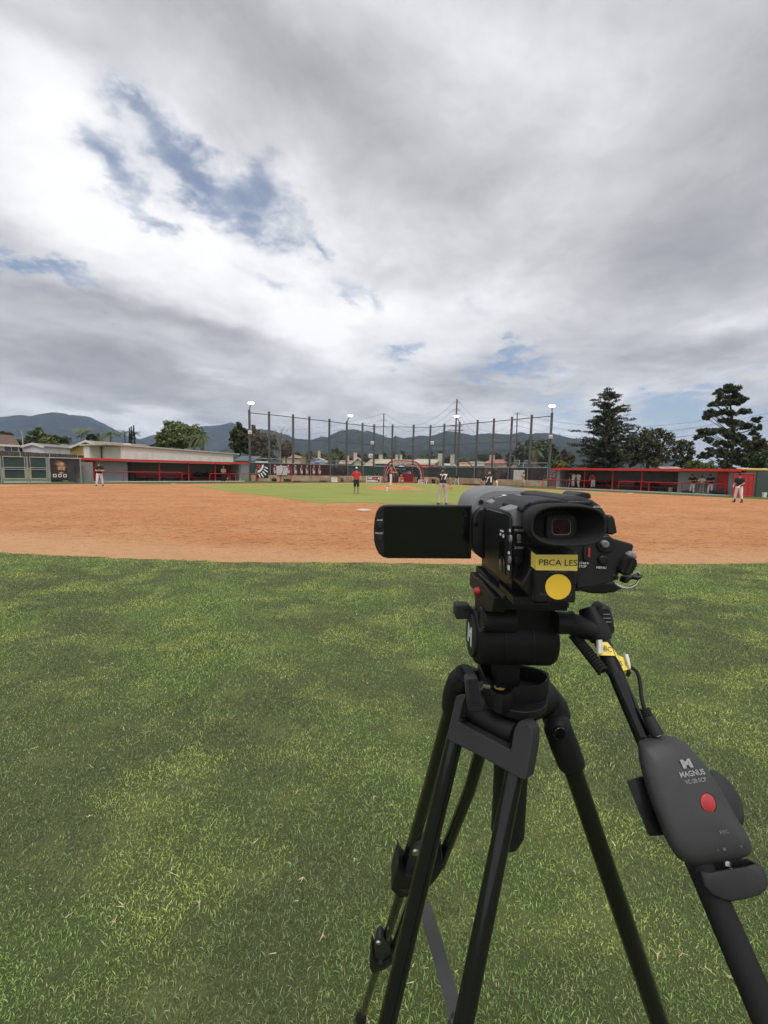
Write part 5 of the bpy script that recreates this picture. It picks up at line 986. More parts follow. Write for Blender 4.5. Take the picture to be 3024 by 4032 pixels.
# ------------------------------------------------------------------ A-frame signs
def asign(label, n, pts, Y, rz, red=True):
    a = rp(*pts[0], Y); b_ = rp(*pts[1], Y); W_ = (b_-a).length; M = Matrix.Translation((a.x, Y, 0)) @ Matrix.Rotation(rz, 4, 'Z'); H_ = W_*.50; tl = R(16)
    T = M @ Matrix.Rotation(-tl, 4, 'X'); o = empty('frame_sign', (a.x, Y, 0), label, 'sign')
    INK = mat('sign_ink', (.012, .012, .013), .6); fr = mat('sign_frame', (.58, .55, .50), .6)
    MB().box(0, W_, 0, .03, .02, H_, T).build('board', INK, o, smooth=0)
    for q in ((-.04, W_+.04, -.01, .04, -.02, .045), (-.04, W_+.04, -.01, .04, H_-.045, H_+.01), (-.04, .04, -.01, .04, .045, H_-.045), (W_-.04, W_+.04, -.01, .04, .045, H_-.045)): MB().box(*q, T).build('border', fr, o, smooth=0)
    T2 = M @ Matrix.Translation((0, H_*.62, 0)) @ Matrix.Rotation(tl, 4, 'X'); MB().box(0, W_, 0, .03, .02, H_, T2).build('back_board', RED, o, smooth=0)
    for s in (0.02, W_-.02): MB().tube([T @ Vector((s, .03, .3)), T2 @ Vector((s, 0, .3))], .015, 5).build('brace', PIPE, o)
    xa, ya = T.to_3x3() @ Vector((1, 0, 0)), T.to_3x3() @ Vector((0, 0, 1)); P_ = lambda s, z: T @ Vector((s*W_, -.013, z*H_))
    lettering('PREP', P_(.25, .68), xa, ya, H_*.25, WHT, o, width=W_*.34, bold=.02)
    T_ = MB().box(W_*.46, W_*.72, -.013, -.009, H_*.56, H_*.80, T); T_.add([T @ Vector((W_*.72, -.013, H_*.56)), T @ Vector((W_*.78, -.013, H_*.68)), T @ Vector((W_*.72, -.013, H_*.80))], [(0, 1, 2)]); T_.build('print', mat('sign_red', (.60, .05, .03), .6), o, smooth=0, fix=False)
    lettering('BASEBALL', P_(.46, .30), xa, ya, H_*.27, WHT, o, width=W_*.78, bold=.02)
    MB().add([P_(.89+.05*math.cos(k_*math.pi/8), .68+.13*math.sin(k_*math.pi/8)) for k_ in range(16)], [tuple(range(16))]).build('print', WHT, o, smooth=0)
asign('black and white baseball sign in a pale frame beside the red coach', 'r', ((125, 660), (425, 662)), 51.6, R(2))
asign('black and white baseball sign turned aside at the far corner of the cage', 'r', ((1255, 678), (1440, 672)), 51.0, R(-24))

# ------------------------------------------------------------------ small gear along the wall
b_ = cg('r', 575, 812, .10); o = empty('rosin_bottle', (b_.x, b_.y, .1), 'small white bottle with a dark cap on the mound slope', 'bottle')
zz_ = .012+.26*min(1, ((1-min(1, (Vector((b_.x, b_.y, 0))-MC).length/2.75))/.62))**.85
MB().tube([(b_.x, b_.y, zz_-.02), (b_.x, b_.y, zz_+.22), (b_.x, b_.y, zz_+.26)], [.075, .075, .045], 14).build('body', WHT, o); MB().tube([(b_.x, b_.y, zz_+.26), (b_.x, b_.y, zz_+.31)], .04, 12).build('cap', BLK, o); MB().tube([(b_.x, b_.y, zz_+.07), (b_.x, b_.y, zz_+.16)], .0765, 14, False).build('label_band', mat('label_grey', (.35, .33, .33), .6, .3, 30), o)
# red screen frame
g0, g1 = cg(3, 462, 1020), cg(3, 598, 1018); o = empty('pitching_screen', g0, 'red tubular pitching screen standing before the dark banner', 'screen'); Y = g0.y
fr = [cp(3, x, y, Y) for x, y in ((462, 1018), (464, 955), (490, 905), (505, 845), (598, 845), (598, 1018))]
for p in (fr[0], fr[-1]): p.z = .03
MB().tube(fr, .045, 8).build('frame', RED, o); MB().add(fr, [tuple(range(6))]).build('net', NET, o, smooth=0)
for p in (fr[0], fr[-1]): MB().tube([p+Vector((0, -.5, 0)), p+Vector((0, .5, 0))], .04, 7).build('foot', RED, o)
for i, (x, lean) in enumerate(((428, -.3), (440, -.2), (478, .1))):
    g = cg(3, x+8, 1018); o = empty('baseball_bat', g, 'pale wooden bat leaning on the low wall by the red screen', 'bat', 'bats leaning on the wall'); t_ = g+Vector((lean, .3, .86)); g.z = .02
    MB().tube([g, g.lerp(t_, .45), g.lerp(t_, .7), g.lerp(t_, .95)], [.032, .030, .016, .014], 8).build('barrel', mat('ash_wood', (.52, .36, .17), .5), o); MB().tube([g.lerp(t_, .95), t_], [.014, .024], 8).build('knob', MATS['ash_wood'], o)
def lowbox(name, label, n, x0, x1, y0, y1, m, cat, dy=.35):
    g0, g1 = cg(n, x0, y1), cg(n, x1, y1); h = cp(n, x0, y0, g0.y).z; o = empty(name, g0, label, cat)
    MB().box(g0.x, g1.x, g0.y, g0.y+dy, .02, max(.1, h), None).build('shell', m, o, bevel=.03)
    MB().box(g0.x-.015, g1.x+.015, g0.y-.02, g0.y+dy+.02, max(.1, h)-.02, max(.1, h)+.03, None).build('lid', m, o, bevel=.015); 
    for q in (.3, .7): MB().box(g0.x+(g1.x-g0.x)*q-.03, g0.x+(g1.x-g0.x)*q+.03, g0.y-.035, g0.y, max(.1, h)*.6, max(.1, h)*.85, None).build('latch', PIPE, o, smooth=0)
lowbox('gear_box', 'low black gear box standing under the red screen', 3, 503, 595, 985, 1016, BLK, 'box')
lowbox('speaker_box', 'small upright black speaker box by the low wall', 3, 1180, 1212, 975, 1018, BLK, 'box', .3)
p = cg(3, 390, 1012); bagm('kit_bag', 'slumped black kit bag beside the bats', (p.x, p.y, 0), .6, .4, .42, seed=40)
p = cg(4, 925, 1034); o = empty('ball_bucket', p, 'black ball bucket on the grass beyond player seventy-seven', 'bucket'); MB().tube([(p.x, p.y, 0), (p.x, p.y, .5)], [.22, .26], 14).build('pail', BLK, o); MB().tube([(p.x, p.y, .5), (p.x, p.y, .54)], [.28, .27], 14).build('lid', BLK, o)
def tarp(label, n, x0, x1, y, m, dy, h=.1):
    g0, g1 = cg(n, x0, y), cg(n, x1, y); o = empty('folded_tarp', g0, label, 'tarp'); nx = 12; V = []
    for k in range(2):
        mb = MB(); rows = []
        for j in range(5): rows.append([Vector((g0.x+(g1.x-g0.x)*(i/nx)*(1-.06*k)+.03*k, g0.y+dy*j/4*(1-.15*k), (.005 if j in (0, 4) or i in (0, nx) else h*(.6+.5*mnoise.noise(Vector((i*.7+k, j*.9, x0)))))+.012+.05*k)) for i in range(nx+1)])
        mb.loft(rows, False, False, closed=False); mb.build('fold', m, o, smooth=60, fix=False)
tarp('flat black tarp on the grass by the low wall, beside the red screen', 3, 605, 725, 1019, BLK, .9)
tarp('small black tarp lying by the low wall before the dark banner', 3, 918, 1020, 1017, BLK, .8, .16)
tarp('long dark tarp with pale edge on the grass before the far wall', 4, 1285, 1465, 1055, BLK, 1.0, .14)
g0, g1 = cg(3, 1075, 1020), cg(3, 1142, 1020); o = empty('leaning_board', g0, 'pale square board leaning on the low wall', 'board'); M, Ln = frame((g0.x, g0.y), (g1.x, g1.y)); T = M @ Matrix.Rotation(R(-14), 4, 'X'); h = onp(M, 3, 1100, 964).z
MB().box(0, Ln, 0, .03, .02, h, T).build('sheet', mat('board_grey', (.52, .51, .48), .7, .1), o, smooth=0)
for q in ((0, Ln, 0, .06), (0, Ln, h-.06, h), (0, .06, .06, h-.06), (Ln-.06, Ln, .06, h-.06)): MB().box(q[0], q[1], -.012, .0, q[2], q[3], T).build('border', WHT, o, smooth=0)
p = cg(3, 1165, 1020); o = empty('fielding_glove', p, 'orange fielding glove dropped at the foot of the low wall', 'glove')
def glove_parts(c, s, m, o, up=Vector((0, 0, 1)), side=Vector((1, 0, 0)), nrm=Vector((0, -1, 0))):
    c = Vector(c)
    rs = [[c+side*(s*.5*k*math.cos(a))+up*(s*(z+.06*math.sin(a)*0))+nrm*(s*.22*k*math.sin(a)) for a in (2*math.pi*j/12 for j in range(12))] for k, z in ((.45, -.5), (.8, -.3), (1, .0), (.9, .25), (.5, .36))]
    MB().loft(rs).build('palm', m, o, smooth=60)
    for i in range(4):
        q = (i-1.5)*.26; MB().tube([c+side*(s*q)+up*(s*.2), c+side*(s*q*1.25)+up*(s*.55)+nrm*(s*.05), c+side*(s*q*1.3)+up*(s*.78)+nrm*(s*.2)], [s*.15, s*.14, s*.08], 7).build('finger', m, o)
    MB().tube([c+side*(s*.42)+up*(-s*.05), c+side*(s*.72)+up*(s*.15)+nrm*(s*.1), c+side*(s*.8)+up*(s*.4)+nrm*(s*.2)], [s*.16, s*.15, s*.09], 7).build('thumb', m, o)
    MB().add([c+side*(s*.42)+up*(s*.1), c+side*(s*.75)+up*(s*.25)+nrm*(s*.1), c+side*(s*.72)+up*(s*.55)+nrm*(s*.18), c+side*(s*.48)+up*(s*.6)+nrm*(s*.1)], [(0, 1, 2, 3)]).build('webbing', m, o, smooth=0)
glove_parts((p.x, p.y, .1), .17, mat('glove_orange', (.50, .16, .04), .6), o)
p = cg('r', 1185, 664); o = empty('fielding_glove', p, 'orange fielding glove on the ground beside the batting cage wheel', 'glove'); glove_parts((p.x, p.y, .1), .2, MATS['glove_orange'], o)

# ------------------------------------------------------------------ air
hz = MB().box(-6600, 6600, -300, 7400, -1.2, 640).build('haze', mat('haze_dummy', (1, 1, 1)), smooth=0)
hm = bpy.data.materials.new('haze_air'); hm.use_nodes = True; t = hm.node_tree; t.nodes.clear(); ou = t.nodes.new('ShaderNodeOutputMaterial'); pv = t.nodes.new('ShaderNodeVolumePrincipled')
pv.inputs['Color'].default_value = (.50, .66, .95, 1); pv.inputs['Density'].default_value = HAZE_D; pv.inputs['Anisotropy'].default_value = 0.0
hm.cycles.homogeneous_volume = True; pv.inputs['Density Attribute'].default_value = ''; t.links.new(pv.outputs[0], ou.inputs['Volume']); hz.data.materials.clear(); hz.data.materials.append(hm); tag(hz, 'thin blue summer haze', kind='stuff')
# ------------------------------------------------------------------ people
def V3(*a): return Vector(a)
BASE = dict(pel=V3(0, 0, .95), ch=V3(0, 0, 1.34), nk=V3(0, .005, 1.50), hd=V3(0, -.025, 1.665), look=V3(0, -1, 0),
            sL=V3(.185, 0, 1.43), eL=V3(.235, .03, 1.16), wL=V3(.235, -.05, .92), sR=V3(-.185, 0, 1.43), eR=V3(-.235, .03, 1.16), wR=V3(-.235, -.05, .92),
            hL=V3(.09, 0, .93), kL=V3(.11, -.02, .50), aL=V3(.12, .02, .09), hR=V3(-.09, 0, .93), kR=V3(-.11, -.02, .50), aR=V3(-.12, .02, .09), tL=V3(.14, -.15, .035), tR=V3(-.14, -.15, .035))
def pose(**k):
    P = {a: b_.copy() for a, b_ in BASE.items()}
    ln = k.pop('lean', 0); tw = k.pop('twist', 0); sink = k.pop('sink', V3(0, 0, 0)); sp = k.pop('spread', 0)
    up = ('ch', 'nk', 'hd', 'sL', 'eL', 'wL', 'sR', 'eR', 'wR'); Mr = Matrix.Rotation(R(ln), 3, 'X') @ Matrix.Rotation(R(tw), 3, 'Z')
    for a in up: P[a] = P['pel']+Mr @ (P[a]-P['pel'])
    for a in up+('pel', 'hL', 'hR'): P[a] = P[a]+sink
    for s, sg in (('L', 1), ('R', -1)):
        for j in ('a', 't'): P[j+s].x += sg*sp
        P['k'+s].x += sg*sp*.5
    for a, b_ in k.items(): P[a] = Vector(b_)
    return P
def slab(mb, p, q, r0, r1, n=10, k=5):
    """tapered limb with rounded ends"""
    d = (q-p); L_ = d.length; d.normalize(); pts, rs = [], []
    for t in (-1, -.7, 0): pts.append(p+d*(r0*t*.9)); rs.append(r0*math.sqrt(max(.02, 1-t*t)))
    for i in range(1, k): pts.append(p+d*(L_*i/k)); rs.append(r0+(r1-r0)*i/k)
    for t in (0, .7, 1): pts.append(q+d*(r1*t*.9)); rs.append(r1*math.sqrt(max(.02, 1-t*t)))
    mb.tube(pts, rs, n)
def person(label, loc, rz, P, H=1.8, top='black', topc=(.02, .02, .022), pants=(.70, .68, .66), skin=(.42, .25, .17), shoe=(.03, .03, .03), head='cap', hair=(.03, .02, .015), capc=(.02, .02, .022), sleeve=.62, under=None, shorts=False, number=None, socks=None, vox=.018, group=None, fing=True, cat='person'):
    o = empty('person', loc, label, cat, group); S = H/1.8
    W = Matrix.Translation(Vector(loc)) @ Matrix.Rotation(rz, 4, 'Z') @ Matrix.Scale(S, 4)
    mb = MB(); segs = []
    def seg(p, q, r0, r1, key, shape=True):
        segs.append((p, q, r0, r1, key))
        if shape: slab(mb, p, q, r0, r1)
    # torso: elliptical sections along the spine
    ax = (P['sL']-P['sR']).normalized(); sp = [(P['pel']-V3(0, 0, .06), .150, .110), (P['pel']+V3(0, 0, .02), .165, .120), (P['pel'].lerp(P['ch'], .40), .150, .112), (P['pel'].lerp(P['ch'], .8), .172, .122), (P['ch'].lerp(P['nk'], .25), .180, .115), (P['ch'].lerp(P['nk'], .65), .150, .09), (P['ch'].lerp(P['nk'], .95), .075, .065)]
    rings = []
    for i, (c, rx, ry) in enumerate(sp):
        d = (sp[min(i+1, len(sp)-1)][0]-sp[max(i-1, 0)][0]).normalized(); a1 = (ax if i > 2 else V3(1, 0, 0).lerp(ax, .3)); a1 = (a1-d*a1.dot(d)).normalized(); a2 = d.cross(a1)
        rings.append([c+a1*(rx*math.cos(t))+a2*(ry*math.sin(t)) for t in (2*math.pi*j/18 for j in range(18))])
    mb.loft(rings)
    segs += [(P['pel'].lerp(P['ch'], .06), P['ch'], .16, .16, 'top'), (P['ch'], P['nk']-V3(0, 0, .01), .16, .06, 'top'), (P['pel']-V3(0, 0, .06), P['pel'].lerp(P['ch'], .02), .16, .16, 'pants')]
    seg(P['nk']-V3(0, 0, .02), P['hd']-V3(0, 0, .03), .058, .054, 'skin')
    # head
    lk_ = P['look'].normalized(); upv = (P['hd']-P['nk']).normalized(); sd_ = lk_.cross(V3(0, 0, 1)).normalized(); up2 = sd_.cross(lk_)
    hd = P['hd']; hr = []
    for i in range(9):
        t = -math.pi/2+math.pi*i/8; k = math.cos(t); z = math.sin(t); jaw = .80 if z < -.3 else 1
        hr.append([hd+sd_*(.076*k*jaw*math.cos(a)+0)+lk_*(.096*k*math.sin(a)*(.95 if z < -.3 else 1)+(.012 if z < -.2 else 0))+up2*(.120*z) for a in (2*math.pi*j/16 for j in range(16))])
    mb.loft(hr); segs.append((hd-up2*.06, hd+up2*.05, .09, .09, 'skin'))
    slab(mb, hd+lk_*.088+up2*.012, hd+lk_*.108-up2*.022, .008, .014, 7, 2)
    for s_ in (-1, 1): slab(mb, hd+sd_*(s_*.078)+up2*.018, hd+sd_*(s_*.080)-up2*.022, .012, .009, 7, 2)
    # arms
    for s_ in 'LR':
        a, e_, w_ = P['s'+s_], P['e'+s_], P['w'+s_]; mid = a.lerp(e_, min(1, sleeve)); fk = 'under' if under and (under[1] in (s_, 'B')) else 'skin'
        seg(a, mid, .072, .066, 'top'); seg(mid, e_, .052, .044, fk); seg(e_, w_, .046, .032, fk)
        if sleeve > 1: segs[-1] = (e_, w_, .046, .032, 'top'); segs[-2] = (mid, e_, .052, .044, 'top')
        d = (w_-e_).normalized(); pal = w_+d*.075; seg(w_, pal, .033, .036, 'skin')
        if fing:
            cr = d.cross(V3(0, 1, 0) if abs(d.y) < .8 else V3(1, 0, 0)).normalized(); nr = cr.cross(d)
            for i in range(4):
                b0 = w_+d*.085+cr*((i-1.5)*.021); ln = (.062, .075, .070, .055)[i]; seg(b0, b0+d*(ln*.6)+nr*.006, .0105, .0095, 'skin'); seg(b0+d*(ln*.6)+nr*.006, b0+d*ln+nr*.024, .0095, .008, 'skin')
            b0 = w_+d*.03+cr*.03; seg(b0, b0+d*.045+cr*.028+nr*.012, .012, .010, 'skin')
        h_, k_, n_ = P['h'+s_], P['k'+s_], P['a'+s_]; pk = 'pants'
        if shorts:
            m2 = h_.lerp(k_, .88); seg(h_, m2, .098, .092, 'pants'); seg(m2, k_, .062, .056, 'skin'); seg(k_, n_, .056, .038, 'skin')
        else:
            seg(h_, k_, .100, .074, 'pants'); m2 = k_.lerp(n_, .62 if socks else .97); seg(k_, m2, .074, .058, 'pants'); seg(m2, n_, .050 if socks else .056, .045, 'socks' if socks else 'pants')
        seg(n_+V3(0, 0, -.025), P['t'+s_], .048, .036, 'shoe'); seg(n_+V3(0, .045, -.035), n_+V3(0, 0, -.035), .042, .045, 'shoe')
    me = bpy.data.meshes.new('b'); me.from_pydata(mb.v, [], mb.f); tmp = bpy.data.objects.new('b', me); COL.objects.link(tmp)
    md = tmp.modifiers.new('r', 'REMESH'); md.mode = 'VOXEL'; md.voxel_size = vox; ms = tmp.modifiers.new('s', 'SMOOTH'); ms.factor = .5; ms.iterations = 2
    res = bpy.data.meshes.new_from_object(tmp.evaluated_get(bpy.context.evaluated_depsgraph_get())); bpy.data.objects.remove(tmp); bpy.data.meshes.remove(me)
    keys = ['top', 'pants', 'skin', 'shoe', 'under', 'socks', 'eye']
    cm = lambda k, c, r=.85, bs=50: mat('%s_%02d%02d%02d' % (k, *[int(q*99) for q in c]), c, r, .14, 9, bump=.5, bscale=bs)
    for m in (cm('cloth', topc), cm('cloth', pants), cm('skin', skin, .55), cm('shoe', shoe, .6), cm('cloth', under[0] if under else topc), cm('cloth', socks or pants), cm('eye', (.03, .02, .02), .3)): res.materials.append(m)
    n = len(res.polygons); cen = np.empty(n*3); res.polygons.foreach_get('center', cen); cen = cen.reshape(n, 3); best = np.full(n, 1e9); mi = np.zeros(n, np.int32)
    for p, q, r0, r1, key in segs:
        p_, q_ = np.array(p), np.array(q); d = q_-p_; L2 = max(1e-9, (d*d).sum()); t = ((cen-p_) @ d)/L2; tc_ = np.clip(t, 0, 1); dist = np.linalg.norm(cen-(p_+tc_[:, None]*d), axis=1)-(r0+(r1-r0)*tc_)
        b_ = dist < best; best[b_] = dist[b_]; mi[b_] = keys.index(key)
    for s_ in (-1, 1):
        e_ = np.array(hd+lk_*.085+sd_*(s_*.032)+up2*.018); mi[np.linalg.norm(cen-e_, axis=1) < .016] = 6
    mo = np.array(hd+lk_*.092-up2*.052); dm = cen-mo; mi[(np.abs(dm @ np.array(sd_)) < .024) & (np.abs(dm @ np.array(up2)) < .008) & (np.linalg.norm(dm, axis=1) < .04)] = 6
    res.polygons.foreach_set('material_index', mi); res.polygons.foreach_set('use_smooth', [True]*n); res.transform(W)
    res.name = 'body'; bo = bpy.data.objects.new('body', res); COL.objects.link(bo); adopt(bo, o)
    def headdome(k, z0, z1, m, name, parent, fr=1.0):
        rg = []
        for i in range(8):
            t = z0+(math.pi/2-z0)*i/7; kk = math.cos(t)
            rg.append([W @ (hd+sd_*(.076*k*kk*math.cos(a))+lk_*(.096*k*kk*math.sin(a)*fr)+up2*(.120*k*math.sin(t)+.004)) for a in (2*math.pi*j/18 for j in range(18))])
        return MB().loft(rg, False, True).build(name, m, parent, smooth=60)
    if head == 'cap':
        c_ = headdome(1.10, .20, 0, cm('cloth', capc), 'cap', o); headdome(1.05, -.35, 0, cm('hair', hair), 'hair', o, .92)
        br = [W @ (hd+lk_*(.09+.085*math.cos(a)*1.0)+sd_*(.075*math.sin(a))+up2*(.030-.02*math.cos(a))) for a in (math.pi/2-math.pi*j/10 for j in range(11))]
        MB().prism(br, W.to_3x3() @ (up2*.008)).build('brim', cm('cloth', capc), c_, smooth=0)
    elif head == 'helmet':
        hm_ = mat('helmet_%02d' % int(capc[0]*99), capc, .25, .1, coat=.5); c_ = headdome(1.30, -.25, 0, hm_, 'helmet', o)
        for s_ in (-1, 1): MB().tube([W @ (hd+sd_*(s_*.098)+up2*.02), W @ (hd+sd_*(s_*.098)-up2*.07+lk_*.02)], [.05*S, .04*S], 8).build('ear_flap', hm_, c_)
        br = [W @ (hd+lk_*(.105+.06*math.cos(a))+sd_*(.085*math.sin(a))+up2*(.045-.015*math.cos(a))) for a in (math.pi/2-math.pi*j/10 for j in range(11))]; MB().prism(br, W.to_3x3() @ (up2*.01)).build('brim', hm_, c_, smooth=0)
    else: headdome(1.10, -.25, 0, cm('hair', hair), 'hair', o, .95)
    if number:
        bv = BVHTree.FromPolygons([v.co.copy() for v in res.vertices], [tuple(p.vertices) for p in res.polygons]); dn = (P['nk']-P['pel']).normalized(); bk = ax.cross(dn).normalized()
        if bk.dot(lk_) > 0: bk = -bk
        if number[1] == 'front': bk = -bk
        bw = (W.to_3x3() @ bk).normalized(); cc = W @ (P['pel'].lerp(P['ch'], .78)+bk*.35); rgt = bw.cross(Vector((0, 0, 1))); rgt = -rgt.normalized()
        def proj(p):
            h = bv.ray_cast(p, -bw); return (h[0]+bw*.012) if h[0] is not None else p-bw*.2*S
        lettering(number[0], cc, rgt, Vector((0, 0, 1)), number[2]*S, mat('number_white', (.75, .75, .74), .7), o, bold=.035, fn=proj, name='shirt_number')
    # belt
    return o, W, P
BKC, WHC, GYC, RDC = (.018, .018, .021), (.70, .68, .67), (.42, .39, .36), (.55, .035, .045)
g = cg(3, 1366, 1160)
person('coach in a red jacket, black shorts and white cap standing on the infield grass', (g.x, g.y, 0), R(176), pose(wL=(.26, -.10, .92), eL=(.29, .02, 1.17), eR=(-.29, .02, 1.17), wR=(-.27, -.08, .93)), 1.76, topc=RDC, pants=(.02, .02, .024), under=((.70, .66, .70), 'B'), shorts=True, capc=(.72, .70, .66), skin=(.26, .14, .09), shoe=(.30, .29, .29), sleeve=.8)
o_, W_, P_ = person('player in a black helmet and jersey seventy-seven with grey trousers', (gnd(1742, 1987).x, gnd(1742, 1987).y, 0), R(186), pose(lean=6, wL=(.20, -.22, .98), eL=(.27, .02, 1.14), eR=(-.30, .02, 1.18), wR=(-.34, -.02, .93), spread=.06, hd=(0, -.12, 1.64)), 1.83, topc=BKC, pants=(.45, .42, .385), head='helmet', capc=(.02, .02, .022), number=('77', 'back', .24), shoe=(.05, .05, .05), vox=.012)
pw = W_ @ (P_['wL']+V3(.02, -.02, -.10)); ob = empty('fielding_glove', pw, 'tan leather glove held low by player seventy-seven', 'glove'); glove_parts(W_ @ (P_['wR']+V3(0, -.01, -.12)), .17, mat('glove_tan', (.50, .33, .16), .6), ob, up=V3(0, 0, -1), nrm=V3(0, -1, 0))
g = at(*C(5, 78, 1000), 17.0)
person('player in black cap and jersey seventy-one with one white sleeve behind the camcorder', (g.x, 17.0, 0), R(165), pose(lean=8, eL=(.30, -.03, 1.17), wL=(.34, -.22, 1.03), eR=(-.32, 0, 1.17), wR=(-.36, -.12, .95), spread=.08, look=(-.2, -1, -.05)), 1.75, topc=BKC, pants=WHC, capc=BKC, number=('71', 'back', .23), under=((.72, .71, .70), 'R'), vox=.012)
g = cg(1, 1187, 1088)
person('player in a black shirt and white trousers with folded arms on the clay', (g.x, g.y, 0), R(62), pose(eL=(.25, -.10, 1.16), wL=(-.02, -.20, 1.20), eR=(-.25, -.10, 1.16), wR=(.02, -.22, 1.14), spread=.10), 1.84, topc=BKC, pants=(.66, .62, .66), socks=(.03, .03, .04), shoe=(.55, .50, .44))
g = cg(2, 1148, 1026)
person('man in an olive shirt and black trousers in front of the long dugout', (g.x, g.y, 0), R(35), pose(eL=(.24, -.05, 1.15), wL=(.10, -.25, 1.18), eR=(-.24, -.05, 1.15), wR=(-.08, -.26, 1.16)), 1.74, topc=(.20, .17, .11), pants=BKC, hair=(.04, .03, .02), head='cap', capc=(.12, .11, .08), shoe=(.5, .48, .44))
g = cg(3, 183, 1012)
person('man in a grey green shirt and dark trousers beside the striped banner', (g.x, g.y, 0), R(80), pose(), 1.72, topc=(.15, .17, .13), pants=(.02, .022, .03), head='cap', capc=(.10, .11, .09))
g = cp('r', 655, 700, MC.y+.2)
o_, W_, P_ = person('pitcher in a red shirt and white trousers standing on the mound', (g.x, MC.y+.15, .255), R(78), pose(lean=5, eL=(.24, -.08, 1.16), wL=(.05, -.30, 1.16), eR=(-.24, -.08, 1.16), wR=(-.05, -.30, 1.14)), 1.82, topc=(.62, .06, .05), pants=(.72, .71, .70), capc=BKC, shoe=(.55, .46, .22))
ob = empty('fielding_glove', W_ @ P_['wL'], 'tan glove held at the chest of the red pitcher', 'glove'); glove_parts(W_ @ (P_['wL']+V3(0, -.13, -.02)), .16, MATS['glove_tan'], ob, up=V3(1, 0, .2).normalized(), side=V3(0, 1, 0), nrm=V3(0, 0, 1))
g = rp(872, 660, 51.9)
CROUCH = dict(sink=V3(0, .12, -.62), lean=22, kL=(.26, -.28, .42), aL=(.22, .02, .09), tL=(.28, -.14, .035), kR=(-.26, -.28, .42), aR=(-.22, .02, .09), tR=(-.28, -.14, .035))
person('catcher in an orange top crouching in the batting cage', (g.x, 51.9, 0), R(8), pose(**CROUCH, eL=(.26, -.22, .62), wL=(.12, -.45, .66), eR=(-.26, -.2, .6), wR=(-.2, -.38, .42), look=V3(0, -1, .1)), 1.80, topc=(.50, .22, .08), pants=WHC, head='helmet', capc=(.30, .22, .16))
g = rp(852, 640, 53.4)
person('umpire all in black standing behind the crouching catcher', (g.x, 53.4, 0), 0.0, pose(lean=16, eL=(.26, -.2, 1.1), wL=(.2, -.36, .95), eR=(-.26, -.2, 1.1), wR=(-.2, -.36, .95), sink=V3(0, .06, -.06)), 1.78, topc=(.012, .012, .014), pants=(.03, .03, .035), head='helmet', capc=(.012, .012, .013), skin=(.12, .07, .05))
g = rp(745, 655, 52.3)
o_, W_, P_ = person('batter in dark kit holding a yellow bat over his shoulder', (g.x, 52.3, 0), R(55), pose(lean=10, spread=.14, sink=V3(0, .03, -.05), eL=(.24, -.2, 1.22), wL=(.0, -.26, 1.40), eR=(-.30, -.05, 1.30), wR=(-.06, -.20, 1.42)), 1.80, topc=(.05, .06, .05), pants=(.06, .06, .065), head='helmet', capc=(.06, .075, .06))
h0 = W_ @ (P_['wR']+V3(0, -.04, .02)); h1 = rp(728, 335, 52.3); h1.y = h0.y+.1; d = (h1-h0).normalized()*.82; ob = empty('baseball_bat', h0, 'yellow bat raised by the batter in the cage', 'bat')
MB().tube([h0-d*.08, h0+d*.4, h0+d*.62, h0+d], [.016, .018, .035, .038], 9).build('barrel', mat('bat_yellow', (.62, .46, .10), .4), ob); MB().tube([h0-d*.11, h0-d*.07], [.028, .02], 8).build('knob', BLK, ob)
SIT = dict(sink=V3(0, .05, -.47), kL=(.13, -.36, .52), aL=(.13, -.34, .09), tL=(.14, -.50, .035), kR=(-.13, -.36, .52), aR=(-.13, -.34, .09), tR=(-.14, -.50, .035))
def sit(**k): d = dict(SIT); d.update(dict(eL=(.26, -.08, .72), wL=(.14, -.30, .60), eR=(-.26, -.08, .72), wR=(-.14, -.30, .60))); d.update(k); return pose(**d)
def bench_for(loc, rz, label):
    M = Matrix.Translation(loc) @ Matrix.Rotation(rz, 4, 'Z'); o = empty('stool', loc, label, 'stool'); MB().box(-.22, .22, -.18, .22, .36, .40, M).build('seat', BLK, o, smooth=0)
    for sx_ in (-1, 1):
        for sy in (-.15, .19): MB().tube([M @ Vector((sx_*.19, sy, 0)), M @ Vector((sx_*.19, sy, .37))], .012, 6).build('leg', PIPE, o)
g = cp(4, 250, 930, 57.6); person('person in dark clothes sitting before the dark container', (g.x, 57.6, .27), R(10), sit(), 1.82, topc=BKC, pants=BKC, skin=(.3, .18, .12), head='hair'); bench_for(Vector((g.x, 57.6, .27)), R(10), 'small stool under the person before the dark container')
tag(MB().box(g.x-.8, g.x+.8, 56.9, 58.4, 0, .27).build('timber_step', mat('step_wood', (.28, .2, .13), .9), bevel=.01), 'low timber step under the person before the dark container', 'step')
g = cp(4, 752, 950, 58.2); person('person in dark clothes sitting beside the cage corner', (g.x, 58.2, 0), R(-15), sit(), 1.8, topc=(.05, .05, .06), pants=BKC, head='cap', capc=BKC); bench_for(Vector((g.x, 58.2, 0)), R(-15), 'small stool under the person beside the cage corner')
g = cg(4, 1200, 1049)
person('player in a black top and white trousers bending forward by the far wall', (g.x, g.y, 0), R(-30), pose(lean=62, sink=V3(0, .18, -.10), spread=.14, kL=(.18, -.10, .48), kR=(-.18, -.10, .48), eL=(.30, -.32, .86), wL=(.20, -.20, .62), eR=(-.30, -.32, .86), wR=(-.20, -.20, .62), look=V3(0, -1, -.3)), 1.78, topc=BKC, pants=(.70, .69, .68), capc=BKC, shoe=(.6, .6, .6))
g = cg(5, 478, 1074)
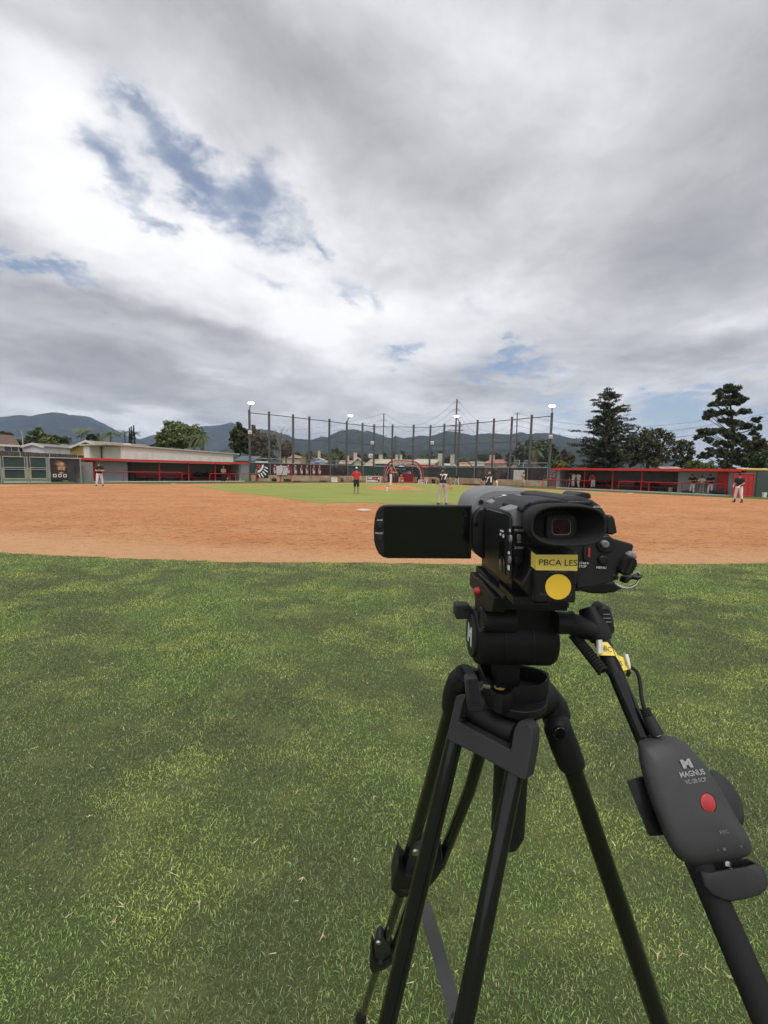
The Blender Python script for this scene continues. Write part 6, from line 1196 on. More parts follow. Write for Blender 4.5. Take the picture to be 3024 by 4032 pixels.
person('person in a red and yellow top and pale shorts clapping by the white banner', (g.x, g.y, 0), R(-62), pose(eL=(.22, -.18, 1.22), wL=(.06, -.34, 1.38), eR=(-.22, -.18, 1.22), wR=(-.06, -.34, 1.36)), 1.68, topc=(.62, .20, .07), pants=(.48, .45, .40), shorts=True, head='hair', skin=(.36, .19, .12))
LD = 'smaller dugout'
for n, x, y, rz, k, q in ((5, 885, 1087, 10, dict(topc=BKC, pants=WHC, capc=BKC, socks=BKC, number=('AAA', 'front', .05)), ('player with folded hands in black shirt and white trousers by the dugout corner', pose(wL=(.06, -.2, 1.02), wR=(-.06, -.2, 1.0)))),
                          (5, 1022, 1094, 60, dict(topc=(.03, .03, .035), pants=(.34, .32, .31), head='helmet', capc=BKC), ('player in dark shirt and grey trousers wearing a helmet behind the red rail', pose(wL=(.1, -.3, 1.1)))),
                          (5, 1066, 1096, -70, dict(topc=(.66, .65, .64), pants=WHC, head='hair', socks=BKC), ('dark-haired player in white shirt and trousers beside the helmeted player', pose())),
                          (5, 1130, 1098, -60, dict(topc=(.68, .67, .66), pants=(.70, .69, .68), head='hair'), ('player all in white stepping along behind the red rail', pose(kL=(.10, -.16, .52), aL=(.11, .02, .12), kR=(-.10, .02, .5), aR=(-.12, .22, .10), tR=(-.12, .08, .04), lean=6))),
                          (5, 1303, 1106, -50, dict(topc=(.50, .04, .045), pants=WHC, head='helmet', capc=BKC, socks=BKC), ('player in red shirt and white trousers bent over the end of the rail', pose(lean=28, eL=(.28, -.3, 1.05), wL=(.12, -.52, 1.0), eR=(-.28, -.3, 1.05), wR=(-.12, -.52, 1.0))))):
    p = onp(MR_, n, x, y, .35); w_ = lp(MR_, p.x, .45, .05); k.pop('number', None); person(q[0], w_, R(rz), q[1], 1.78, **k)
LEAN = dict(lean=24, sink=V3(0, .16, -.03), eL=(.30, -.22, 1.12), wL=(.05, -.34, 1.10), eR=(-.30, -.22, 1.12), wR=(-.05, -.36, 1.08))
for x, tc_, hc, kw, lb in ((742, BKC, BKC, dict(pants=WHC), 'bareheaded-looking player in black leaning on the rail farthest from the red door'), (858, (.66, .65, .63), BKC, dict(pants=(.30, .27, .24), H=1.68), 'player in a white shirt and grey trousers leaning on the rail'), (957, BKC, BKC, dict(pants=(.68, .67, .66), H=1.82), 'broad player in black and white leaning on the rail beside the red door')):
    p = onp(MR_, 6, x, 1150, -.1); person(lb.replace('bareheaded-looking ', ''), lp(MR_, p.x, .10, .06), R(-58+2), pose(**LEAN), topc=tc_, capc=hc, **kw)
g = gnd(2905, 1979)
o_, W_, P_ = person('player in a black shirt with white glove standing before the red mesh gate', (g.x, g.y, 0), R(-72), pose(spread=.08, eL=(.26, -.05, 1.17), wL=(.16, -.26, 1.02), eR=(-.26, -.02, 1.17), wR=(-.18, -.24, 1.0), lean=4), 1.80, topc=BKC, pants=WHC, capc=BKC, socks=(.02, .02, .022), number=('16', 'back', .19))
ob = empty('fielding_glove', W_ @ P_['wL'], 'white glove on the hand of the player before the mesh gate', 'glove'); glove_parts(W_ @ (P_['wL']+V3(0, -.08, -.06)), .16, mat('glove_white', (.58, .55, .50), .6), ob, up=V3(-.7, 0, -.7).normalized(), side=V3(0, 1, 0), nrm=V3(-.7, 0, .7).normalized())
def spec(BLx, n, x, row, rz, kw, lab):
    o__, M, Ln = BLx; d = 1.0+.65*row+.1; p = onp(M, n, x, 880, d); z = .81+.32*row-.40; person(lab, lp(M, p.x, d+.12, z), rz, sit(), 1.75, **kw)
spec(BL2, 5, 152, 3, R(-10), dict(topc=(.66, .66, .68), pants=(.06, .06, .08), head='cap', capc=BKC), 'spectator in a white shirt sitting high on the bleachers')
spec(BL2, 5, 100, 2, R(5), dict(topc=(.04, .04, .05), pants=(.1, .1, .12), head='hair'), 'spectator in a dark shirt sitting below the white-shirted one')
spec(BL2, 5, 225, 1, R(-5), dict(topc=(.35, .15, .14), pants=(.05, .05, .06), head='hair'), 'spectator in a dull red shirt low on the bleachers')
spec(BL1, 3, 1085, 3, R(12), dict(topc=(.30, .34, .42), pants=(.05, .05, .06), head='hair'), 'spectator in a blue grey shirt behind the dark mesh')
spec(BL1, 3, 1135, 3, R(8), dict(topc=(.60, .58, .55), pants=(.05, .05, .06), head='cap', capc=(.5, .5, .5)), 'spectator in a pale shirt behind the dark mesh')
spec(BL1, 3, 1205, 1, R(8), dict(topc=(.10, .09, .10), pants=(.05, .05, .06), head='hair'), 'spectator in dark clothes low on the bleachers behind the mesh')
# ------------------------------------------------------------------ camcorder
PLA = mat('black_plastic', (.014, .014, .0155), .40, .12, 60, bump=.25, bscale=1400, spec=.35); PLM = mat('matt_plastic', (.018, .018, .020), .55, .10, 40, bump=.3, bscale=1600, spec=.3); PLG = mat('grey_plastic', (.200, .203, .212), .60, .08, 40, bump=.3, bscale=1600, spec=.4)
PLB = mat('deep_black', (.008, .008, .009), .5, .1); GLO = mat('gloss_black', (.006, .006, .007), .10, .1, spec=.5); RUB = mat('rubber', (.013, .013, .014), .75, .12, 50, bump=.3, bscale=900, spec=.3); PRT = mat('print_grey', (.80, .81, .82), .6); PRD = mat('print_faint', (.12, .12, .12), .6)
YEL = mat('label_yellow', (.92, .72, .15), .55, .04, 60); YEL2 = mat('sticker_amber', (.90, .58, .045), .55, .04, 60); INKB = mat('label_ink', (.02, .02, .02), .6); METL = mat('bright_metal', (.62, .62, .62), .25, .1, metal=1.0); REDB = mat('button_red', (.42, .04, .045), .45, .08, 80); REDG = mat('lock_red', (.55, .03, .03), .4)
XR, ZU = Vector((1, 0, 0)), Vector((0, 0, 1))
def pg(n, pts, Y): return [cp(n, x, y, Y) for x, y in pts]
def plate(name, n, pts, Y, dy, m, parent, bevel=0.0, seg=2, smooth=40):
    return MB().prism(pg(n, pts, Y), (0, dy, 0)).build(name, m, parent, bevel=bevel, seg=seg, smooth=smooth)
def ell(n, x, y, rx, ry, k=24, p=2.0, rot=0.0):
    o_ = []
    for j in range(k):
        a = 2*math.pi*j/k; c_, s_ = math.cos(a), math.sin(a); u = rx*math.copysign(abs(c_)**(2/p), c_); v = ry*math.copysign(abs(s_)**(2/p), s_); o_.append((x+u*math.cos(rot)-v*math.sin(rot), y+u*math.sin(rot)+v*math.cos(rot)))
    return o_
def ptext(t, n, x, y, hpx, Y, m, parent, wpx=None, bold=.0):
    k = Y/FPX/CROP[n][2]; return lettering(t, cp(n, x, y, Y), XR, ZU, hpx*k, m, parent, width=wpx*k if wpx else None, bold=bold)
CC = empty('camcorder', cp('c', 400, 1150, .38), 'black camcorder with open flip screen, eyecup and yellow labels on the tripod', 'camcorder')
XL = .1026; YB = .330
back = [(-18, 1148), (-18, 400), (2, 338), (60, 300), (170, 262), (430, 225), (720, 240), (790, 320), (790, 1180), (700, 1240), (110, 1225)]
rb = pg('c', back, YB); rf = []
for i, p in enumerate(rb): q = p.copy(); q.y = .452; q.z += (-.0060 if i in (1, 2, 3) else -.002 if i == 4 else 0); rf.append(q)
rm = [Vector((p.x, .40, p.z+(-.002 if i in (1, 2, 3) else 0))) for i, p in enumerate(rb)]
BD = MB().loft([rb, rm, rf]).build('body', PLM, CC, bevel=.0035, seg=3)
# left side plate with card slot and prints, lying on the flank x = XL
def side(name, pts, m, parent, dx=.0, th=.0012, bevel=0.0): return MB().prism([atx(*C('b', x, y), XL-dx) for x, y in pts], (th, 0, 0)).build(name, m, parent, bevel=bevel)
SP = side('side_panel', [(556, 510), (905, 600), (945, 650), (940, 1660), (900, 1650), (530, 1330), (530, 560)], PLA, CC, .0012, .0020, .0006)
side('card_cover', [(772, 1060), (838, 1040), (858, 1590), (765, 1500)], GLO, SP, .0022); side('slot', [(790, 1300), (812, 1300), (818, 1560), (796, 1530)], PLB, SP, .0028, .0006)
for pts in ([(778, 905), (797, 905), (797, 950), (778, 945)], [(824, 930), (843, 930), (843, 985), (824, 978)], [(786, 850), (838, 870), (838, 895), (786, 880)], [(930, 840), (948, 845), (948, 890), (930, 885)], [(912, 1205), (938, 1215), (938, 1255), (912, 1250)], [(905, 1425), (934, 1440), (934, 1520), (905, 1500)]): side('print', pts, PRT, SP, .0026, .0003)
for x, y in ((938, 1000), (924, 1340)): side('button', ell('b', x, y, 16, 62), PLG, SP, .0030, .0014)
plate('hinge', 'b', [(336, 1150), (338, 690), (352, 610), (400, 530), (470, 482), (560, 478), (560, 1345), (480, 1322), (400, 1262)], .414, .030, PLA, CC, .003); plate('hinge_screw', 'b', ell('b', 395, 768, 32, 36), .4132, .002, GLO, CC)
plate('hinge_recess', 'b', [(342, 800), (505, 745), (505, 1100), (345, 1110)], .4134, .001, PLB, CC)
# flip-out screen
lcd = [(1214, 302), (300, 298), (250, 303), (205, 325), (172, 372), (152, 450), (142, 560), (146, 690), (163, 765), (198, 832), (245, 870), (300, 882), (1206, 887)]
LC = plate('screen_panel', 'a', lcd, .4165, .0085, PLA, CC, .0012, 3)
LS = plate('screen', 'a', [(252, 322), (1196, 324), (1184, 866), (254, 862)], .4160, .0008, mat('lcd_glass', (.004, .004, .005), .06, .1, spec=.55), LC)
for y, t in ((518, '1'), (660, '2')):
    bt = plate('button', 'a', ell('a', 209, y, 34, 34), .4152, .002, PLM, LC, .0004); plate('button_ring', 'a', ell('a', 209, y, 38, 38), .4162, .0008, GLO, LC); ptext(t, 'a', 209, y, 15, .4149, PRD, bt)
ptext('AF/MF', 'a', 209, 466, 17, .4160, PRT, LC, 66); ptext('PRE REC', 'a', 204, 608, 17, .4160, PRT, LC, 84)
plate('screw', 'a', ell('a', 222, 356, 13, 13), .4158, .001, PLB, LC); plate('screw', 'a', ell('a', 201, 778, 11, 11), .4158, .001, PLB, LC); plate('catch', 'a', [(212, 805), (242, 808), (238, 824), (208, 822)], .4158, .001, PLB, LC)
# lens hood and ring
HC = Vector((.1420, 0, CAM_H-.0585))
def sup(Y, rx, rz, p=3.2, k=40, dx=0, dz=0): return [Vector((HC.x+dx+rx*math.copysign(abs(math.cos(a))**(2/p), math.cos(a)), Y, HC.z+dz+rz*math.copysign(abs(math.sin(a))**(2/p), math.sin(a)))) for a in (2*math.pi*j/k for j in range(k))]
HD = MB().loft([sup(.462, .030, .030, 2.2), sup(.464, .0410, .0390), sup(.472, .0440, .0418), sup(.50, .0450, .0424), sup(.532, .0460, .0426), sup(.536, .0455, .0421), sup(.536, .0425, .0390), sup(.48, .034, .031, 2.4)], False, True).build('lens_hood', PLG, CC, smooth=50)
MB().disc((HC.x-.0315, .4628, HC.z+.0255), (0, -1, 0), .0028, 14, thick=.0012).build('hood_hole', PLB, HD)
mb = MB(); rings = []
for Y in (.442, .444, .458, .460):
    rings.append([Vector((HC.x+r*math.cos(a), Y, HC.z+r*math.sin(a))) for a, r in ((2*math.pi*j/160, (.0352 if (j//2) % 2 else .0338) if .443 < Y < .459 else .0335) for j in range(160))])
mb.loft(rings); mb.build('focus_ring', PLA, CC, smooth=30)
MB().tube([(HC.x, .43, HC.z), (HC.x, .465, HC.z)], .0318, 40).build('lens_barrel', PLM, CC)
# top deck details
TD = plate('top_deck', 'c', [(6, 332), (60, 293), (170, 255), (430, 218), (560, 220), (560, 300), (60, 350)], .340, .100, mat('deck_sky_sheen', (.22, .22, .23), .55, .08, 40, bump=.3, bscale=1600), CC, .004, 3)  # the sky's grazing sheen on the deck is put into its pale grey
plate('deck_lever', 'b', [(778, 345), (800, 318), (880, 312), (925, 350), (940, 382), (800, 360)], .425, .012, PLG, TD, .0012); plate('deck_lever', 'b', [(835, 300), (850, 288), (960, 292), (955, 305), (860, 310)], .432, .008, PRT, TD, .0005)
for pts in ([(955, 495), (1000, 500), (1095, 535), (1085, 548), (1000, 520), (950, 510)], [(1040, 495), (1088, 490), (1085, 502), (1050, 508)], [(985, 590), (1035, 580), (1105, 600), (1090, 612), (1030, 598), (1000, 605)], [(1005, 625), (1030, 612), (1050, 660), (1022, 668)], [(910, 545), (960, 530), (970, 545), (915, 562)]): MB().prism([hit(*C('b', x, y), cp('b', 1020, 580, .345)+V3(0, -.001, 0), Vector((-.55, -.55, .65)).normalized()) for x, y in pts], (-.0002, -.0004, .0003)).build('print', PRT, TD, smooth=0)
plate('deck_slope', 'b', [(965, 640), (930, 590), (860, 545), (900, 520), (1060, 470), (1150, 470), (1150, 560), (1200, 590), (1200, 810), (975, 810)], .3296, .02, PLG, CC, .0015)
plate('shoe_cover', 'c', [(104, 345), (104, 300), (150, 252), (185, 228), (225, 225), (300, 205), (420, 192), (560, 202), (660, 232), (640, 262), (330, 262), (235, 300), (165, 348)], .318, .055, PLM, CC, .003, 3)
plate('shoe_slot', 'c', [(148, 262), (196, 232), (205, 240), (160, 272)], .3165, .002, PLB, CC)
# viewfinder
EC = cp('c', 645, 502, .286)
def supc(Y, rx, rz, p=2.7, k=48, dx=0.0, dz=0.0): return [Vector((EC.x+dx+rx*math.copysign(abs(math.cos(a))**(2/p), math.cos(a)), Y, EC.z+dz+rz*math.copysign(abs(math.sin(a))**(2/p), math.sin(a)))) for a in (2*math.pi*j/k for j in range(k))]
EY = MB().loft([supc(.322, .0215, .0128), supc(.308, .0245, .0142), supc(.296, .0272, .0153), supc(.292, .0277, .0154), supc(.2865, .0277, .0150), supc(.2848, .0266, .0141), supc(.2852, .0252, .0130), supc(.293, .0228, .0116, dx=-.0006), supc(.302, .0182, .0104, 3, dx=-.0034, dz=-.0012), supc(.3045, .0176, .0100, 3, dx=-.0034, dz=-.0012)]).build('eyecup', RUB, CC, smooth=50)
EP = plate('eyepiece', 'c', ell('c', 563, 522, 172, 132, 32, 6), .3015, .004, PLM, EY, .0006); plate('eyepiece_edge', 'c', ell('c', 563, 522, 180, 140, 32, 6), .3022, .003, PLB, EY)
plate('eyepiece_lens', 'c', ell('c', 563, 516, 103, 86, 32, 5), .3011, .002, mat('coated_glass', (.028, .006, .009), .22, .7, 160, spec=.3), EP); plate('eyepiece_rim', 'c', ell('c', 563, 520, 110, 92, 32, 5), .3013, .001, PLG, EP)
# battery, stickers
BT = plate('battery', 'c', [(264, 818), (756, 818), (732, 1408), (250, 1402)], .3020, .034, PLA, CC, .0016); plate('battery_top', 'c', [(225, 778), (275, 800), (750, 806), (750, 838), (275, 838), (222, 800)], .3055, .03, PLB, CC, .001)
plate('battery_chamfer', 'c', [(98, 1205), (215, 985), (268, 985), (252, 1400)], .3090, .026, PLA, CC, .0012); plate('battery_base', 'c', [(0, 1330), (180, 1330), (250, 1405), (420, 1405), (420, 1432), (0, 1420)], .325, .04, PLB, CC)
TAPE = MB(); fr_ = pg('c', [(268, 842), (757, 842), (750, 1030), (268, 1022)], .3010); l0, l1 = cp('c', 212, 797, .3100), cp('c', 208, 976, .3100); TAPE.add(fr_+[l0, l1], [(0, 1, 2, 3), (4, 0, 3, 5)]); TP = TAPE.build('name_label', YEL, CC, smooth=0, fix=False)
ptext('PBCA LES', 'c', 526, 938, 72, .3007, INKB, TP, 452)
MB().add(pg('c', ell('c', 527, 1217, 151, 148, 40), .3010), [tuple(range(40))]).build('round_sticker', YEL2, CC, smooth=0, fix=False); ptext('Intelligent Battery', 'c', 502, 1306, 22, .3016, PRD, BT, 375); ptext('Canon', 'c', 528, 1038, 30, .3016, PRD, BT, 200)
# controls on the back
ptext('FOCUS', 'c', 73, 559, 27, .3285, PRT, CC, 106); ptext('ZOOM', 'c', 68, 763, 27, .3285, PRT, CC, 104)
SW = plate('slide_switch', 'c', ell('c', 70, 655, 38, 66, 28, 3), .3282, .002, PLB, CC); plate('slider', 'c', ell('c', 72, 640, 26, 34, 20, 3), .3272, .002, PLG, SW, .0004); plate('slider', 'c', ell('c', 72, 692, 24, 14, 20, 3), .3275, .002, PLG, SW)
for x, y, r in ((60, 914, 50), (68, 1112, 54)): BN_ = plate('button', 'c', ell('c', x, y, r, r), .3272, .003, PLM, CC, .0006); plate('button_ring', 'c', ell('c', x, y, r*1.12, r*1.12), .3285, .002, PLB, BN_)
GR = plate('grip', 'c', [(757, 700), (960, 690), (1100, 590), (1175, 655), (1290, 690), (1395, 716), (1414, 745), (1396, 800), (1310, 900), (1258, 1030), (1185, 1155), (980, 1205), (745, 1245), (735, 1000)], .3310, .090, PLM, CC, .006, 3)
plate('grip_top', 'c', [(600, 260), (540, 196), (640, 162), (790, 160), (940, 205), (1040, 272), (1085, 345), (1105, 390), (1112, 590), (960, 720), (760, 720), (760, 300)], .3350, .105, PLM, CC, .006, 3)
plate('grip_hollow', 'c', [(600, 250), (660, 215), (860, 215), (950, 215), (900, 270), (760, 262)], .333, .004, PLA, CC, .001); ptext('ACCESS', 'c', 986, 284, 22, .3342, PRT, CC, 100)
plate('zoom_rocker', 'c', [(722, 165), (748, 132), (788, 106), (890, 122), (914, 140), (916, 190), (720, 185)], .372, .03, PLA, CC, .003); plate('strap_block', 'c', [(1098, 600), (1098, 412), (1122, 384), (1168, 384), (1192, 430), (1222, 588), (1164, 612)], .3330, .03, PLA, CC, .004)
JS = plate('joystick_ring', 'c', ell('c', 1085, 722, 108, 100, 30), .3296, .003, PLB, CC, .001); plate('joystick', 'c', ell('c', 1085, 722, 46, 44, 24), .3262, .005, PLG, JS, .001); ptext('SET', 'c', 1083, 722, 34, .3258, PRD, JS, 52)
MN = plate('menu_button', 'c', ell('c', 1055, 905, 54, 52, 24), .3285, .004, PLA, CC, .001); plate('menu_ring', 'c', ell('c', 1055, 905, 62, 60, 24), .3300, .002, PLB, MN); ptext('MENU', 'c', 1030, 994, 28, .3298, PRT, CC, 116)
RC = plate('record_switch', 'c', ell('c', 875, 820, 52, 92, 28, 3), .3294, .003, PLB, CC); plate('record_button', 'c', [(878, 762), (903, 762), (898, 872), (872, 868)], .3285, .002, REDB, RC); ptext('START/', 'c', 830, 943, 28, .3299, PRT, CC, 118); ptext('STOP', 'c', 812, 980, 28, .3299, PRT, CC, 86)
# hand strap
ST = plate('hand_strap', 'c', [(1325, 885), (1395, 855), (1440, 890), (1478, 945), (1405, 1078), (1310, 1100), (1252, 1035)], .3240, .012, RUB, CC, .003)
for i in range(10): t = i/9; MB().tube([cp('c', 1345+88*t-75*0, 880+20*t, .3236)+(cp('c', 1270, 1050, .3236)-cp('c', 1345, 880, .3236))*k for k in (0, .5, .98)], .0010, 6).build('strap_rib', RUB, ST)
plate('strap_fold', 'c', [(1335, 835), (1400, 800), (1460, 862), (1440, 905), (1390, 880), (1345, 870)], .327, .012, PLG, CC, .002)
plate('strap_loop', 'c', [(740, 1242), (900, 1195), (1100, 1160), (1200, 1165), (1296, 1235), (1200, 1284), (1060, 1305), (920, 1300), (810, 1275)], .352, .07, PLB, CC, .010, 3)
MB().tube(pg('c', [(1178, 1165), (1215, 1195), (1262, 1220), (1320, 1230), (1380, 1220), (1432, 1190), (1462, 1150), (1476, 1100), (1470, 1062), (1452, 1042)], .338), .0010, 8).build('strap_ring', METL, CC)
plate('buckle', 'c', [(1292, 1180), (1310, 1115), (1400, 1072), (1430, 1110), (1490, 1085), (1522, 1074), (1508, 1120), (1455, 1146), (1400, 1128), (1330, 1180)], .334, .008, PLA, CC, .0015); plate('strap_anchor', 'c', [(1160, 1060), (1245, 1090), (1240, 1140), (1190, 1150)], .330, .01, PLB, CC, .002)
MB().box(.112, .172, .345, .455, CAM_H-.1010, CAM_H-.0840).build('base_foot', PLA, CC, bevel=.001)

# ------------------------------------------------------------------ tripod
TR = empty('tripod', (.1435, .43, 0), 'black fluid-head video tripod standing on the turf under the camcorder', 'tripod')
TUB = mat('tube_black', (.007, .007, .0075), .13, .15, 30, spec=.5); CAS = mat('cast_plastic', (.013, .013, .014), .50, .10, 40, bump=.35, bscale=1500, spec=.25); CAG = mat('cast_grey', (.031, .031, .033), .55, .08, 40, bump=.3, bscale=1500, spec=.3)
CZ = CAM_H
HDT = MB().box(.1035, .1815, .386, .474, CZ-.1330, CZ-.1165).build('quick_release_base', CAS, TR, bevel=.0012); MB().box(.110, .176, .392, .472, CZ-.1168, CZ-.1090).build('sliding_plate', CAS, HDT, bevel=.0008); MB().box(.116, .170, .396, .470, CZ-.1092, CZ-.1005).build('camera_plate', PLB, HDT, bevel=.0008)
def flank(name, pts, m, parent, X, th, bevel=0.0, n='d'): return MB().prism([atx(*C(n, x, y), X) for x, y in pts], (th, 0, 0)).build(name, m, parent, bevel=bevel)
flank('side_cheek', [(279, -48), (300, -62), (452, 112), (432, 238), (330, 236), (284, 228)], CAS, HDT, .1030, .012, .001); flank('cheek_groove', [(290, 5), (296, 0), (400, 112), (396, 118)], PLB, HDT, .1026, .001)
flank('slide_rail', [(300, -88), (318, -92), (545, 95), (520, 130), (470, 75)], CAG, HDT, .1060, .004, .0008)
p0 = atx(*C('d', 322, 60), .1032); MB().tube([p0, p0+V3(-.0035, 0, 0), p0+V3(-.006, 0, 0)], [.0042, .0042, .0026], 16).build('lock_button', REDG, HDT)  # lock button in plain red plastic, no emission
for i in range(5): MB().box(.1815, .1835, .388, .40, CZ-.1180-.0026*i-.0016, CZ-.1180-.0026*i).build('ridge', CAS, HDT)
DC = Vector((.1440, .437, CZ-.1800)); DRr = .0305
def xcyl(x0, x1, c, r, m, name, parent, n=40, bev=0.0): return MB().tube([(x0, c.y, c.z), (x1, c.y, c.z)], r, n).build(name, m, parent, bevel=bev)
HB = xcyl(.1015, .1880, DC, DRr, CAS, 'fluid_drum', TR, 48, .006); MB().box(.108, .182, .412, .462, CZ-.175, CZ-.132).build('drum_neck', CAS, TR, bevel=.004)
for x in (.1290, .1585): xcyl(x, x+.0010, DC, DRr+.0003, PLB, 'groove', HB, 48)
xcyl(.0982, .1020, DC, .0232, PLM, 'logo_cap', HB, 40, .001); lettering('M', Vector((.0979, DC.y, DC.z)), (0, -1, 0), ZU, .0190, PRT, HB, bold=.06)
RS = Vector((0, .402, CZ-.1490)); LA = xcyl(.1010, .1350, RS, .0125, CAS, 'handle_socket', TR, 32, .001); RA_ = xcyl(.1745, .1915, RS+V3(0, -.004, 0), .0112, CAS, 'handle_socket', TR, 32, .001)
mb = MB(); rg = [[Vector((x, RS.y+r*math.cos(a), RS.z+r*math.sin(a))) for a, r in ((2*math.pi*j/96, (.0131 if j % 4 < 2 else .0121)*k) for j in range(96))] for x, k in ((.1022, .99), (.1006, 1.0), (.0998, .96), (.0998, .70), (.1040, .68))]; mb.loft(rg, False, True).build('rosette', PLA, LA, smooth=25)
mb = MB(); rg = [[Vector((x, RS.y-.004+r*math.cos(a), RS.z+r*math.sin(a))) for a, r in ((2*math.pi*j/96, (.0118 if j % 4 < 2 else .0110)) for j in range(96))] for x in (.1905, .1930)]; mb.loft(rg).build('rosette', PLA, RA_, smooth=25)
q = cp('d', 990, 358, .400); MB().tube([q+V3(-.002, 0, 0), q+V3(.002, 0, 0)], .0034, 14).build('screw', METL, HB)
LV = plate('tilt_lever', 'd', [(116, 285), (118, 195), (134, 181), (236, 183), (262, 222), (277, 250), (276, 300), (132, 307)], .448, .016, CAG, TR, .0025); plate('lever_stem', 'd', [(255, 212), (300, 205), (308, 258), (262, 268)], .452, .010, PLA, LV, .001); plate('lever_edge', 'd', [(188, 218), (262, 216), (262, 224), (188, 226)], .4472, .001, PLA, LV)
KN = plate('handle_knob', 'd', [(1336, 268), (1352, 228), (1374, 194), (1402, 185), (1440, 190), (1462, 226), (1484, 306), (1496, 395), (1488, 428), (1462, 442), (1400, 446), (1366, 405)], .392, .018, PLM, TR, .003)
for y in (258, 292, 324): plate('knob_rib', 'd', [(1388+(y-258)*.05, y), (1446+(y-258)*.2, y), (1446+(y-258)*.2, y+6), (1388+(y-258)*.05, y+6)], .3912, .001, PLG, KN)
# pan handle: one straight bar reaching back past the photographer's hand
HA = at(2316, 2408, .404); HBt = at(3060, 4100, .252); HN = (HBt-HA).cross(XR).normalized()
if HN.y > 0: HN = -HN
def hp(n, x, y, off=0.0): return hit(*C(n, x, y), HA+HN*off, HN)
def hs(x, y, off=0.0): return hit(x, y, HA+HN*off, HN)
ha = hs(2324, 2420); hb = hs(2372, 2530); hc = hs(2540, 2924); hd2 = hs(2830, 3575); he = hs(3032, 4040); end = he+(he-hd2)*.5
PH_ = MB().tube([hb-(hb-ha)*.4, hb, hc, hd2, hd2.lerp(he, .5)], .0072, 20).build('pan_handle', TUB, TR); MB().tube([ha-(hb-ha)*.25, ha, ha.lerp(hb, .75), ha.lerp(hb, .95)], [.0085, .0112, .0116, .0098], 24).build('handle_clamp', CAS, PH_)
MB().tube([hs(2352, 2480), hs(2372, 2530), hs(2420, 2648)], [.0070, .0078, .0078], 20).build('handle_sleeve', PLA, PH_); MB().tube([hc.lerp(hd2, .72), hd2, he, end], [.0098, .0105, .0108, .0110], 24).build('handle_grip', RUB, PH_)
jc = ha.lerp(hb, .62); MB().tube([(.188, RS.y-.004, RS.z), jc], [.0112, .0108], 28).build('handle_joint', CAS, RA_)
# taped name flag on the bar
def fl(n, pts, off): return [hp(n, x, y, off) for x, y in pts]
def strip(name, left, right, m, parent, bow=0.0, off=.0085, n='f'):
    """a paper strip between two pixel edges, bowed towards the camera"""
    k = len(left); mb = MB(); cols = []
    for j in range(7):
        t = j/6; cols.append([hp(n, l[0]+(r[0]-l[0])*t, l[1]+(r[1]-l[1])*t, off+bow*math.sin(t*math.pi)) for l, r in zip(left, right)])
    V = [p for c_ in cols for p in c_]; F = [(j*k+i, (j+1)*k+i, (j+1)*k+i+1, j*k+i+1) for j in range(6) for i in range(k-1)]; mb.add(V, F); return mb.build(name, m, parent, smooth=60, fix=False)
TG = strip('name_tape', [(578, 545), (576, 620), (576, 706)], [(712, 548), (765, 610), (806, 712)], YEL, PH_, .0028); strip('tape_flag', [(712, 548), (765, 610), (806, 712)], [(800, 650), (828, 700), (862, 790)], YEL, TG, .001, .0078)
strip('tape_flag', [(800, 690), (820, 720), (862, 800)], [(912, 735), (950, 800), (905, 893)], YEL, TG, .0015, .0075); strip('tape_flag', [(912, 735), (945, 800), (905, 893)], [(975, 735), (994, 845), (992, 872)], YEL, TG, .0015, .0075)
PAP = mat('tape_back', (.72, .71, .68), .7, .06, 60); strip('tape_curl', [(574, 522), (576, 600), (578, 690)], [(648, 518), (656, 600), (658, 682)], PAP, TG, .004, .0110); strip('tape_curl', [(910, 695), (930, 770), (968, 858)], [(962, 692), (982, 770), (996, 856)], PAP, TG, .002, .0100)
xa = hp('f', 790, 655)-hp('f', 660, 615); ya = hp('f', 690, 590)-hp('f', 715, 680); lettering('BC', hp('f', 716, 632, .0128), hp('f', 800, 650)-hp('f', 700, 625), hp('f', 715, 580)-hp('f', 715, 680), .0046, INKB, TG); lettering('S', hp('f', 880, 808, .0105), hp('f', 800, 650)-hp('f', 700, 625), hp('f', 715, 580)-hp('f', 715, 680), .0044, INKB, TG)
# coiled lead and remote control
RCX = empty('zoom_remote', hp('g', 850, 1000, .01), 'black zoom remote control with red button clamped on the pan handle', 'remote control')
c0, c1 = cp('f', 300, 455, .402), cp('f', 660, 905, .362); d = (c1-c0); dn = d.normalized(); u_ = dn.orthogonal().normalized(); v_ = dn.cross(u_)
MB().tube([c0+d*(i/400)+u_*(.0042*math.cos(i/400*15*2*math.pi))+v_*(.0042*math.sin(i/400*15*2*math.pi)) for i in range(401)], .0014, 7).build('coiled_lead', RUB, RCX)
CB = MB().tube([hp('f', x, y, o) for x, y, o in ((950, 960, .0), (975, 920, .002), (960, 870, .003), (1000, 850, .004), (1060, 895, .006), (1092, 960, .008), (1108, 1060, .009), (1118, 1180, .010), (1140, 1290, .011), (1160, 1360, .012))], .0017, 10).build('lead', RUB, RCX)
for i in range(4): t = i/3; a = hp('f', 1162+t*32, 1350+t*84, .012); b_ = hp('f', 1170+t*32, 1368+t*84, .012); MB().tube([a, b_], .0042, 14).build('strain_relief', RUB, CB)
a, b_ = hp('f', 1200, 1440, .012), hp('f', 1312, 1668, .012); MB().tube([a, a.lerp(b_, .5), b_], [.0046, .0054, .0058], 18).build('plug', PLM, CB); MB().tube([b_, b_+(b_-a)*.05], .0036, 14).build('plug_collar', METL, CB)
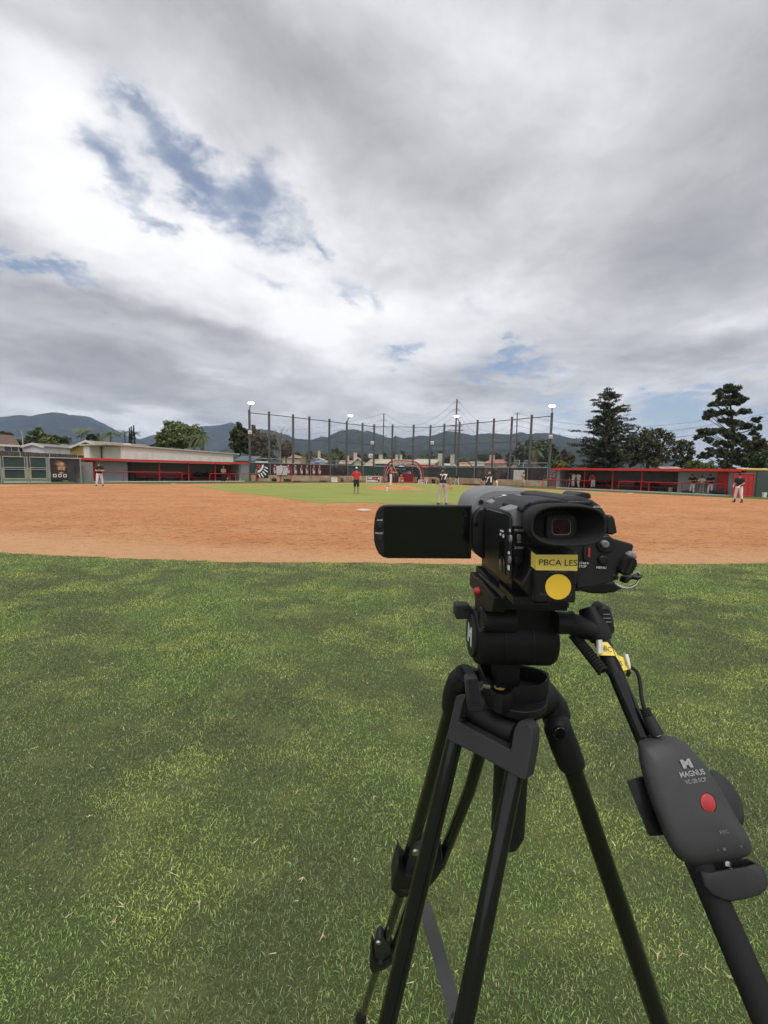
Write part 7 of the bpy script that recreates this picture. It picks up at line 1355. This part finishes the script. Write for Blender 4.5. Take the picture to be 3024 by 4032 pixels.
RO = [(290, 470), (305, 430), (380, 402), (470, 384), (560, 374), (650, 390), (720, 425), (800, 482), (900, 590), (1000, 710), (1080, 820), (1180, 1000), (1290, 1200), (1390, 1360), (1440, 1450), (1464, 1530), (1450, 1590), (1380, 1635), (1200, 1672), (1000, 1705), (880, 1712), (790, 1690), (700, 1640), (620, 1530), (545, 1380), (460, 1160), (390, 960), (330, 760), (300, 620)]
RCN = (848, 1040)
def pil(prof, name, m, parent, RO=RO, cen=RCN, n='g'):
    rings = [[hp(n, cen[0]+(x-cen[0])*k, cen[1]+(y-cen[1])*k, o) for x, y in RO] for k, o in prof]; return MB().loft(rings).build(name, m, parent, smooth=70)
RB = pil([(.78, -.012), (.92, -.006), (.985, .000), (1.0, .006), (.985, .0115), (.93, .0165), (.82, .0205), (.62, .0228), (.3, .0238)], 'shell', mat('remote_shell', (.042, .042, .045), .55, .06, 60, bump=.35, bscale=1500, spec=.4), RCX)
pil([(.3, -.010), (.8, -.008), (1.0, -.002), (.97, .004), (.8, .006)], 'thumb_wheel', CAG, RCX, [(1020, 720), (1100, 745), (1180, 800), (1260, 880), (1320, 980), (1365, 1100), (1386, 1210), (1370, 1300), (1300, 1280), (1150, 1000)], (1200, 1000))
pil([(.9, -.012), (1.0, -.010), (1.0, -.001), (.95, .001)], 'clamp_jaw', PLA, RCX, [(176, 850), (196, 832), (320, 796), (420, 800), (620, 1390), (540, 1405), (420, 1412), (388, 1386), (280, 1110)], (400, 1100))
pil([(1.0, .004), (1.0, .0145), (.9, .0152)], 'side_key', PLA, RCX, [(468, 1080), (500, 1120), (560, 1230), (610, 1340), (590, 1350), (520, 1260), (480, 1170)], (545, 1220))
def rtop(n, x, y): return hp(n, x, y, .0242)
BR = pil([(1.0, .020), (1.0, .0236), (.9, .0246)], 'record_button', REDB, RCX, ell('g', 1008, 1072, 76, 104, 30, 2, R(-25)), (1008, 1072)); pil([(1.1, .020), (1.1, .0234)], 'button_ring', PLB, RCX, ell('g', 1008, 1072, 76, 104, 30, 2, R(-25)), (1008, 1072))
bvR = BVHTree.FromPolygons([Vector(v.co)+RCX.location for v in RB.data.vertices], [tuple(p.vertices) for p in RB.data.polygons])
def onR(p):
    dr = (p-CAMP).normalized(); h = bvR.ray_cast(CAMP, dr); return h[0]-dr*.0006 if h[0] is not None else p
xa = rtop('g', 950, 757)-rtop('g', 750, 787); ya = rtop('g', 772, 640)-rtop('g', 806, 712); k_ = 1/FPX*.29
for t, x, y, h, wd, bd, m in (('M', 792, 672, 84, 106, .07, 'a'), ('MAGNUS', 848, 770, 60, 262, .02, 'a'), ('VC-20-SCP', 884, 846, 46, 226, .0, 'a'), ('REC', 1174, 1370, 36, 88, .0, 'b'), ('W', 1180, 1548, 38, 34, .0, 'b'), ('T', 1355, 1524, 28, 22, .0, 'b'), ('<', 1112, 1556, 26, 18, 0, 'b')):
    ww = (rtop('g', x+wd/2, y)-rtop('g', x-wd/2, y)).length; hh = (rtop('g', x, y-h/2)-rtop('g', x, y+h/2)).length
    lettering(t, rtop('g', x, y), xa, ya, hh*.9, mat('remote_print', (.30, .30, .30), .6) if m == 'a' else mat('remote_print_faint', (.16, .16, .16), .6), RCX, width=ww, bold=bd, fn=onR)
pil([(.95, -.010), (1.0, -.006), (1.0, .010), (.97, .014), (.9, .0155)], 'clamp_knob', CAG, RCX, [(918, 1770), (1010, 1778), (1200, 1745), (1400, 1715), (1510, 1690), (1580, 1740), (1612, 1815), (1624, 1900), (1600, 1960), (1545, 2015), (1400, 2056), (1260, 2082), (1150, 2060), (1040, 2010), (960, 1915)], (1250, 1890))
pil([(1.0, -.010), (1.0, .004), (.95, .006)], 'clamp_band', PLB, RCX, [(770, 1690), (980, 1660), (1400, 1640), (1520, 1690), (1400, 1720), (1010, 1778), (800, 1760)], (1100, 1710)); a = hp('g', 1200, 1660, .004); b_ = hp('g', 1205, 1715, .004); MB().tube([a, b_], .0035, 12).build('clamp_screw', METL, RCX)

# bowl, crown, legs
ZR = CZ-.2235
rim = [(470, 30), (486, 75), (520, 150), (560, 225), (600, 300), (650, 345), (720, 362), (790, 345), (830, 290), (850, 272), (1000, 266), (1110, 250), (1180, 210), (1206, 165), (1190, 128), (1140, 100), (1040, 70), (900, 45), (720, 20), (560, 5)]
R0 = [cg('e', x, y, ZR) for x, y in rim]; cR = sum(R0, Vector())/len(R0)
def rs_(k, dz): return [cR+(p-cR)*k+V3(0, 0, dz) for p in R0]
BW_ = MB().loft([rs_(.90, -.0225), rs_(.985, -.0195), rs_(1.0, -.002), rs_(.985, 0), rs_(.93, -.001), rs_(.90, -.014)]).build('pan_base', CAS, TR, smooth=45)
MB().box(.1270, .1520, .425, .452, ZR-.016, DC.z-.024).build('neck_block', CAS, TR, bevel=.001)
q = cg('e', 692, 285, ZR-.0125); MB().disc(q, ZU, .0075, 28, thick=.001).build('level_ring', PLB, BW_); MB().disc(q+V3(0, 0, .001), ZU, .0058, 28, thick=.0006).build('bubble_level', mat('level_amber', (.55, .42, .10), .15, .2, 300, spec=.7), BW_); MB().disc(q+V3(0, 0, .0016), ZU, .0024, 20, thick=.0004).build('bubble', mat('level_bubble', (.68, .60, .30), .15), BW_)
HX = Vector((cR.x+.004, cR.y+.002, 0))
CR_ = MB().tube([(HX.x, HX.y, ZR-.085), (HX.x, HX.y, ZR-.040), (HX.x, HX.y, ZR-.030), (HX.x, HX.y, ZR-.029), (HX.x, HX.y, ZR-.020)], [.022, .024, .028, .034, .034], 48).build('crown', CAS, TR, bevel=.001)
MB().tube([(HX.x, HX.y, ZR-.20), (HX.x, HX.y, ZR-.186), (HX.x, HX.y, ZR-.12), (HX.x, HX.y, ZR-.07)], [.013, .0185, .0185, .020], 32).build('centre_column', CAS, TR)
# near leg: U bracket, barrel, two tubes
tang = Vector((.77, -.637, 0)).normalized(); TL0, TR0 = cp('e', 225, 850, .418), cp('e', 835, 1190, .372); TLb, TRb = at(1524, 4032, .352), at(1824, 4032, .306)
def down(a, b_): t = (a.z-.012)/(a.z-b_.z); return a+(b_-a)*t
NN = (TLb-TL0).cross(tang).normalized(); NN = NN if NN.y < 0 else -NN
def np_(x, y, off=0.0): return hit(*C('e', x, y), TL0+NN*off, NN)
LN = MB().tube([TL0-(TLb-TL0).normalized()*.03, down(TL0, TLb)], .0090, 20).build('leg', TUB, TR); MB().tube([TR0-(TRb-TR0).normalized()*.03, down(TR0, TRb)], .0086, 20).build('leg_tube', TUB, LN)
BK = MB().prism([np_(x, y, .012) for x, y in [(238, 395), (250, 365), (290, 348), (330, 350), (345, 372), (318, 430), (298, 520), (270, 628), (800, 915), (812, 880), (828, 760), (848, 690), (875, 640), (915, 608), (960, 620), (1005, 665), (1030, 720), (1024, 860), (990, 1060), (960, 1212), (940, 1226), (910, 1215), (500, 985), (180, 822), (152, 795), (158, 740)]], -NN*.024).build('leg_bracket', CAG, LN, bevel=.003, seg=3)
MB().tube([np_(330, 470, -.016), np_(450, 540, -.014), np_(640, 640, -.014), np_(835, 740, -.016)], [.0125, .0125, .0125, .0125], 24).build('hinge_barrel', CAS, LN, bevel=.001)
MB().tube([np_(420, 420, -.02), HX+V3(0, 0, ZR-.050)], [.019, .024], 20).build('crown_arm', CAS, CR_); MB().tube([np_(700, 560, -.025), HX+V3(0, 0, ZR-.052)], [.019, .024], 20).build('crown_arm', CAS, CR_)
e_ = np_(1004, 790, .002); MB().disc(e_, (.85, -.5, 0), .0085, 20, thick=.003).build('bolt', GLO, LN)
PL_ = plate('pan_lever', 'e', [(344, 200), (352, 182), (472, 178), (486, 240), (512, 420), (526, 500), (522, 532), (392, 542), (378, 515), (362, 400)], .380, .010, CAG, TR, .0022); plate('lever_pad', 'e', [(372, 192), (470, 186), (508, 480), (518, 520), (402, 520)], .3792, .001, PLM, PL_, .0004); a, b_ = cp('e', 495, 258, .384), cp('e', 560, 272, .392); MB().tube([a, b_], .0042, 12).build('lever_bolt', METL, PL_)
for y in (428, 455): plate('lever_rib', 'e', [(408, y), (508, y+4), (508, y+9), (408, y+5)], .3787, .0006, PLB, PL_)
# right leg
r0 = cp('e', 1285, 690, .432); r1 = cp('e', 1430, 1075, .432); rT = at(2598, 4032, .405); ax_ = down(r1, rT)
RL = MB().tube([r0+V3(-.003, .003, .014), r0+V3(-.001, .001, .008), r0, r0.lerp(r1, .5), r0.lerp(r1, .90), r0.lerp(r1, .97), r1], [.008, .0135, .0152, .0156, .0152, .0145, .0118], 28).build('leg_hinge', CAS, TR, smooth=60)
MB().tube([cp('e', 1278, 600, .444), cp('e', 1235, 480, .448), cp('e', 1165, 370, .45), HX+V3(.012, .004, ZR-.034)], [.0158, .0172, .0180, .020], 24).build('crown_arm', CAS, CR_, smooth=60)
vd = (r1-CAMP).normalized()
for off in (-.004, .020): MB().tube([r1+vd*off+(r0-r1)*.15, ax_+vd*off+V3(0, 0, -vd.z*off)], .0104, 20).build('leg_tube', TUB, RL)
MB().disc(cp('e', 1292, 732, .4150), (.1, -1, .1), .0070, 24, thick=.004).build('bolt', GLO, RL, bevel=.001)
# far leg
LF = gnd(*C('h', 72, 1672)); LAp = cp('e', 290, 250, .462); LNn = (LF-LAp).cross(XR).normalized(); LNn = LNn if LNn.y < 0 else -LNn
def fp(n, x, y, off=0.0): return hit(*C(n, x, y), LAp+LNn*off, LNn)
FL = MB().tube([fp('e', 345, 150), fp('e', 290, 215), fp('e', 240, 330), fp('e', 205, 460), fp('e', 196, 500)], [.0135, .0150, .0145, .0128, .0110], 24).build('leg_hinge', CAS, TR, smooth=60); MB().tube([fp('e', 330, 170), fp('e', 420, 190, -.01), HX+V3(-.01, .01, ZR-.058)], [.0145, .0165, .022], 20).build('crown_arm', CAG, CR_, smooth=60)
MB().disc(fp('e', 282, 258, .0135), (-.35, -1, .2), .0060, 20, thick=.003).build('bolt', GLO, FL)
MB().tube([fp('e', 205, 470), fp('h', 560, 0), fp('h', 378, 615)], [.0094, .0094, .0094], 18).build('leg_tube', TUB, FL); MB().tube([fp('e', 520, 850, -.01), fp('h', 852, 0, -.005), fp('h', 640, 540)], .0088, 18).build('leg_tube', TUB, FL)
def fplate(name, pts, m, parent, off, th, bevel): return MB().prism([fp('h', x, y, off) for x, y in pts], -LNn*th).build(name, m, parent, bevel=bevel)
K1 = fplate('leg_clamp', [(290, 730), (300, 680), (318, 620), (342, 552), (352, 600), (392, 640), (470, 652), (560, 618), (655, 515), (660, 560), (640, 620), (600, 672), (545, 735), (478, 772), (400, 785), (320, 772)], CAS, FL, .020, .038, .004); fplate('clamp_pad', [(372, 650), (400, 560), (446, 425), (478, 398), (515, 404), (560, 460), (652, 515), (640, 590), (560, 650), (470, 690)], CAG, K1, .012, .022, .003)
MB().disc(fp('h', 474, 455, .0125), LNn, .0080, 20, thick=.003).build('clamp_bolt', METL, K1); MB().tube([fp('h', 320, 700, .015), fp('h', 400, 730, .02), fp('h', 540, 690, .018), fp('h', 610, 610, .014)], .004, 8).build('clamp_band', PLA, K1)
MB().tube([fp('h', 358, 740), fp('h', 76, 1650)], .0082, 16).build('leg_tube', TUB, FL); MB().tube([fp('h', 440, 760, -.004), fp('h', 290, 1190, -.002)], .0072, 16).build('leg_tube', TUB, FL)
K2 = fplate('leg_clamp', [(135, 1285), (140, 1240), (152, 1195), (166, 1240), (190, 1265), (225, 1268), (298, 1222), (302, 1262), (240, 1302), (168, 1326), (142, 1308)], CAS, FL, .019, .036, .004); fplate('clamp_pad', [(158, 1270), (164, 1170), (184, 1095), (202, 1072), (224, 1078), (266, 1124), (292, 1200), (290, 1250), (215, 1290)], CAG, K2, .011, .020, .003); MB().disc(fp('h', 200, 1096, .0115), LNn, .0055, 18, thick=.003).build('clamp_bolt', METL, K2)
MB().tube([fp('h', 90, 1600), fp('h', 76, 1650), LF+V3(0, 0, .012), LF+V3(0, 0, -.01)], [.010, .014, .015, .006], 14).build('foot', RUB, FL)
# mid-level spreader
sA = fp('h', 520, 820); sB = at(*C('h', 762, 1640), .392); sd_ = (sB-sA).normalized(); sn = (CAMP-sA.lerp(sB, .5)); sn = (sn-sd_*sn.dot(sd_)).normalized(); sw = sd_.cross(sn)
SPR = MB().prism([sA-sw*.0125, sA+sw*.0125, sB+sw*.0085, sB-sw*.0085], -sn*.004).build('spreader_bar', mat('spreader_grey', (.085, .085, .09), .5, .08, 30, bump=.3, bscale=1200, spec=.4), TR, bevel=.0008)
hub = sB+V3(.03, .02, -.05)
for tgt in (down(TL0, TLb).lerp(TL0, .5), ax_.lerp(r1, .45)):
    d_ = (tgt-sB); n_ = d_.cross(ZU).normalized(); MB().prism([sB-n_*.008, sB+n_*.008, tgt+n_*.008, tgt-n_*.008], V3(0, 0, -.004)).build('spreader_arm', CAG, SPR)
